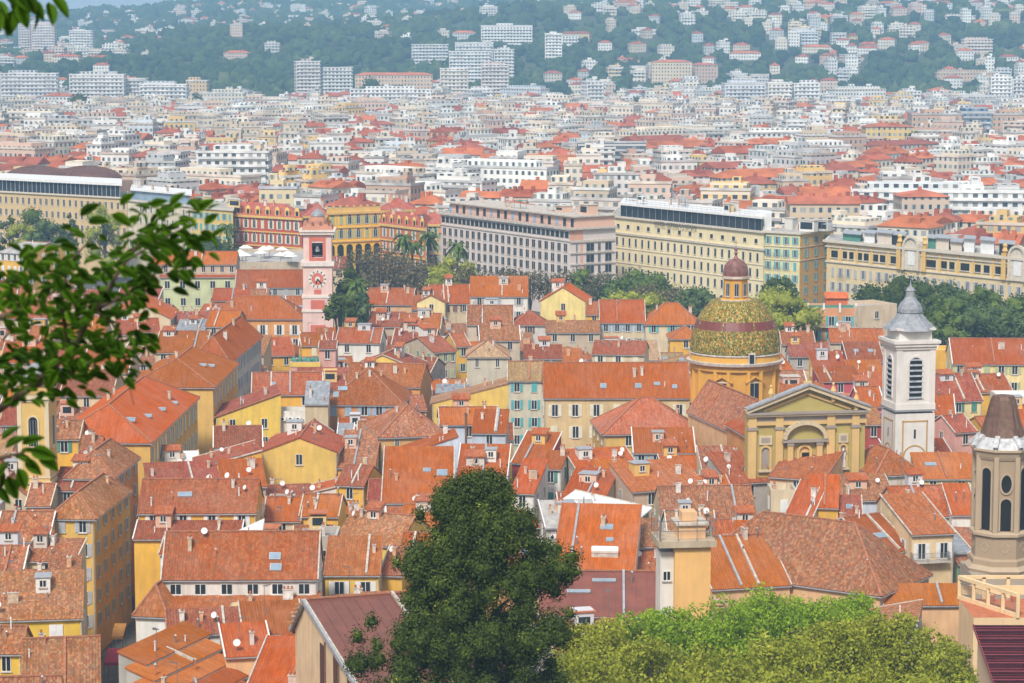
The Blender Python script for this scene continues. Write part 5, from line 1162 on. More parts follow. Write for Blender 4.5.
railing(rt[0], [(0, -.95, rt[6]-3.95), (rt[4], -.95, rt[6]-3.95)], .9, 'balcony_railing', step=.5)
b = MB(); hx = rt[4]*.6; plane(b, (hx-2.2, 2.2, rt[6]+1.8), (1,0,0), (0,2.2,1), [(0, 2.6), (5, 2.6)], M['clean']); b.box(hx-2, hx+2.6, 2.6, 5, rt[6]-.8, rt[6]+1.9, M['ppaint']); b.build('roof_cabin', rt[0], (.62,.155,.05))
for key, n in (((278,411), 3), ((266,502), 2), ((546,527), 2), ((662,517), 2), ((668,532), 2)):
    rt = HOUSE[key]
    for i in range(n): acunit(rt[0], .9+1.25*i, -.25, rt[6]-1.6)
rt = HOUSE[(912,534)]; w_ = rt[4]; z_ = rt[6]
b = MB(); b.box(-.2, w_-.8, -1.1, 0, z_-3.5, z_-3.3, M['mortar']); b.build('balcony', rt[0]); railing(rt[0], [(-.15, 0, z_-3.3), (-.15, -1.05, z_-3.3), (w_-.85, -1.05, z_-3.3), (w_-.85, 0, z_-3.3)], 1.05, 'balcony_railing', step=.16, t=.03)
rt = HOUSE[(472,432)]; b = MB(); b.tube([(-.9, -.3, rt[6]-6.5), (-.9, -.3, rt[6]+2.6)], [.18, .18], M['shut_brown'], 8); b.lathe([(.18, rt[6]+2.6), (.3, rt[6]+2.8), (.1, rt[6]+3.1)], 8, M['shut_brown'], (-.9, -.3)); b.build('flue_pipe', rt[0])
rt = HOUSE[(553,567)]; b = MB(); b.lathe([(0,-1.6), (.45,-1.6), (.5,-1.4), (.5,1.4), (.45,1.6), (0,1.6)], 12, M['white']); b.v = [(z+6.0, x+2.6, y+rt[3](6,2.6)+.7) for x, y, z in b.v]; b.box(4.4, 7.6, 2.2, 3.0, rt[3](6,2.2)-.3, rt[3](6,2.6)+.3, M['mortar']); b.build('water_tank', rt[2])
for key in ((382,502), (544,397)):
    pass
# peach hall with brown red sheet roof, bottom centre: gable seen end on
def peach_hall():
    g = 8; z = 22.2; A = at_z(362, 690, z); r = R(18.5); d = 24.5; w = 15
    rr = house_at((A.x, A.y), r, w, d, z, 'g', 3.6, 'P', 'b', 0, 0, None, lab='peach hall with brown red sheet roof beside the dark cypress', name='peach_hall', cat='hall', group=None, chim=0, fr=.82, wcol=(.80,.56,.34), ov=1.1, side=0, base=4, lone=True)
    root, wo, ro, rz, w, d, zz = rr; b = MB(); zb = zz
    for i in range(3): y = d*.12+i*d*.2; b.box(-.14, -.02, y-.1, y+.1, zb-9, zb+1.0+.12*i, M['shut_brown']); b.box(-.1, -.02, y+.4, y+1.8, zb-9, zb+.8, M['glass'])
    b.build('timber_mullion', root)
    q = MB(); q.bar((-.25, -1, zb-.35), (-.25, d*.82, zb+3.5), .3, .45, M['zinc']); q.bar((-.25, d*.82, zb+3.5), (-.25, d+1, zb-.5), .3, .45, M['zinc']); q.build('eave_board', root)
    q = MB()
    for i in range(5): q.bar((.4+.0*i, d*.84+i*.8, zb+3.1-i*.62), (-1.0, d*.84+i*.8, zb+3.1-i*.62), .25, .2, M['wood'])
    q.build('rafter', root)
M['wood'] = m_simple('timber', (.42,.20,.08), .7, var=.3)
peach_hall()
# peach lift tower with railings
def peach_block():
    Y = 247.; A = at_y(663, 545, Y); z = lambda v: at_y(680, v, Y).z; g = gz(A.x, Y)-.5; k = lambda v: z(v)-g; w = 4.35; d = 4.2; r = R(22)
    A = at_y(675, 545, Y); root = empty('stair_tower', (A.x, A.y, g), R(6)); w = 37/F*Y
    b = MB(); b.box(0, w, 0, d, 0, k(547), M['ppaint']); b.build('wall', root, (.80,.47,.17))
    b = MB(); b.box(-1.35, -.01, .6, 3.4, 0, k(553), M['ppaint'], top=M['zincroof']); b.build('side_shaft', root, (.72,.68,.62)); window(root, (-.7, .6, k(577)), 0, .8, 1.0, None)
    b = MB(); b.box(-1.7, w+.5, -.5, d+.5, k(547), k(540.5), M['stone']); b.build('parapet', root, (.55,.45,.32))
    b = MB(); b.box(.5, w-.4, .8, d-.6, k(541), k(527), M['ppaint']); b.box(.2, w-.1, .5, d-.3, k(527), k(525), M['mortar']); b.box(.9, w-1.2, 1.2, d-1, k(525), k(515), M['ppaint']); b.build('upper_box', root, (.74,.46,.25))
    railing(root, [(-1.6, -.4, k(540.5)), (w+.4, -.4, k(540.5)), (w+.4, d+.4, k(540.5)), (-1.6, d+.4, k(540.5)), (-1.6, -.4, k(540.5))], 2.0, step=1.4, t=.06)
    b = MB(); b.tube([(w+.4, -.4, k(540)), (w+.4, -.4, k(512))], [.05,.05], M['steel']); b.tube([(-1.5, -.4, k(540)), (-1.5, -.4, k(520))], [.05,.05], M['steel']); b.build('mast', root)
    top(root, 'peach stair tower with railed flat top rising behind the green trees', 'stair tower', (A.x+2, Y, 25)); occ((A.x-2, Y), R(6), w+3, d, 30)
peach_block()
# terrace with posts at the lower right
def terrace():
    Y = 238.; z = lambda v, y_=Y: at_y(990, v, y_).z; A = at_y(959, 600, Y+8); g = gz(A.x, Y)-.5; root = empty('roof_terrace_house', (A.x, Y, g), 0); k = lambda v, y_=Y: at_y(990, v, y_).z-g
    pe = M['ppaint']; zt = k(577, Y+8); zf = zt-2.2
    b = MB(); b.box(0, 7, 0, 8, 0, zf, pe, top=M['pot']); b.build('wall', root, (.78,.56,.32))
    b = MB()
    P0, P1, P2 = (0, 8), (0.2, 7.6), (4.2, 0)
    b.bar((0, 8, zt), (7, 8, zt), .35, .3, pe); b.bar((0, 8, zt), (4.2, 0, zt), .4, .35, pe); b.bar((4.2, 0, zf+.2), (0, 8, zf+.2), .3, .4, pe)
    for i in range(5): t = i/4; x, y = 4.2*t, 8-8*t; b.bar((x, y, zf), (x, y, zt), .32, .32, pe)
    for x in (2.4, 4.8, 7): b.bar((x, 8, zf), (x, 8, zt), .35, .35, pe)
    b.bar((0, 8, zf+.9), (7, 8, zf+.9), .2, .9, pe); b.build('pergola', root, (.80,.60,.34))
    b = MB(); n = 40
    for i in range(n): t = (i+.5)/n; x, y = 4.2*t, 8-8*t; b.bar((x, y, zf+.3), (x, y, zf+1.6), .03, .03, M['steel'])
    b.bar((0, 8, zf+1.6), (4.2, 0, zf+1.6), .05, .05, M['steel']); b.build('railing', root)
    for x, y in ((5.2, 6.8), (3.0, 6.9)): q = MB(); q.lathe([(.25, zf), (.38, zf+.6), (.3, zf+.62), (0, zf+.62)], 10, M['pot'], (x, y)); q.build('plant_pot', root)
    top(root, 'peach roof terrace with square pergola posts below the octagonal tower', 'house', (A.x+3, Y+4, 22)); occ((A.x, Y), 0, 7, 8, 20)
    # maroon corrugated roof
    Y = 205.; A = at_y(1000, 683, Y-6); g = gz(A.x, Y)-1; z0 = at_y(985, 700, Y-8).z; z1 = at_y(985, 625, Y+4).z
    root = empty('corrugated_roof_shed', (A.x, Y-8, g), 0); m_ = m_simple('maroon_sheet', (.26,.045,.06), .5, var=.15, scale=.7)
    b = MB(); n = 18; H_ = z1-z0
    for i in range(n):
        for j, (a, c) in enumerate(((0, .5), (.5, 1))):
            y0, y1 = 12*(i+a)/n, 12*(i+c)/n; za = z0-g+H_*(i+a)/n+(.1 if j else 0); zb = z0-g+H_*(i+c)/n+(0 if j else .1); b.face([(-.4, y0, za), (8, y0, za), (8, y1, zb), (-.4, y1, zb)], m_)
    b.face([(-.4,0,z0-g-.15), (-.4,12,z1-g-.15), (8,12,z1-g-.15), (8,0,z0-g-.15)], m_); b.bar((-.4,0,z0-g-.05), (-.4,12,z1-g-.05), .1, .3, m_); b.build('roof', root)
    q = MB(); m2 = m_simple('maroon_groove_shade', (.07,.015,.02), .8)  # darker strips painted as the shade in the grooves of the corrugation
    for i in range(1, 27): t = i/27; q.bar((-.4, 12*t, z0-g+H_*t+.14), (8, 12*t, z0-g+H_*t+.14), .16, .12, m2)
    q.build('groove_shade_strip', root)
    b = MB(); b.face([(0,.2,0), (8,.2,0), (8,.2,z0-g-.1), (0,.2,z0-g-.1)], pe); b.face([(0,12,0), (0,.2,0), (0,.2,z0-g-.1), (0,12,z1-g-.1)], pe); b.face([(8,12,0), (0,12,0), (0,12,z1-g-.1), (8,12,z1-g-.1)], pe); b.face([(8,.2,0), (8,12,0), (8,12,z1-g-.1), (8,.2,z0-g-.1)], pe); b.build('wall', root, (.72,.52,.34))
    top(root, 'shed with maroon corrugated sheet roof behind the green trees', 'shed', (A.x+2, Y, 24)); occ((A.x, Y-8), 0, 8, 12, 20)
terrace()
# red awnings and people in the narrow street
def awning(u, v, Yd, w, c, lab):
    P = at_y(u, v, Yd); root = empty('awning', (P.x, Yd, 2.9), 0); b = MB(); m_ = m_simple('awning_cloth', c, .7)
    b.face([(-w/2,0,0), (w/2,0,0), (w/2,3,1.0), (-w/2,3,1.0)], m_); b.face([(-w/2,3,.96), (w/2,3,.96), (w/2,0,-.04), (-w/2,0,-.04)], m_); b.face([(-w/2,-.02,-.35), (w/2,-.02,-.35), (w/2,-.02,0), (-w/2,-.02,0)], m_); b.build('cloth', root)
    b = MB()
    for x in (-w/2+.1, w/2-.1):
        for y, h in ((.1, -.02), (2.9, .9)): b = MB(); b.bar((x,y,-2.9), (x,y,h), .06, .06, M['steel']); b.build('post', root)
    top(root, lab, 'awning', (P.x, Yd, 3))

random.seed(21)
for i in range(14):
    P = at_z(random.uniform(232, 296), random.uniform(249, 259), 19.2); root = empty('market_parasol', (P.x, P.y, 17.0), random.uniform(0, 1)); b = MB(); k = random.uniform(1.2, 1.7)
    b.lathe([(k*1.41, 2.6), (0, 3.4)], 4, M['white'], smooth=False); b.build('canopy', root); b = MB(); b.tube([(0,0,0), (0,0,3.3)], [.05,.05], M['steel'], 5); b.build('pole', root)
    lb = 'white square parasol'; tag(root, lb, 'parasol', 'white parasols on the terrace'); TOPS.append((root, lb, (P.x, P.y, 3), True))
# ================================================================== filler houses between the surveyed ones
TREEZ = []   # reserved circles (x, y, r)
for (u, v, Y, rr) in ((350,300,560,7), (770,320,515,12), (800,290,600,8), (630,300,640,30), (400,280,660,34), (950,310,520,26), (1000,310,530,26), (890,300,560,14), (700,290,600,14)):
    p = at_y(u, v, Y); TREEZ.append((p.x, Y, rr))
def quad(u0, u1, Y0, Y1): return [((u0-512)/F*Y0, Y0), ((u1-512)/F*Y0, Y0), ((u1-512)/F*Y1, Y1), ((u0-512)/F*Y1, Y1)]
OCC.append((quad(105, 126, 236, 350), 0)); OCC.append(([(-51.0, 340), (-45.2, 340), (-42.8, 500), (-48.4, 500)], 0))
def free(P, zt, m=-.3):
    for Q, z in OCC:
        if overlap(P, Q, m): return False
    return True
def street(x, y):
    u = proj((x, y, 10))[0]
    return 105 < proj((x, y, 10))[0] < 126 and 230 < y < 345 or -50.0 < x-(y-345)*.03 < -43.5 and 345 <= y < 500
nfill = 0; cands = []
for Y in np.arange(246, 600, 7.5):
    for X in np.arange(-.26*Y-14, .26*Y+14, 8.5): cands.append((X+random.uniform(-1.5, 1.5), Y+random.uniform(-1.5, 1.5)))
for (X, Y) in cands:
    u = 512+F*X/Y
    if u < -110 or u > 1134: continue
    if Y > 560 and not (u < 300): continue
    if Y > 530 and u > 600: continue
    if any(math.hypot(X-a, Y-b_) < c+5 for a, b_, c in TREEZ): continue
    ok = False
    for (w, d) in ((10, 10), (8.5, 8), (6.5, 7), (5, 6)):
        r_ = R((-4 if u < 230 else 6 if u < 520 else random.choice((-8, 4, 10)))+random.uniform(-5, 5))
        P = rect_of((X, Y), r_, w, d)
        if free(P, 0): ok = True; break
    if not ok: continue
    nfill += 1
    z = random.uniform(12.4, 17.2)
    ua, ub = min(proj((p[0], p[1], 12))[0] for p in P), max(proj((p[0], p[1], 12))[0] for p in P); rs_ = 1.9; zmax = 99
    for (xa, xb, ye, Pq, ylim) in SHOWN:
        if min(ub, xb)-max(ua, xa) > .2*(ub-ua) and min(p[1] for p in Pq) > Y-1 and min(p[1] for p in Pq) < Y+45:
            zmax = min(zmax, at_y(512, ylim, Y+d/2).z-rs_)
    z = min(z, zmax)
    if z < 7: nfill -= 1; continue
    wl = random.choice('YYYYOOPPCCCXXWWWGKLBN' if u > 260 else 'YYYYYYOOPPCCXXGL'); rc = random.choice('oooqqqqmmmrrt' if Y > 330 else 'oqqmmmmttr')
    rf = random.choice('gggxsssslrh'); rf = {'l': 'sl', 'r': 'sr'}.get(rf, rf)
    sh_ = random.choice([None, None, 'grey', 'green', 'cream', 'blue', 'teal', 'brown'])
    house_at((X, Y), r_, w, d, z, rf, {'g': .36*d/2, 'x': .36*w/2, 's': .26*d, 'sl': .22*w, 'sr': .22*w, 'h': .36*min(w, d)/2}[rf], wl, rc, max(1, int(w/3)), 1 if Y > 300 else 1, sh_, chim=random.choice((1, 1, 2, 2, 3)), dishes=random.choice((0, 0, 0, 1)), ant=random.choice((0, 0, 1)), sky=random.choice(((), (), ((.3, .3),), ((.6, .25), (.3, .25)))), side=0)
    hh_ = None
    # small roof boxes: stair heads and dormers
    if random.random() < .35:
        root = TOPS[-1][0]
        b = MB(); bw, bd = random.uniform(1.6, 3), random.uniform(1.6, 2.6); zz = z-root.location.z; x, y = random.uniform(.1, .5)*w, random.uniform(.3, .6)*d
        b.box(0, bw, 0, bd, zz-.5, zz+random.uniform(2.2, 3.2), M['ppaint']); b.box(-.2, bw+.2, -.2, bd+.2, zz+2.9, zz+3.05, random.choice([M['zinc'], M['mortar'], M['pot']])); b.box(.4, bw-.4, -.03, 0, zz+1.4, zz+2.4, M['glass'])
        b.build('roof_box', root, random.choice([(.6,.56,.5), (.7,.5,.2), (.62,.62,.66), (.66,.45,.36)]), (x, y, 0))
print('filler houses', nfill)
ys = [(112, 636, 300, 2.1, (.35,.03,.06), 'dark red cloth awning over the dim narrow street'), (117, 628, 313, 1.5, (.4,.2,.05), 'brown awning deeper in the narrow street behind the dark red one')]
for a in ys: awning(*a)
# ================================================================== the newer city behind, blocks in streets
FCOL = [((.80,.78,.74),'white',9), ((.74,.66,.53),'cream',7), ((.64,.52,.38),'beige',4), ((.66,.48,.38),'peach',3), ((.74,.52,.20),'yellow',2), ((.55,.36,.26),'terracotta',1), ((.52,.52,.52),'grey',2), ((.60,.64,.68),'pale blue grey',1)]
RCOL = [((.42,.11,.05),'red'), ((.48,.15,.06),'orange red'), ((.34,.10,.06),'brown red')]
def pick(): return random.choices(FCOL, [f[2] for f in FCOL])[0]
blocks = []   # dicts
FOCC = []
for (A_, z_) in OCC:
    if A_[0][1] > 500 or A_[2][1] > 500: FOCC.append(A_)
for (a, b_, c) in TREEZ:
    FOCC.append([(a-c, b_-c), (a+c, b_-c), (a+c, b_+c), (a-c, b_+c)])
def fadd(X, Y, w, d, r, h, roof, wc, rc, kind='city_block', lab=None, base=None, balc=False, rise=2.6, force=False):
    P = rect_of((X, Y), r, w, d)
    if not force and any(overlap(P, Q, 1.0) for Q in FOCC if abs(Q[0][1]-Y) < 120): return False
    if force: FOCC.append(P)
    blocks.append(dict(X=X, Y=Y, w=w, d=d, r=r, h=h, roof=roof, wc=wc, rc=rc, kind=kind, lab=lab, base=base if base is not None else gz(X, Y)-1, balc=balc, rise=rise, P=P)); return True
# named far buildings: x0, x1, y of the roof line, height visible, distance, depth
def far_named(x0, x1, yt, yb, Y, d, r, roof, wc, rc, lab, balc=False, kind='apartment_block', rise=2):
    a = at_y(x0, yt, Y); w = (x1-x0)/F*Y/max(.3, math.cos(r)); g = gz(a.x+w/2, Y)-1; h = max(a.z-g, 5)
    fadd(a.x, Y, w, d, r, h, roof, wc, rc, kind, lab, g, balc, rise, True)
Wt, Cr, Be, Pe, Ye, Gy = (.72,.71,.69), (.66,.60,.50), (.62,.50,.36), (.66,.47,.36), (.70,.50,.18), (.45,.45,.46); Rd = (.48,.15,.08)
far_named(578,646,143,164,1120,18,0,'f',(.10,.12,.15),Gy,'black glass office block with white stepped frame in front',True,'office_block')
far_named(587,615,149,163,1105,6,0,'f',Wt,Wt,'white stepped frame standing before the black glass office block',True,'office_block')
far_named(866,914,127,141,1300,16,0,'h',Ye,Rd,'long yellow block with red roof in the distant city',False)
far_named(912,962,115,132,1420,16,0,'f',(.56,.36,.24),Gy,'brown slab block with glass bay, near end of the long brown row',False)
far_named(962,992,113,131,1422,16,0,'f',(.16,.24,.34),Gy,'dark blue glass block set between two brown slabs',True)
far_named(992,1030,115,132,1424,16,0,'f',(.56,.36,.24),Gy,'brown slab block beyond the dark blue glass block',False)
far_named(991,1012,78,103,2050,16,-.1,'f',Wt,Wt,'white high slab tower at the foot of the villa hill',True)
far_named(1013,1030,80,103,2070,16,-.1,'f',Wt,Wt,'white high slab tower cut by the frame edge',True)
far_named(937,994,73,90,2300,22,0,'f',(.60,.40,.26),Be,'peach stone barracks block on the lower hill above the white towers')
far_named(768,792,83,100,2020,18,0,'f',Cr,Wt,'pale gridded block at the foot of the villa hill, first of a pair',True)
far_named(794,820,84,101,2030,18,0,'f',Wt,Wt,'pale gridded block at the foot of the villa hill, second of a pair',True)
far_named(0,56,74,102,2020,18,.1,'f',(.60,.62,.66),Wt,'long pale balconied slab at the far end of the city beneath the wood',True)
far_named(69,123,75,96,2060,18,.05,'f',(.64,.62,.60),Wt,'long pale balconied slab, middle one beneath the wooded hill',True)
far_named(124,146,79,96,2080,18,.05,'f',(.62,.60,.58),Wt,'short pale slab joined to the middle balconied slab',True)
far_named(139,186,85,108,1960,18,0,'f',(.66,.68,.70),Wt,'white gridded slab nearest below the wooded hill',True)
far_named(186,207,81,91,2150,18,0,'f',(.66,.44,.22),Wt,'orange ended slab beneath the wooded hill')
far_named(41,74,96,104,1900,16,0,'h',Wt,Rd,'white twin block with low red roof below the pale slabs')
far_named(47,75,106,118,1800,16,0,'h',Wt,Rd,'white lower block with low red roof below the pale slabs')
far_named(200,244,93,104,1980,16,0,'f',Cr,Wt,'long low cream block at the foot of the wood')
far_named(296,320,62,81,2200,16,.2,'f',(.66,.55,.50),Wt,'pinkish white slab at the wood edge, tall half',True)
far_named(320,352,68,80,2210,16,.2,'f',Wt,Wt,'pinkish white slab at the wood edge, low half',True)
far_named(350,431,90,98,2000,18,0,'f',Wt,Wt,'long low white school block with dark window band',True)
far_named(355,432,75,82,2120,14,0,'h',(.62,.44,.30),Rd,'long low peach terrace with red roofs among hill trees')
far_named(440,468,69,85,2130,16,0,'f',(.66,.54,.40),Wt,'cream and brown tower block between hill trees',True)
far_named(481,509,65,80,2200,16,0,'f',(.66,.50,.44),Wt,'pink and white tower block between hill trees',True)
far_named(449,491,52,66,2350,16,0,'f',(.58,.60,.62),Wt,'grey stepped slab on the hillside, lower step',True)
far_named(455,493,43,54,2420,16,0,'f',(.58,.60,.62),Wt,'grey stepped slab on the hillside, upper step',True)
far_named(412,448,45,58,2500,16,.1,'f',(.52,.53,.55),Wt,'dull grey slab sunk in the wooded hill',True)
far_named(494,514,50,65,2380,16,0,'f',(.62,.62,.62),Wt,'small grey slab next to the stepped slabs',True)
far_named(481,532,26,43,2650,18,0,'f',Wt,Wt,'large bright white balconied block high on the wooded hill',True)
far_named(545,562,34,53,2500,16,0,'f',Wt,Wt,'single white tower high on the wooded hill',True)
far_named(587,604,82,104,2050,16,.3,'f',Wt,Wt,'white pointed slab at the hill foot near the centre',True)
far_named(417,433,98,114,1900,14,0,'f',(.62,.46,.34),Wt,'brown and cream block behind the white school',True)
far_named(434,462,99,115,1880,14,0,'f',(.62,.46,.32),Wt,'brown banded block near the white school',True)
far_named(466,493,90,102,2060,14,0,'f',Wt,Wt,'white gridded block before the pink tower block',True)
far_named(480,507,101,112,1890,14,0,'f',(.64,.54,.38),Wt,'cream block with flat roof before the hill trees')
far_named(803,836,7,21,3100,18,0,'f',Wt,Wt,'white gridded slab near the top of the villa hill',True)
far_named(916,970,9,16,3000,18,0,'f',(.66,.62,.58),Wt,'very long white slab row on the upper hill, first length',True)
far_named(970,1030,10,17,3010,18,0,'f',(.66,.62,.58),Wt,'very long white slab row on the upper hill, second length',True)
far_named(920,1030,17,25,2950,14,0,'f',(.62,.58,.56),Wt,'very long white slab row on the upper hill, lower terrace',True)
far_named(945,975,27,42,2750,16,0,'f',Cr,Wt,'pale balconied block below the very long slab row',True)
far_named(824,844,24,36,2800,16,0,'f',Wt,Wt,'white block with terraces on the villa hill',True)
far_named(886,904,14,28,2900,16,0,'f',Wt,Wt,'tall white villa block on the upper hill',True)
far_named(652,692,62,78,2300,16,0,'h',(.70,.56,.38),Rd,'cream villa block with red roof on the mid hill')
far_named(690,718,65,76,2320,16,0,'h',(.64,.42,.30),Rd,'peach villa block with orange roof on the mid hill')
far_named(666,694,25,38,2780,16,0,'f',Wt,Wt,'white irregular block in trees on the upper hill',True)
far_named(632,656,30,46,2650,16,0,'f',Wt,Wt,'white terraced block in trees on the upper hill',True)
far_named(18,30,24,38,3000,16,0,'f',(.64,.46,.42),Wt,'pink tower block on the far slope, first of a pair',True)
far_named(31,54,24,40,2960,16,0,'f',(.64,.46,.42),Wt,'pink tower block on the far slope, second of a pair',True)
far_named(69,92,31,40,2900,16,0,'f',Wt,Wt,'white slab on the far slope beside the pink towers',True)
far_named(725,766,84,98,2050,16,.1,'f',(.60,.62,.68),Wt,'pale blue balconied block at the foot of the hill',True)
far_named(196,268,153,166,1000,16,.0,'f',Wt,Wt,'white modern block with continuous balconies beyond the red palaces',True)
far_named(852,1028,192,212,860,18,-.12,'f',(.62,.64,.64),Wt,'long white balconied block behind the yellow palace roof',True)
far_named(790,860,204,222,780,16,-.03,'g',(.66,.52,.36),Rd,'cream block with red roof behind the yellow palace')
far_named(902,950,197,214,835,16,.03,'h',(.66,.52,.40),Rd,'low cream block with broad red roof near the palace ornament')
far_named(259,296,189,202,840,14,0,'f',(.68,.56,.34),(.6,.6,.66),'plain pale yellow box building behind the red palaces')
# ordinary street blocks
ang = .12
Y = 640.0
while Y < 2120:
    st = 19 + 8*(Y-640)/1400
    X = -.22*Y-40
    while X < .22*Y+40:
        w = random.uniform(7, 18) if random.random() < .87 else random.uniform(22, 48); d = random.uniform(10, 15)
        u = 512+F*(X+w/2)/Y
        r = .55*math.sin(X*.0075+Y*.005+1)+.25*math.sin(X*.02-Y*.013)+random.uniform(-.06, .06)
        wc = pick(); rc = random.choice(RCOL); red = random.random() < (.58 if Y < 1300 else .36)
        h = random.uniform(14, 22) if red else random.uniform(15, 26)
        if Y > 1850: h *= .8
        yy = Y+random.uniform(-8, 8)
        if not yy < (815 if u < 445 else 770 if u < 640 else 735):
            if fadd(X, yy, w, d, r, h, ('h' if random.random() < .6 else 'g') if red else 'f', wc[0], rc[0] if red else random.choice(((.62,.62,.60), (.5,.48,.46), (.6,.52,.44))), 'city_block', (wc[1], rc[1] if red else None), None, (not red and random.random() < .3), random.uniform(1.8, 3.2)): pass
        X += w*math.cos(r)+random.choice((.5, .5, 1, 7))
    Y += st
# villas and flats on the hills
tries = 0; nv = 0
while tries < 30000 and nv < 1020:
    tries += 1
    v = random.random()
    Yv = 2000+2300*v**1.1; uu = random.uniform(-20, 1044)
    if uu < 560 and 2000 < Yv < 3050:
        if not (uu < 120 and Yv > 2600) and random.random() > .05: continue
    if uu < 560 and Yv >= 3050 and random.random() < .25: continue
    if 560 <= uu < 760 and Yv < 2900 and random.random() < .4: continue
    if uu > 850 and 2150 < Yv < 2450 and uu < 940: continue
    Xv = (uu-512)/F*Yv; w, d = random.uniform(8, 17), random.uniform(8, 13)
    if random.random() < .25: w *= 1.8
    wc = pick(); red = random.random() < .5
    if fadd(Xv, Yv, w, d, random.uniform(-.4, .4), random.uniform(7, 11) if red else random.uniform(8, 15), 'h' if red else 'f', wc[0], random.choice(RCOL)[0] if red else (.62,.62,.6), 'hill_villa', (wc[1], 'red' if red else None), None, (not red and w > 14), 2.2):
        FOCC.append(blocks[-1]['P']); nv += 1
# which show: far to near is covered by what stands nearer
blocks.sort(key=lambda q: q['Y']); hor = np.full(1100, 700.0)
# the second row hides what is right behind it
for o_, lb, anc, au in TOPS:
    pass
for (x0, x1, y) in ((0,127,178), (127,240,200), (224,440,203), (440,612,200), (612,766,207), (762,830,228), (827,1024,236)): hor[x0:x1] = y
for q in blocks:
    pr = [proj((p[0], p[1], q['base']+q['h']+(q['rise'] if q['roof'] != 'f' else 0))) for p in q['P']]
    a, c = int(min(p[0] for p in pr)), int(max(p[0] for p in pr)); yt = min(p[1] for p in pr); a, c = max(0, a), min(1023, c)
    q['score'] = 0
    if c > a:
        seg = hor[a:c+1]; q['score'] = float(np.clip(np.minimum(seg, proj((q['X'], q['Y'], q['base']))[1])-yt, 0, 40).sum()); 
        if q['Y'] > 700: hor[a:c+1] = np.minimum(seg, yt+1)
    if type(q['lab']) is str: q['score'] += 1e6
def geo(q):
    """faces of one block in its own frame: walls (with window metres), roof"""
    w, d, h, rs = q['w'], q['d'], q['h'], q['rise']; b = MB(); t = MB()
    wm = 0; rm = 0
    b.box(0, w, 0, d, 0, h, 0, top=1)
    if q['roof'] == 'f':
        if not q['balc'] or random.random() < .8:
            ph = random.uniform(2.2, 3); x0, x1 = random.uniform(.05, .3)*w, random.uniform(.6, .95)*w; b.box(x0, x1, 2.5, d-1.5, h, h+ph, 0, top=1)
            if random.random() < .5: xx = random.uniform(.2, .7)*w; b.box(xx, xx+3, 3, 7, h+ph, h+ph+2, 0, top=1)
        t.box(-.3, w+.3, -.3, .0, h, h+.9, 1); t.box(-.3, 0, 0, d, h, h+.9, 1); t.box(w, w+.3, 0, d, h, h+.9, 1)
        if q['balc']:
            n = int(h/3.1)
            for i in range(2, n+1): t.box(.8, w-.8, -1.0, -.05, i*3.1-1.05, i*3.1-.1, 1)
    else:
        o = .5; x0, x1, y0, y1, z0, z1 = -o, w+o, -o, d+o, h, h+rs
        i = min(d/2+o, w/2) if q['roof'] == 'h' else 0.0
        r0, r1 = (x0+i, d/2, z1), (x1-i, d/2, z1)
        t.face([(x0,y0,z0), (x1,y0,z0), r1, r0], 1); t.face([(x1,y1,z0), (x0,y1,z0), r0, r1], 1); t.face([(x1,y0,z0), (x1,y1,z0), r1], 1); t.face([(x0,y1,z0), (x0,y0,z0), r0], 1); t.face([(x0,y1,z0), (x1,y1,z0), (x1,y0,z0), (x0,y0,z0)], 1)
        for k in range(random.choice((1, 2, 3, 4)) if q['Y'] < 1500 else 1): xx, yy = random.uniform(.15, .85)*w, d/2+random.uniform(-2, 2); t.box(xx-.6, xx+.6, yy-.5, yy+.5, z1-1.2, z1+1.0, 2)
        if random.random() < .35: xx = random.uniform(.2, .6)*w; t.box(xx, xx+3.5, d*.15, d*.5, z0+.3, z0+rs*.9, 2)
    return b, t
def cap(lst, n): 
    return set(id(q) for q in sorted(lst, key=lambda q: -q['score'])[:n])
ind = cap([q for q in blocks if q['kind'] == 'city_block' and q['score'] > 10], 290) | cap([q for q in blocks if q['kind'] == 'hill_villa' and q['score'] > 6], 240) | set(id(q) for q in blocks if type(q['lab']) is str)
mass = {0: [[], [], [], []], 1: [[], [], [], []]}
MV = []; MF = []; MM = []; MU = []; MC = []
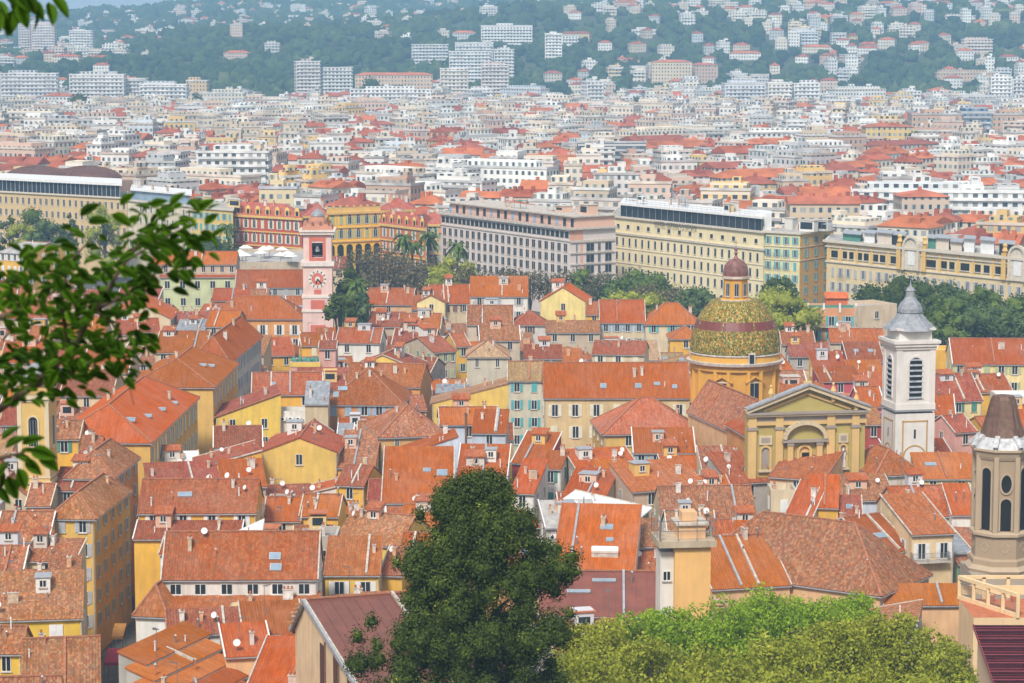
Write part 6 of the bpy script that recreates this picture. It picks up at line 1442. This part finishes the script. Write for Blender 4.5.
for q in blocks:
    b, t = geo(q); fm = M['balc'] if q['balc'] else M['facade']
    wc = tuple(np.clip(np.array(q['wc'])*random.uniform(.9, 1.1), 0, .85)); rc = tuple(np.array(q['rc'])*random.uniform(.85, 1.15))
    if id(q) in ind:
        nm = q['kind']; root = empty(nm, (q['X'], q['Y'], q['base']), q['r'])
        b.mats = [fm, M['farroof']]; 
        b.f2 = None
        w_ = b.build('wall', root, wc); b.mats = []
        t.mats = [M['farroof'], M['farroof'], M['white']]
        t.build('roof', root, rc)
        if type(q['lab']) is str: lb = q['lab']; auto = False
        else:
            wn_, rn_ = q['lab']; lb = f"{wn_} {'villa' if nm == 'hill_villa' else 'block'}, {rn_+' roof' if rn_ else 'flat roof'}" + (', balconies' if q['balc'] else ''); auto = True
        grp = {'city_block': 'blocks of the newer town', 'hill_villa': 'villas on the hills'}.get(nm)
        tag(root, lb, 'villa' if nm == 'hill_villa' else 'building', grp)
        c, s = math.cos(q['r']), math.sin(q['r']); TOPS.append((root, lb, (q['X']+c*q['w']/2, q['Y']+s*q['w']/2, q['base']+q['h']), auto))
    else:
        c, s = math.cos(q['r']), math.sin(q['r'])
        for bb, wall_ in ((b, True), (t, False)):
            base = len(MV); MV += [(q['X']+c*x-s*y, q['Y']+s*x+c*y, q['base']+z) for x, y, z in bb.v]
            MF += [tuple(i+base for i in f) for f in bb.f]; MU += bb.uv
            for f, m_ in zip(bb.f, bb.m):
                mi = bb.mats[m_]; iswall = wall_ and mi == 0
                MM.append((1 if q['balc'] else 0) if iswall else 2); cc = wc if iswall else ((.6,.57,.53) if mi == 2 else rc); MC += [(*cc, 1)]*len(f)
me = bpy.data.meshes.new('distant_houses'); me.from_pydata(MV, [], MF)
for m_ in (M['facadeA'], M['balcA'], M['farroofA']): me.materials.append(m_)
me.polygons.foreach_set('material_index', MM); uvl = me.uv_layers.new(name='UVMap'); uvl.data.foreach_set('uv', np.array(MU, dtype=np.float32).ravel())
ca_ = me.color_attributes.new('Col', 'FLOAT_COLOR', 'CORNER'); ca_.data.foreach_set('color', np.array(MC, dtype=np.float32).ravel()); me.update()
o = link('distant_houses', me); tag(o, 'countless small pale houses with red and flat roofs of the city far behind', 'houses', kind='stuff')
print('blocks', len(blocks), 'individual', len(ind), 'villas', nv)
# ================================================================== ground, hills
def ground():
    ys = np.concatenate([np.linspace(-60, 240, 40), np.linspace(260, 1900, 24), np.linspace(1940, 5200, 150), np.linspace(5400, 7000, 4)]); us = np.linspace(-1, 1, 161)
    Yg, Ug = np.meshgrid(ys, us, indexing='ij'); Xg = Ug*(160+.42*np.maximum(Yg, 0)); Z = ground_z(Xg, Yg)
    V = np.stack([Xg, Yg, Z], -1).reshape(-1, 3); n, m_ = Yg.shape; i = np.arange(n-1)[:, None]*m_+np.arange(m_-1)[None]; i = i.ravel(); Fq = np.stack([i, i+1, i+m_+1, i+m_], -1)
    m, nt, b = newmat('ground'); L = nt.links.new; tc = N(nt, 'ShaderNodeTexCoord'); sp = N(nt, 'ShaderNodeSeparateXYZ'); L(tc.outputs['Object'], sp.inputs[0])
    far_ = maprange(nt, sp.outputs[1], 2050, 2150, 0, 1); near_ = maprange(nt, sp.outputs[1], 215, 235, 1, 0)
    gr = mixc(nt, (.045,.065,.03), (.10,.10,.055), noise(nt, tc.outputs['Object'], .02, 5)); ast = mixc(nt, (.05,.05,.05), (.16,.15,.14), noise(nt, tc.outputs['Object'], .3, 4))
    c = mixc(nt, ast, gr, mth(nt, 'MAXIMUM', far_, near_)); L(c, b.inputs['Base Color']); b.inputs['Roughness'].default_value = .95
    o = link('ground', npmesh('ground', V, Fq, m)); o.data.polygons.foreach_set('use_smooth', [True]*len(Fq)); tag(o, 'streets and hillside ground under the town', 'ground', kind='structure')
ground()
# ================================================================== foliage
NW = [.9]
def leaf_quads(C, S, Nrm=None, asp=.6):
    """rhombic leaves at C (n,3) of size S (n)"""
    n = len(C); a = rng.normal(size=(n, 3)); a /= np.linalg.norm(a, axis=1)[:, None]
    if Nrm is not None: a = a+Nrm*NW[0]; a /= np.linalg.norm(a, axis=1)[:, None]
    t = rng.normal(size=(n, 3)); u = np.cross(a, t); u /= np.linalg.norm(u, axis=1)[:, None]; v = np.cross(a, u); S = S[:, None]
    V = np.stack([C-u*S, C-v*S*asp, C+u*S, C+v*S*asp], 1).reshape(-1, 3); return V, np.arange(4*n).reshape(n, 4)
def clumps(cent, rad, per, size, flat=.8, inner=.55, spread=.35):
    C = []; Nn = []; S = []
    for c, r in zip(cent, rad):
        k = max(4, int(per*(r**2))); d = rng.normal(size=(k, 3)); d /= np.linalg.norm(d, axis=1)[:, None]; rr = r*(inner+(1-inner)*rng.random(k)**.5)*(1+spread*rng.normal(size=k)*.3)
        p = d*rr[:, None]; p[:, 2] *= flat; C.append(p+np.array(c)); Nn.append(d); S.append(size*rng.uniform(.6, 1.35, k))
    return leaf_quads(np.concatenate(C), np.concatenate(S), np.concatenate(Nn))
def blobs(cent, rad, sub, flat=.8, noise_=.25):
    ico = bpy.data.meshes.new('t'); import bmesh; bm = bmesh.new(); bmesh.ops.create_icosphere(bm, subdivisions=sub, radius=1); bm.verts.ensure_lookup_table()
    v0 = np.array([v.co[:] for v in bm.verts]); f0 = np.array([[v.index for v in f.verts] for f in bm.faces]); bm.free(); n = len(cent); k = len(v0)
    cent = np.array(cent); rad = np.array(rad)
    ph = rng.uniform(0, 6.28, (n, 1, 3)); dsp = 1+noise_*(np.sin(v0[None]*5+ph).prod(2)*1.5+rng.normal(size=(n, k))*.45)
    V = cent[:, None]+v0[None]*rad[:, None, None]*dsp[..., None]*np.array([1, 1, flat]); Fq = f0[None]+(np.arange(n)*k)[:, None, None]
    return V.reshape(-1, 3), Fq.reshape(-1, 3)
M['hillwood'] = m_leaf('hill_wood', (.010,.028,.008), (.060,.095,.022), (.15,.16,.05), scale=.012, rough=.9)
M['leaf_dark'] = m_leaf('leaf_dark', (.022,.036,.005), (.085,.125,.016), (.26,.29,.05), scale=.6)
M['leaf_mid'] = m_leaf('leaf_mid', (.045,.080,.014), (.13,.18,.03), (.22,.26,.06), scale=.3)
M['leaf_spring'] = m_leaf('leaf_spring', (.18,.30,.02), (.40,.56,.04), (.60,.70,.10), scale=.5, trans=.4)
M['leaf_olive'] = m_leaf('leaf_olive', (.22,.25,.03), (.47,.50,.06), (.64,.62,.14), scale=.5, trans=.35)
M['leaf_bare'] = m_leaf('leaf_bare', (.09,.075,.035), (.20,.16,.08), (.24,.25,.08), scale=.2)
M['leaf_blue'] = m_leaf('leaf_blue', (.035,.065,.022), (.11,.155,.045), (.19,.22,.07), scale=.3)
def tree(name, u, vtop, Y, hgt, wid, mat, label, n=40, per=60, leaf=.35, base=None, rad=None, flat=.9, group=None, shape='round', core=True, auto=False, cat='tree', seed=None, twigs=0):
    """stands at distance Y with its top where the survey puts it"""
    P = at_y(u, vtop, Y); g = gz(P.x, Y) if base is None else base; H_ = P.z-g; root = empty(name, (P.x, Y, g)); cw = wid/2; ch = min(hgt, H_*.92); zc = H_-ch/2
    cent = []; rads = []
    for i in range(n):
        for _ in range(20):
            p = rng.uniform(-1, 1, 3)
            if np.linalg.norm(p) < 1: break
        if shape == 'round': p = p/np.linalg.norm(p)*np.linalg.norm(p)**.5; q = p*np.array([cw*.8, cw*.8, ch/2*.82])
        elif shape == 'cone': t = rng.random()**1.25; rr = cw*(1-t)**.75; a = rng.uniform(0, 6.28); k = rng.random()**.4; q = np.array([rr*k*math.cos(a), rr*k*math.sin(a), (t-.5)*ch])
        elif shape == 'dome': p[2] = abs(p[2])*1.0; p = p/np.linalg.norm(p)*np.linalg.norm(p)**.4; q = np.array([p[0]*cw*.85, p[1]*cw*.85, (p[2]-.5)*ch*.85])
        cent.append(q+np.array([0, 0, zc])); rads.append((rad or wid*.16)*rng.uniform(.7, 1.25))
    cent = np.array(cent)
    V, Fq = clumps(cent, rads, per, leaf, flat); me = npmesh('crown', V, Fq, M[mat]); crown = link('crown', me, root)
    if core:
        V2, F2 = blobs(cent*np.array([.93,.93,1]), np.array(rads)*.62, 2, flat); me2 = npmesh('inner_crown', V2, F2, M[mat]); link('inner_foliage', me2, crown)
    b = MB(); rt = max(.12, wid*.035); b.tube([(0,0,-1), (.1*rt,0,H_*.3), (0,.2,zc), (.1,0,zc+ch*.3)], [rt*1.3, rt, rt*.7, rt*.25], M['bark'], 7)
    for i in range(min(14, n)):
        c = cent[i]; s_ = H_*random.uniform(.3, .5) if shape != 'cone' else max(1, c[2]-1); b.tube([(0,0,min(s_, c[2])), tuple(c*np.array([.5,.5,1])-np.array([0,0,.1*ch])), tuple(c)], [rt*.5, rt*.3, rt*.1], M['bark'], 5)
    for i in range(twigs):
        c = cent[i % n]; d = rng.normal(size=3); d /= np.linalg.norm(d); d[2] = abs(d[2]); r_ = rads[i % n]; b.tube([tuple(c-d*r_*.2), tuple(c+d*r_*1.0)], [rt*.16, rt*.05], M['bark'], 4)
    b.build('trunk', root); tag(root, label, cat, group); TOPS.append((root, label, (P.x, Y, P.z-ch*.4), auto)); return root
def palm(u, vtop, Y, label='palm tree with drooping fronds', s=1.0):
    P = at_y(u, vtop, Y); g = 0; H_ = P.z-1.2; root = empty('palm_tree', (P.x, Y, g)); b = MB(); b.tube([(0,0,-.5), (.2,0,H_*.5), (0,0,H_)], [.35, .28, .3], M['bark'], 7); b.build('trunk', root)
    f = MB()
    for i in range(34):
        a = random.uniform(0, 6.28); up = random.uniform(-.5, 1.2); L_ = random.uniform(2.6, 3.6)*s; pts = []
        for k in range(6): t = k/5; pts.append(Vector((math.cos(a)*L_*t, math.sin(a)*L_*t, H_+L_*(up*t-1.0*t*t))))
        for p, q in zip(pts[:-1], pts[1:]):
            sd = Vector((-math.sin(a), math.cos(a), 0))*.32*s; f.face([p-sd+Vector((0,0,-.15)), p, q, q-sd+Vector((0,0,-.15))], M['leaf_mid']); f.face([p, p+sd+Vector((0,0,-.15)), q+sd+Vector((0,0,-.15)), q], M['leaf_mid'])
    f.build('crown', root); tag(root, label, 'palm tree', 'palms'); TOPS.append((root, label, (P.x, Y, H_), True))
# wooded hills: one mass
def hillwood():
    C = []; Rr = []
    k = 0
    FC = [q for q in blocks if q['kind'] != 'city_block']; bx = np.array([[(q['P'][0][0]+q['P'][1][0])/2, (q['P'][0][1]+q['P'][1][1])/2, q['w']/2] for q in FC])
    while k < 14000:
        Yt = 2040+2500*rng.random()**1.25; u = rng.uniform(-60, 1084); X = (u-512)/F*Yt
        d = np.hypot(bx[:, 0]-X, (bx[:, 1]-Yt)*.7); 
        # keep clear of houses and of the view on to them
        dx = np.abs(bx[:, 0]-X); dy = bx[:, 1]-Yt
        if np.any((dx < bx[:, 2]+3) & (dy > -12) & (dy < 40)): k += 1; continue
        r = rng.uniform(3.2, 6.2)*(1+.4*(Yt > 3000)); C.append((X, Yt, gz(X, Yt)+r*.8)); Rr.append(r); k += 1
    V, Fq = blobs(C, Rr, 2, .95, .42); o = link('hill_woods', npmesh('hill_woods', V, Fq, M['hillwood'])); tag(o, 'dense dark green woods covering the hills behind the city', 'woods', kind='stuff')
hillwood()
# single trees among the far blocks
for i, (u, v, Y, h, w_) in enumerate(((110,108,1750,18,16), (196,95,1850,16,22), (174,118,1650,12,14), (331,127,1500,16,6), (433,110,1650,16,7), (640,124,1500,14,10), (915,128,1300,14,9), (258,128,1450,14,9), (40,108,1800,16,22), (80,97,1850,20,24), (375,80,2100,20,26), (140,96,1900,18,18), (930,98,1950,14,20), (640,98,1950,12,14), (860,75,2200,14,20), (395,88,2080,14,20), (8,128,1600,14,14), (222,150,1150,10,12))):
    tree('city_tree', u, v, Y, h, w_, 'leaf_dark', 'dark tree among distant blocks', n=14, per=3.2, leaf=1.0, group='trees in the far city', auto=True, rad=w_*.24, cat='tree')
# boulevard
bl = [(345,262,560,14,10,'leaf_dark'), (352,276,548,10,8,'leaf_dark'), (358,246,640,11,12,'leaf_bare'), (374,245,650,11,12,'leaf_bare'), (392,247,650,11,12,'leaf_bare'), (408,256,645,9,12,'leaf_bare'), (425,258,640,9,12,'leaf_bare'), (440,262,630,9,12,'leaf_bare'), (452,254,620,12,14,'leaf_olive'), (466,262,610,10,12,'leaf_bare'), (372,268,600,8,9,'leaf_bare'), (492,266,640,8,10,'leaf_bare'), (512,268,640,8,10,'leaf_bare'), (530,270,640,8,10,'leaf_bare'), (548,270,640,8,11,'leaf_bare'), (566,270,635,8,11,'leaf_bare'), (582,268,635,9,11,'leaf_mid'), (596,272,630,8,11,'leaf_bare'),
 (470,288,590,6,10,'leaf_olive'), (450,284,590,6,10,'leaf_olive'), (630,272,630,9,16,'leaf_mid'), (650,274,622,9,14,'leaf_mid'), (646,282,610,9,12,'leaf_bare'), (668,284,606,9,12,'leaf_bare'), (684,286,600,8,12,'leaf_bare'), (636,292,590,7,14,'leaf_olive'), (620,290,592,8,10,'leaf_olive'), (694,286,585,9,11,'leaf_blue'), (705,290,580,9,10,'leaf_blue'),
 (770,292,540,9,16,'leaf_olive'), (790,296,530,8,14,'leaf_olive'), (756,294,545,8,12,'leaf_olive'), (785,268,600,12,9,'leaf_dark'), (778,276,596,9,9,'leaf_dark'),
 (885,280,560,11,16,'leaf_dark'), (905,276,556,13,16,'leaf_dark'), (928,276,552,14,16,'leaf_dark'), (948,282,520,13,14,'leaf_blue'), (966,274,516,15,15,'leaf_blue'), (984,286,512,14,13,'leaf_mid'), (1004,288,512,14,14,'leaf_mid'), (1022,292,512,14,12,'leaf_dark'), (955,300,500,10,14,'leaf_mid'), (985,304,498,9,14,'leaf_blue'), (936,296,505,11,12,'leaf_dark'), (1010,306,496,9,14,'leaf_blue'),
 (36,207,740,22,16,'leaf_mid'), (22,214,735,20,12,'leaf_olive'), (50,212,730,20,12,'leaf_blue'), (104,196,775,24,14,'leaf_olive'), (72,207,780,22,7,'leaf_dark'), (8,206,740,22,7,'leaf_dark'), (48,238,700,10,16,'leaf_dark'), (215,236,700,12,16,'leaf_dark'), (232,240,700,10,12,'leaf_dark'), (340,290,520,8,8,'leaf_dark'), (356,292,530,8,7,'leaf_blue')]
nmz = {'leaf_dark': 'dark evergreen', 'leaf_bare': 'brown budding tree', 'leaf_olive': 'olive green tree', 'leaf_mid': 'mid green tree', 'leaf_blue': 'grey green tree'}
for (u, v, Y, h, w_, m_) in bl:
    bare = m_ == 'leaf_bare'
    tree('boulevard_tree', u, v, Y, h, w_, m_, nmz[m_], n=26, per=9 if bare else 16, leaf=.34 if bare else .36, group='garden and boulevard trees', auto=True, rad=w_*.17, core=not bare, twigs=30 if bare else 0)
for u, v, Y in ((404,232,660), (428,231,655), (457,241,640), (357,278,540), (228,222,740), (412,240,668)): palm(u, v, Y)
# big dark tree in front
random.seed(11)
def dark_tree():
    Y = 132.; P = at_y(478, 478, Y); g = gz(P.x, Y); root = empty('cypress_tree', (P.x, Y, g)); S = Y/F
    out = [(478,482,0), (505,500,0)]
    # survey of the outline: y, left x, right x
    prof = [(480,462,500), (490,450,516), (505,440,530), (520,425,535), (535,420,540), (550,412,545), (565,402,545), (580,398,560), (600,394,570), (620,378,568), (640,362,562), (660,356,566), (683,350,566), (720,350,575), (780,355,570)]
    cent = []; rads = []
    for i in range(380):
        v = rng.uniform(484, 770); xl = np.interp(v, [p[0] for p in prof], [p[1] for p in prof]); xr = np.interp(v, [p[0] for p in prof], [p[2] for p in prof]); t = rng.uniform(-1, 1); t = math.copysign(abs(t)**1.0, t)
        r = rng.uniform(.42, 1.0); xl += 2+11*math.sin(v*.11)+6*math.sin(v*.23+1); xr += -4+11*math.sin(v*.13+2)+6*math.sin(v*.27); c = (xl+xr)/2; hw = (xr-xl)/2-r/S*.75; dep = math.sqrt(max(0, 1-t*t))*hw*S*rng.uniform(.35, 1)*rng.choice((-1, -1, 1)); p = at_y(c+t*hw, v, Y)
        cent.append((p.x-P.x, dep, p.z-g)); rads.append(r)
    # the side branch to the right and small tufts breaking the outline
    for (u, v, r) in ((560,566,.7), (572,560,.6), (566,580,.5), (550,572,.6), (545,550,.6), (556,553,.5), (576,572,.35), (548,584,.7), (556,592,.55), (540,572,.8), (568,572,.55), (538,556,.6), (552,562,.7), (452,486,.45), (490,478,.4), (420,515,.45), (397,560,.4), (372,620,.45), (357,640,.5), (352,668,.5), (570,612,.4), (532,530,.4), (500,484,.5), (465,480,.5)): p = at_y(u, v, Y); cent.append((p.x-P.x, rng.uniform(-1, 1), p.z-g)); rads.append(r)
    cent = np.array(cent); NW[0] = 1.9; V, Fq = clumps(cent, rads, 1000, .075, 1.15, .62, .7); NW[0] = .9; crown = link('crown', npmesh('crown', V, Fq, M['leaf_dark']), root)
    V2, F2 = blobs(cent, np.array(rads)*.5, 2, 1.15, .25); link('inner_foliage', npmesh('inner_foliage', V2, F2, M['leaf_dark']), crown)
    b = MB(); H_ = P.z-g; b.tube([(0,0,-1), (.2,0,H_*.4), (.1,.1,H_*.7), (0,0,H_*.95)], [.6, .45, .3, .08], M['bark'], 9)
    for i in range(60): c = cent[i]; b.tube([(0, 0, max(1, c[2]-2.2)), tuple(c*np.array([.5,.5,1])-np.array([0,0,.8])), tuple(c)], [.14, .09, .04], M['bark'], 5)
    b.build('trunk', root); top(root, 'big dark green bushy cypress standing in front of the roofs', 'tree', (P.x, Y, P.z-6))
dark_tree()
# light green trees, lower right
sp = [(640,600,178,10,9,'leaf_spring'), (675,604,182,9,8,'leaf_spring'), (722,594,180,9,9,'leaf_spring'), (765,586,184,10,10,'leaf_spring'), (815,588,186,9,9,'leaf_spring'), (850,590,188,8,8,'leaf_spring'), (600,616,160,8,8,'leaf_olive'), (585,640,150,8,7,'leaf_olive'), (650,634,156,8,8,'leaf_olive'), (710,640,152,8,8,'leaf_olive'), (780,630,156,8,9,'leaf_olive'), (835,616,160,8,9,'leaf_olive'), (885,602,164,9,9,'leaf_olive'), (920,612,164,8,7,'leaf_olive'), (948,636,158,7,5.5,'leaf_olive'), (700,668,140,7,8,'leaf_olive'), (620,676,140,7,7,'leaf_olive'), (860,655,142,8,8,'leaf_olive'), (925,668,140,7,7,'leaf_olive'), (780,666,140,7,8,'leaf_olive')]
for (u, v, Y, h, w_, m_) in sp:
    tree('flowering_tree' if m_ == 'leaf_olive' else 'spring_tree', u, v, Y, h, w_, m_, ('olive yellow twiggy tree' if m_ == 'leaf_olive' else 'bright green spring tree'), n=80, per=210, leaf=.125, group='light green trees on the slope', auto=True, rad=w_*.115, core=False, twigs=110, shape='dome')
# branch hanging in from the left, a few metres away
M['leaf_near'] = m_leaf('leaf_near', (.02,.055,.006), (.10,.23,.012), (.30,.46,.03), scale=6, rough=.6, trans=.45)
def near_branch(name, lines, leaves, Y0, label, size=.03):
    root = empty(name, at_y(lines[0][0][0], lines[0][0][1], Y0)); o0 = root.location.copy(); b = MB(); pts_all = []
    for ln in lines:
        pts = [at_y(u, v, Y0+dy)-o0 for u, v, dy, r in ln]; b.tube(pts, [l[3] for l in ln], M['bark'], 6); pts_all.append(pts)
    b.build('twigs', root); f = MB()
    for (u, v, ang, s_, dy) in leaves:
        c = at_y(u, v, Y0+dy)-o0; L_ = size*s_; d = Vector((math.cos(ang), random.uniform(-.5, .5), -math.sin(ang))).normalized(); up = Vector((random.uniform(-.6, .6), -random.uniform(.2, .9), random.uniform(.3, 1))).normalized(); sd = d.cross(up).normalized(); nn = sd.cross(d)
        w_ = L_*.27; P = []; n = 6; lef, mid, rig = [], [], []
        for k in range(n+1):
            t = k/n; ww = w_*math.sin(PI*min(1, t**.8))**.8 if 0 < t < 1 else 0; p = c+d*(L_*t)-nn*(L_*.22*t*t); mid.append(p); lef.append(p+sd*ww+nn*ww*.35); rig.append(p-sd*ww+nn*ww*.35)
        for k in range(n):
            b0 = len(f.v); 
            for q in (lef, rig):
                if k == 0: f.face([mid[0], mid[1], q[1]], M['leaf_near'], sm=True)
                elif k == n-1: f.face([mid[k], mid[k+1], q[k]], M['leaf_near'], sm=True)
                else: f.face([mid[k], mid[k+1], q[k+1], q[k]], M['leaf_near'], sm=True)
    me = f.mesh('leaves'); import bmesh; bm = bmesh.new(); bm.from_mesh(me); bmesh.ops.remove_doubles(bm, verts=bm.verts, dist=1e-5); bm.to_mesh(me); bm.free(); link('leaves', me, root)
    top(root, label, 'branch', tuple(o0)); return root
random.seed(5)
main = [[(-60,470,0,.012), (-10,415,0,.010), (30,388,0,.009), (70,352,0,.007), (95,310,0,.005), (125,262,0,.004), (148,232,0,.003), (158,212,0,.0015)],
 [(30,388,0,.006), (70,372,.1,.005), (110,352,.1,.004), (140,330,.1,.002)], [(70,352,0,.005), (60,300,-.1,.004), (70,262,-.1,.003), (90,240,-.1,.0015)], [(95,310,0,.004), (135,290,.1,.003), (170,262,.1,.002), (190,255,.1,.001)],
 [(125,262,0,.003), (160,240,0,.002), (195,222,0,.001)], [(-40,330,0,.006), (0,318,.1,.005), (40,300,.1,.003), (66,285,.1,.001)], [(95,310,0,.003), (120,330,0,.002), (128,380,.05,.0012), (134,405,.05,.0008)], [(-40,400,.1,.006), (10,372,.1,.004), (50,345,.1,.002)], [(70,352,0,.003), (110,340,0,.002), (150,342,0,.001)], [(180,255,.1,.001), (181,285,.1,.001)], [(-30,300,.1,.004), (15,275,.1,.003), (45,262,.1,.001)]]
lv = []
def along(line, n, spread, s=(.7, 1.25)):
    P = [(a, c) for a, c, _, _ in line]; seg = [math.hypot(P[i+1][0]-P[i][0], P[i+1][1]-P[i][1]) for i in range(len(P)-1)]; T = sum(seg)
    for _ in range(n):
        t = random.random()*T; i = 0
        while t > seg[i] and i < len(seg)-1: t -= seg[i]; i += 1
        k = t/seg[i]; u = P[i][0]+(P[i+1][0]-P[i][0])*k+random.gauss(0, spread); v = P[i][1]+(P[i+1][1]-P[i][1])*k+random.gauss(0, spread)
        if v > 400 or (u > 150 and v > 345): continue
        lv.append((u, v, random.choice((random.uniform(-.5, 1.2), random.uniform(2, 4))), random.uniform(*s)*1.02, random.uniform(-.25, .25)))
for ln, n, sp_ in zip(main, (230, 100, 88, 74, 70, 72, 18, 110, 36, 6, 80), (15, 13, 13, 10, 11, 13, 5, 14, 9, 2, 12)): along(ln, n, sp_)
for (u, v) in ((205,225), (210,240), (196,212), (186,205), (178,218), (200,232), (170,206), (120,205), (128,210), (112,214), (88,222), (66,230), (80,216), (60,245), (188,240), (160,214), (176,232), (150,206), (172,225), (195,240), (206,212)): lv.append((u, v, random.uniform(-.9, .6), random.uniform(1.2, 1.7), 0))
near_branch('leafy_branch', main, lv, 5.2, 'leafy green branch reaching in from the edge in front of the town')
lv = []; l2 = [[(-60,470,0,.008), (0,458,0,.005), (25,452,0,.002)], [(0,458,0,.003), (14,475,0,.001)]]
for u, v, a in ((20,452,-.1), (30,450,.2), (38,455,.6), (10,462,2.4), (18,468,1.2), (5,448,-.6), (0,470,1.5), (12,455,.3), (8,476,1.2), (26,458,.9), (2,440,-.8), (16,474,1.5), (0,486,1.2), (22,444,-.4)): lv.append((u, v, a, random.uniform(1.4, 1.9), 0))
near_branch('leafy_twig', l2, lv, 5.0, 'small leafy twig in front of the yellow bell tower')
lv = []; l2 = [[(-60,-60,0,.008), (0,-20,0,.005), (40,-15,0,.002)]]
for u, v, a in ((40,-6,.3), (48,2,1.2), (30,0,.9), (20,2,1.3), (10,4,1.0), (0,8,1.6), (35,6,1.5), (52,-4,.8), (4,14,1.4), (-4,0,.8), (16,-4,.6), (25,-8,1.0), (12,10,1.7), (2,-8,.7)): lv.append((u, v, a, random.uniform(1.3, 1.8), 0))
near_branch('hanging_leaves', l2, lv, 4.8, 'cluster of leaves hanging from the top corner against the far hills')
# ================================================================== air, sky, sun
def haze():
    b = MB(); m = bpy.data.materials.new('haze'); m.use_nodes = True; nt = m.node_tree; nt.nodes.clear(); o = nt.nodes.new('ShaderNodeOutputMaterial'); v = nt.nodes.new('ShaderNodeVolumePrincipled'); v.inputs['Color'].default_value = (.38,.68,1.0,1); v.inputs['Density'].default_value = HAZE; v.inputs['Anisotropy'].default_value = -.5
    nt.links.new(v.outputs[0], o.inputs[1]); b.box(-3400, 3400, -80, 7100, -3, 240, m); ob = b.build('haze'); tag(ob, 'thin blue air haze over the whole town', 'haze', kind='stuff')
HAZE = .000185
haze()
SE, SR = R(46), R(197)   # elevation; azimuth from +Y, clockwise
w = bpy.data.worlds.new('World'); sc.world = w; w.use_nodes = True; nt = w.node_tree; bg = nt.nodes['Background']
sky = nt.nodes.new('ShaderNodeTexSky'); sky.sky_type = 'NISHITA'; sky.sun_disc = False; sky.sun_elevation = SE; sky.sun_rotation = SR; sky.air_density = 1.2; sky.dust_density = 3.0; sky.ozone_density = 1.0
# thin high cloud: the blue is veiled towards grey white
mx = nt.nodes.new('ShaderNodeMix'); mx.data_type = 'RGBA'; mx.inputs[0].default_value = .55; nt.links.new(sky.outputs[0], mx.inputs[6]); mx.inputs[7].default_value = (9.2, 9.2, 9.3, 1)
nt.links.new(mx.outputs[2], bg.inputs[0]); bg.inputs[1].default_value = .072
sd = bpy.data.lights.new('sun', 'SUN'); so = bpy.data.objects.new('sun', sd); col.objects.link(so); sd.energy = 2.7; sd.angle = R(11); sd.color = (1, .95, .88)
dv = Vector((math.sin(SR)*math.cos(SE), math.cos(SR)*math.cos(SE), math.sin(SE))); so.rotation_euler = dv.to_track_quat('Z', 'Y').to_euler(); so.location = dv*300
vs = sc.view_settings; vs.view_transform = 'Standard'; vs.look = 'None'; vs.exposure = EXPO; vs.gamma = 1; vs.use_curve_mapping = False
sc.cycles.max_bounces = 6; sc.cycles.diffuse_bounces = 3; sc.cycles.glossy_bounces = 2; sc.cycles.transmission_bounces = 3; sc.cycles.volume_bounces = 0; sc.cycles.transparent_max_bounces = 6; sc.cycles.use_denoising = True; sc.cycles.caustics_reflective = False; sc.cycles.caustics_refractive = False
sc.cycles.sample_clamp_indirect = 6
# ================================================================== labels: say where each of the look-alikes stands
ANCH = [('clock tower',318,270), ('tiled dome',735,335), ('white belfry',908,380), ('stone tower',1000,500), ('dark cypress',470,580), ('yellow belfry',33,440), ('church front',806,440), ('street awning',114,634), ('stair tower',690,570), ('concrete hotel',520,240), ('cream hotel',690,250), ('yellow palace',930,252), ('golden palace',354,225), ('beige ministry',60,200), ('long palace',110,410), ('black block',612,153), ('white towers',1005,90), ('bright block',506,34), ('pink towers',36,32), ('white school',390,94), ('pale slabs',95,86), ('hilltop slabs',970,14), ('yellow block',890,131), ('villa group',670,68)]
ORD = ['first','second','third','fourth','fifth','sixth','seventh','eighth','ninth','tenth','eleventh','twelfth','thirteenth','fourteenth','fifteenth','sixteenth','seventeenth','eighteenth','nineteenth','twentieth']
def place(u, v):
    best = min(ANCH, key=lambda a: ((u-a[1])/1.4)**2+(v-a[2])**2+(0 if abs(u-a[1])+abs(v-a[2]) > 12 else 4000)); dx, dy = u-best[1], v-best[2]; a = math.degrees(math.atan2(-dy, dx/1.4)) % 360
    w_ = ['right of', 'upper right of', 'above', 'upper left of', 'left of', 'lower left of', 'below', 'lower right of'][int(((a+22.5) % 360)//45)]; D = math.hypot(dx, dy)
    return w_+' '+best[0]
cells = {}
for ob, lb, anc, auto in TOPS:
    if not auto: continue
    u, v = proj(anc); cells.setdefault(lb+', '+place(u, v), []).append((u, ob))
for key, lst in cells.items():
    lst.sort(key=lambda q: q[0])
    if len(lst) == 1: lst[0][1]['label'] = key; continue
    n_ = len(lst)
    for i, (u, ob) in enumerate(lst): ob['label'] = key+', '+(ORD[i]+' from left' if i < 20 else ORD[n_-1-i]+' from right' if n_-i <= 20 else ORD[i-20]+' past twentieth')
for ob in list(sc.objects):
    if 'nw' in ob.keys(): del ob['nw']
print('objects', len(sc.objects), 'tops', len(TOPS))
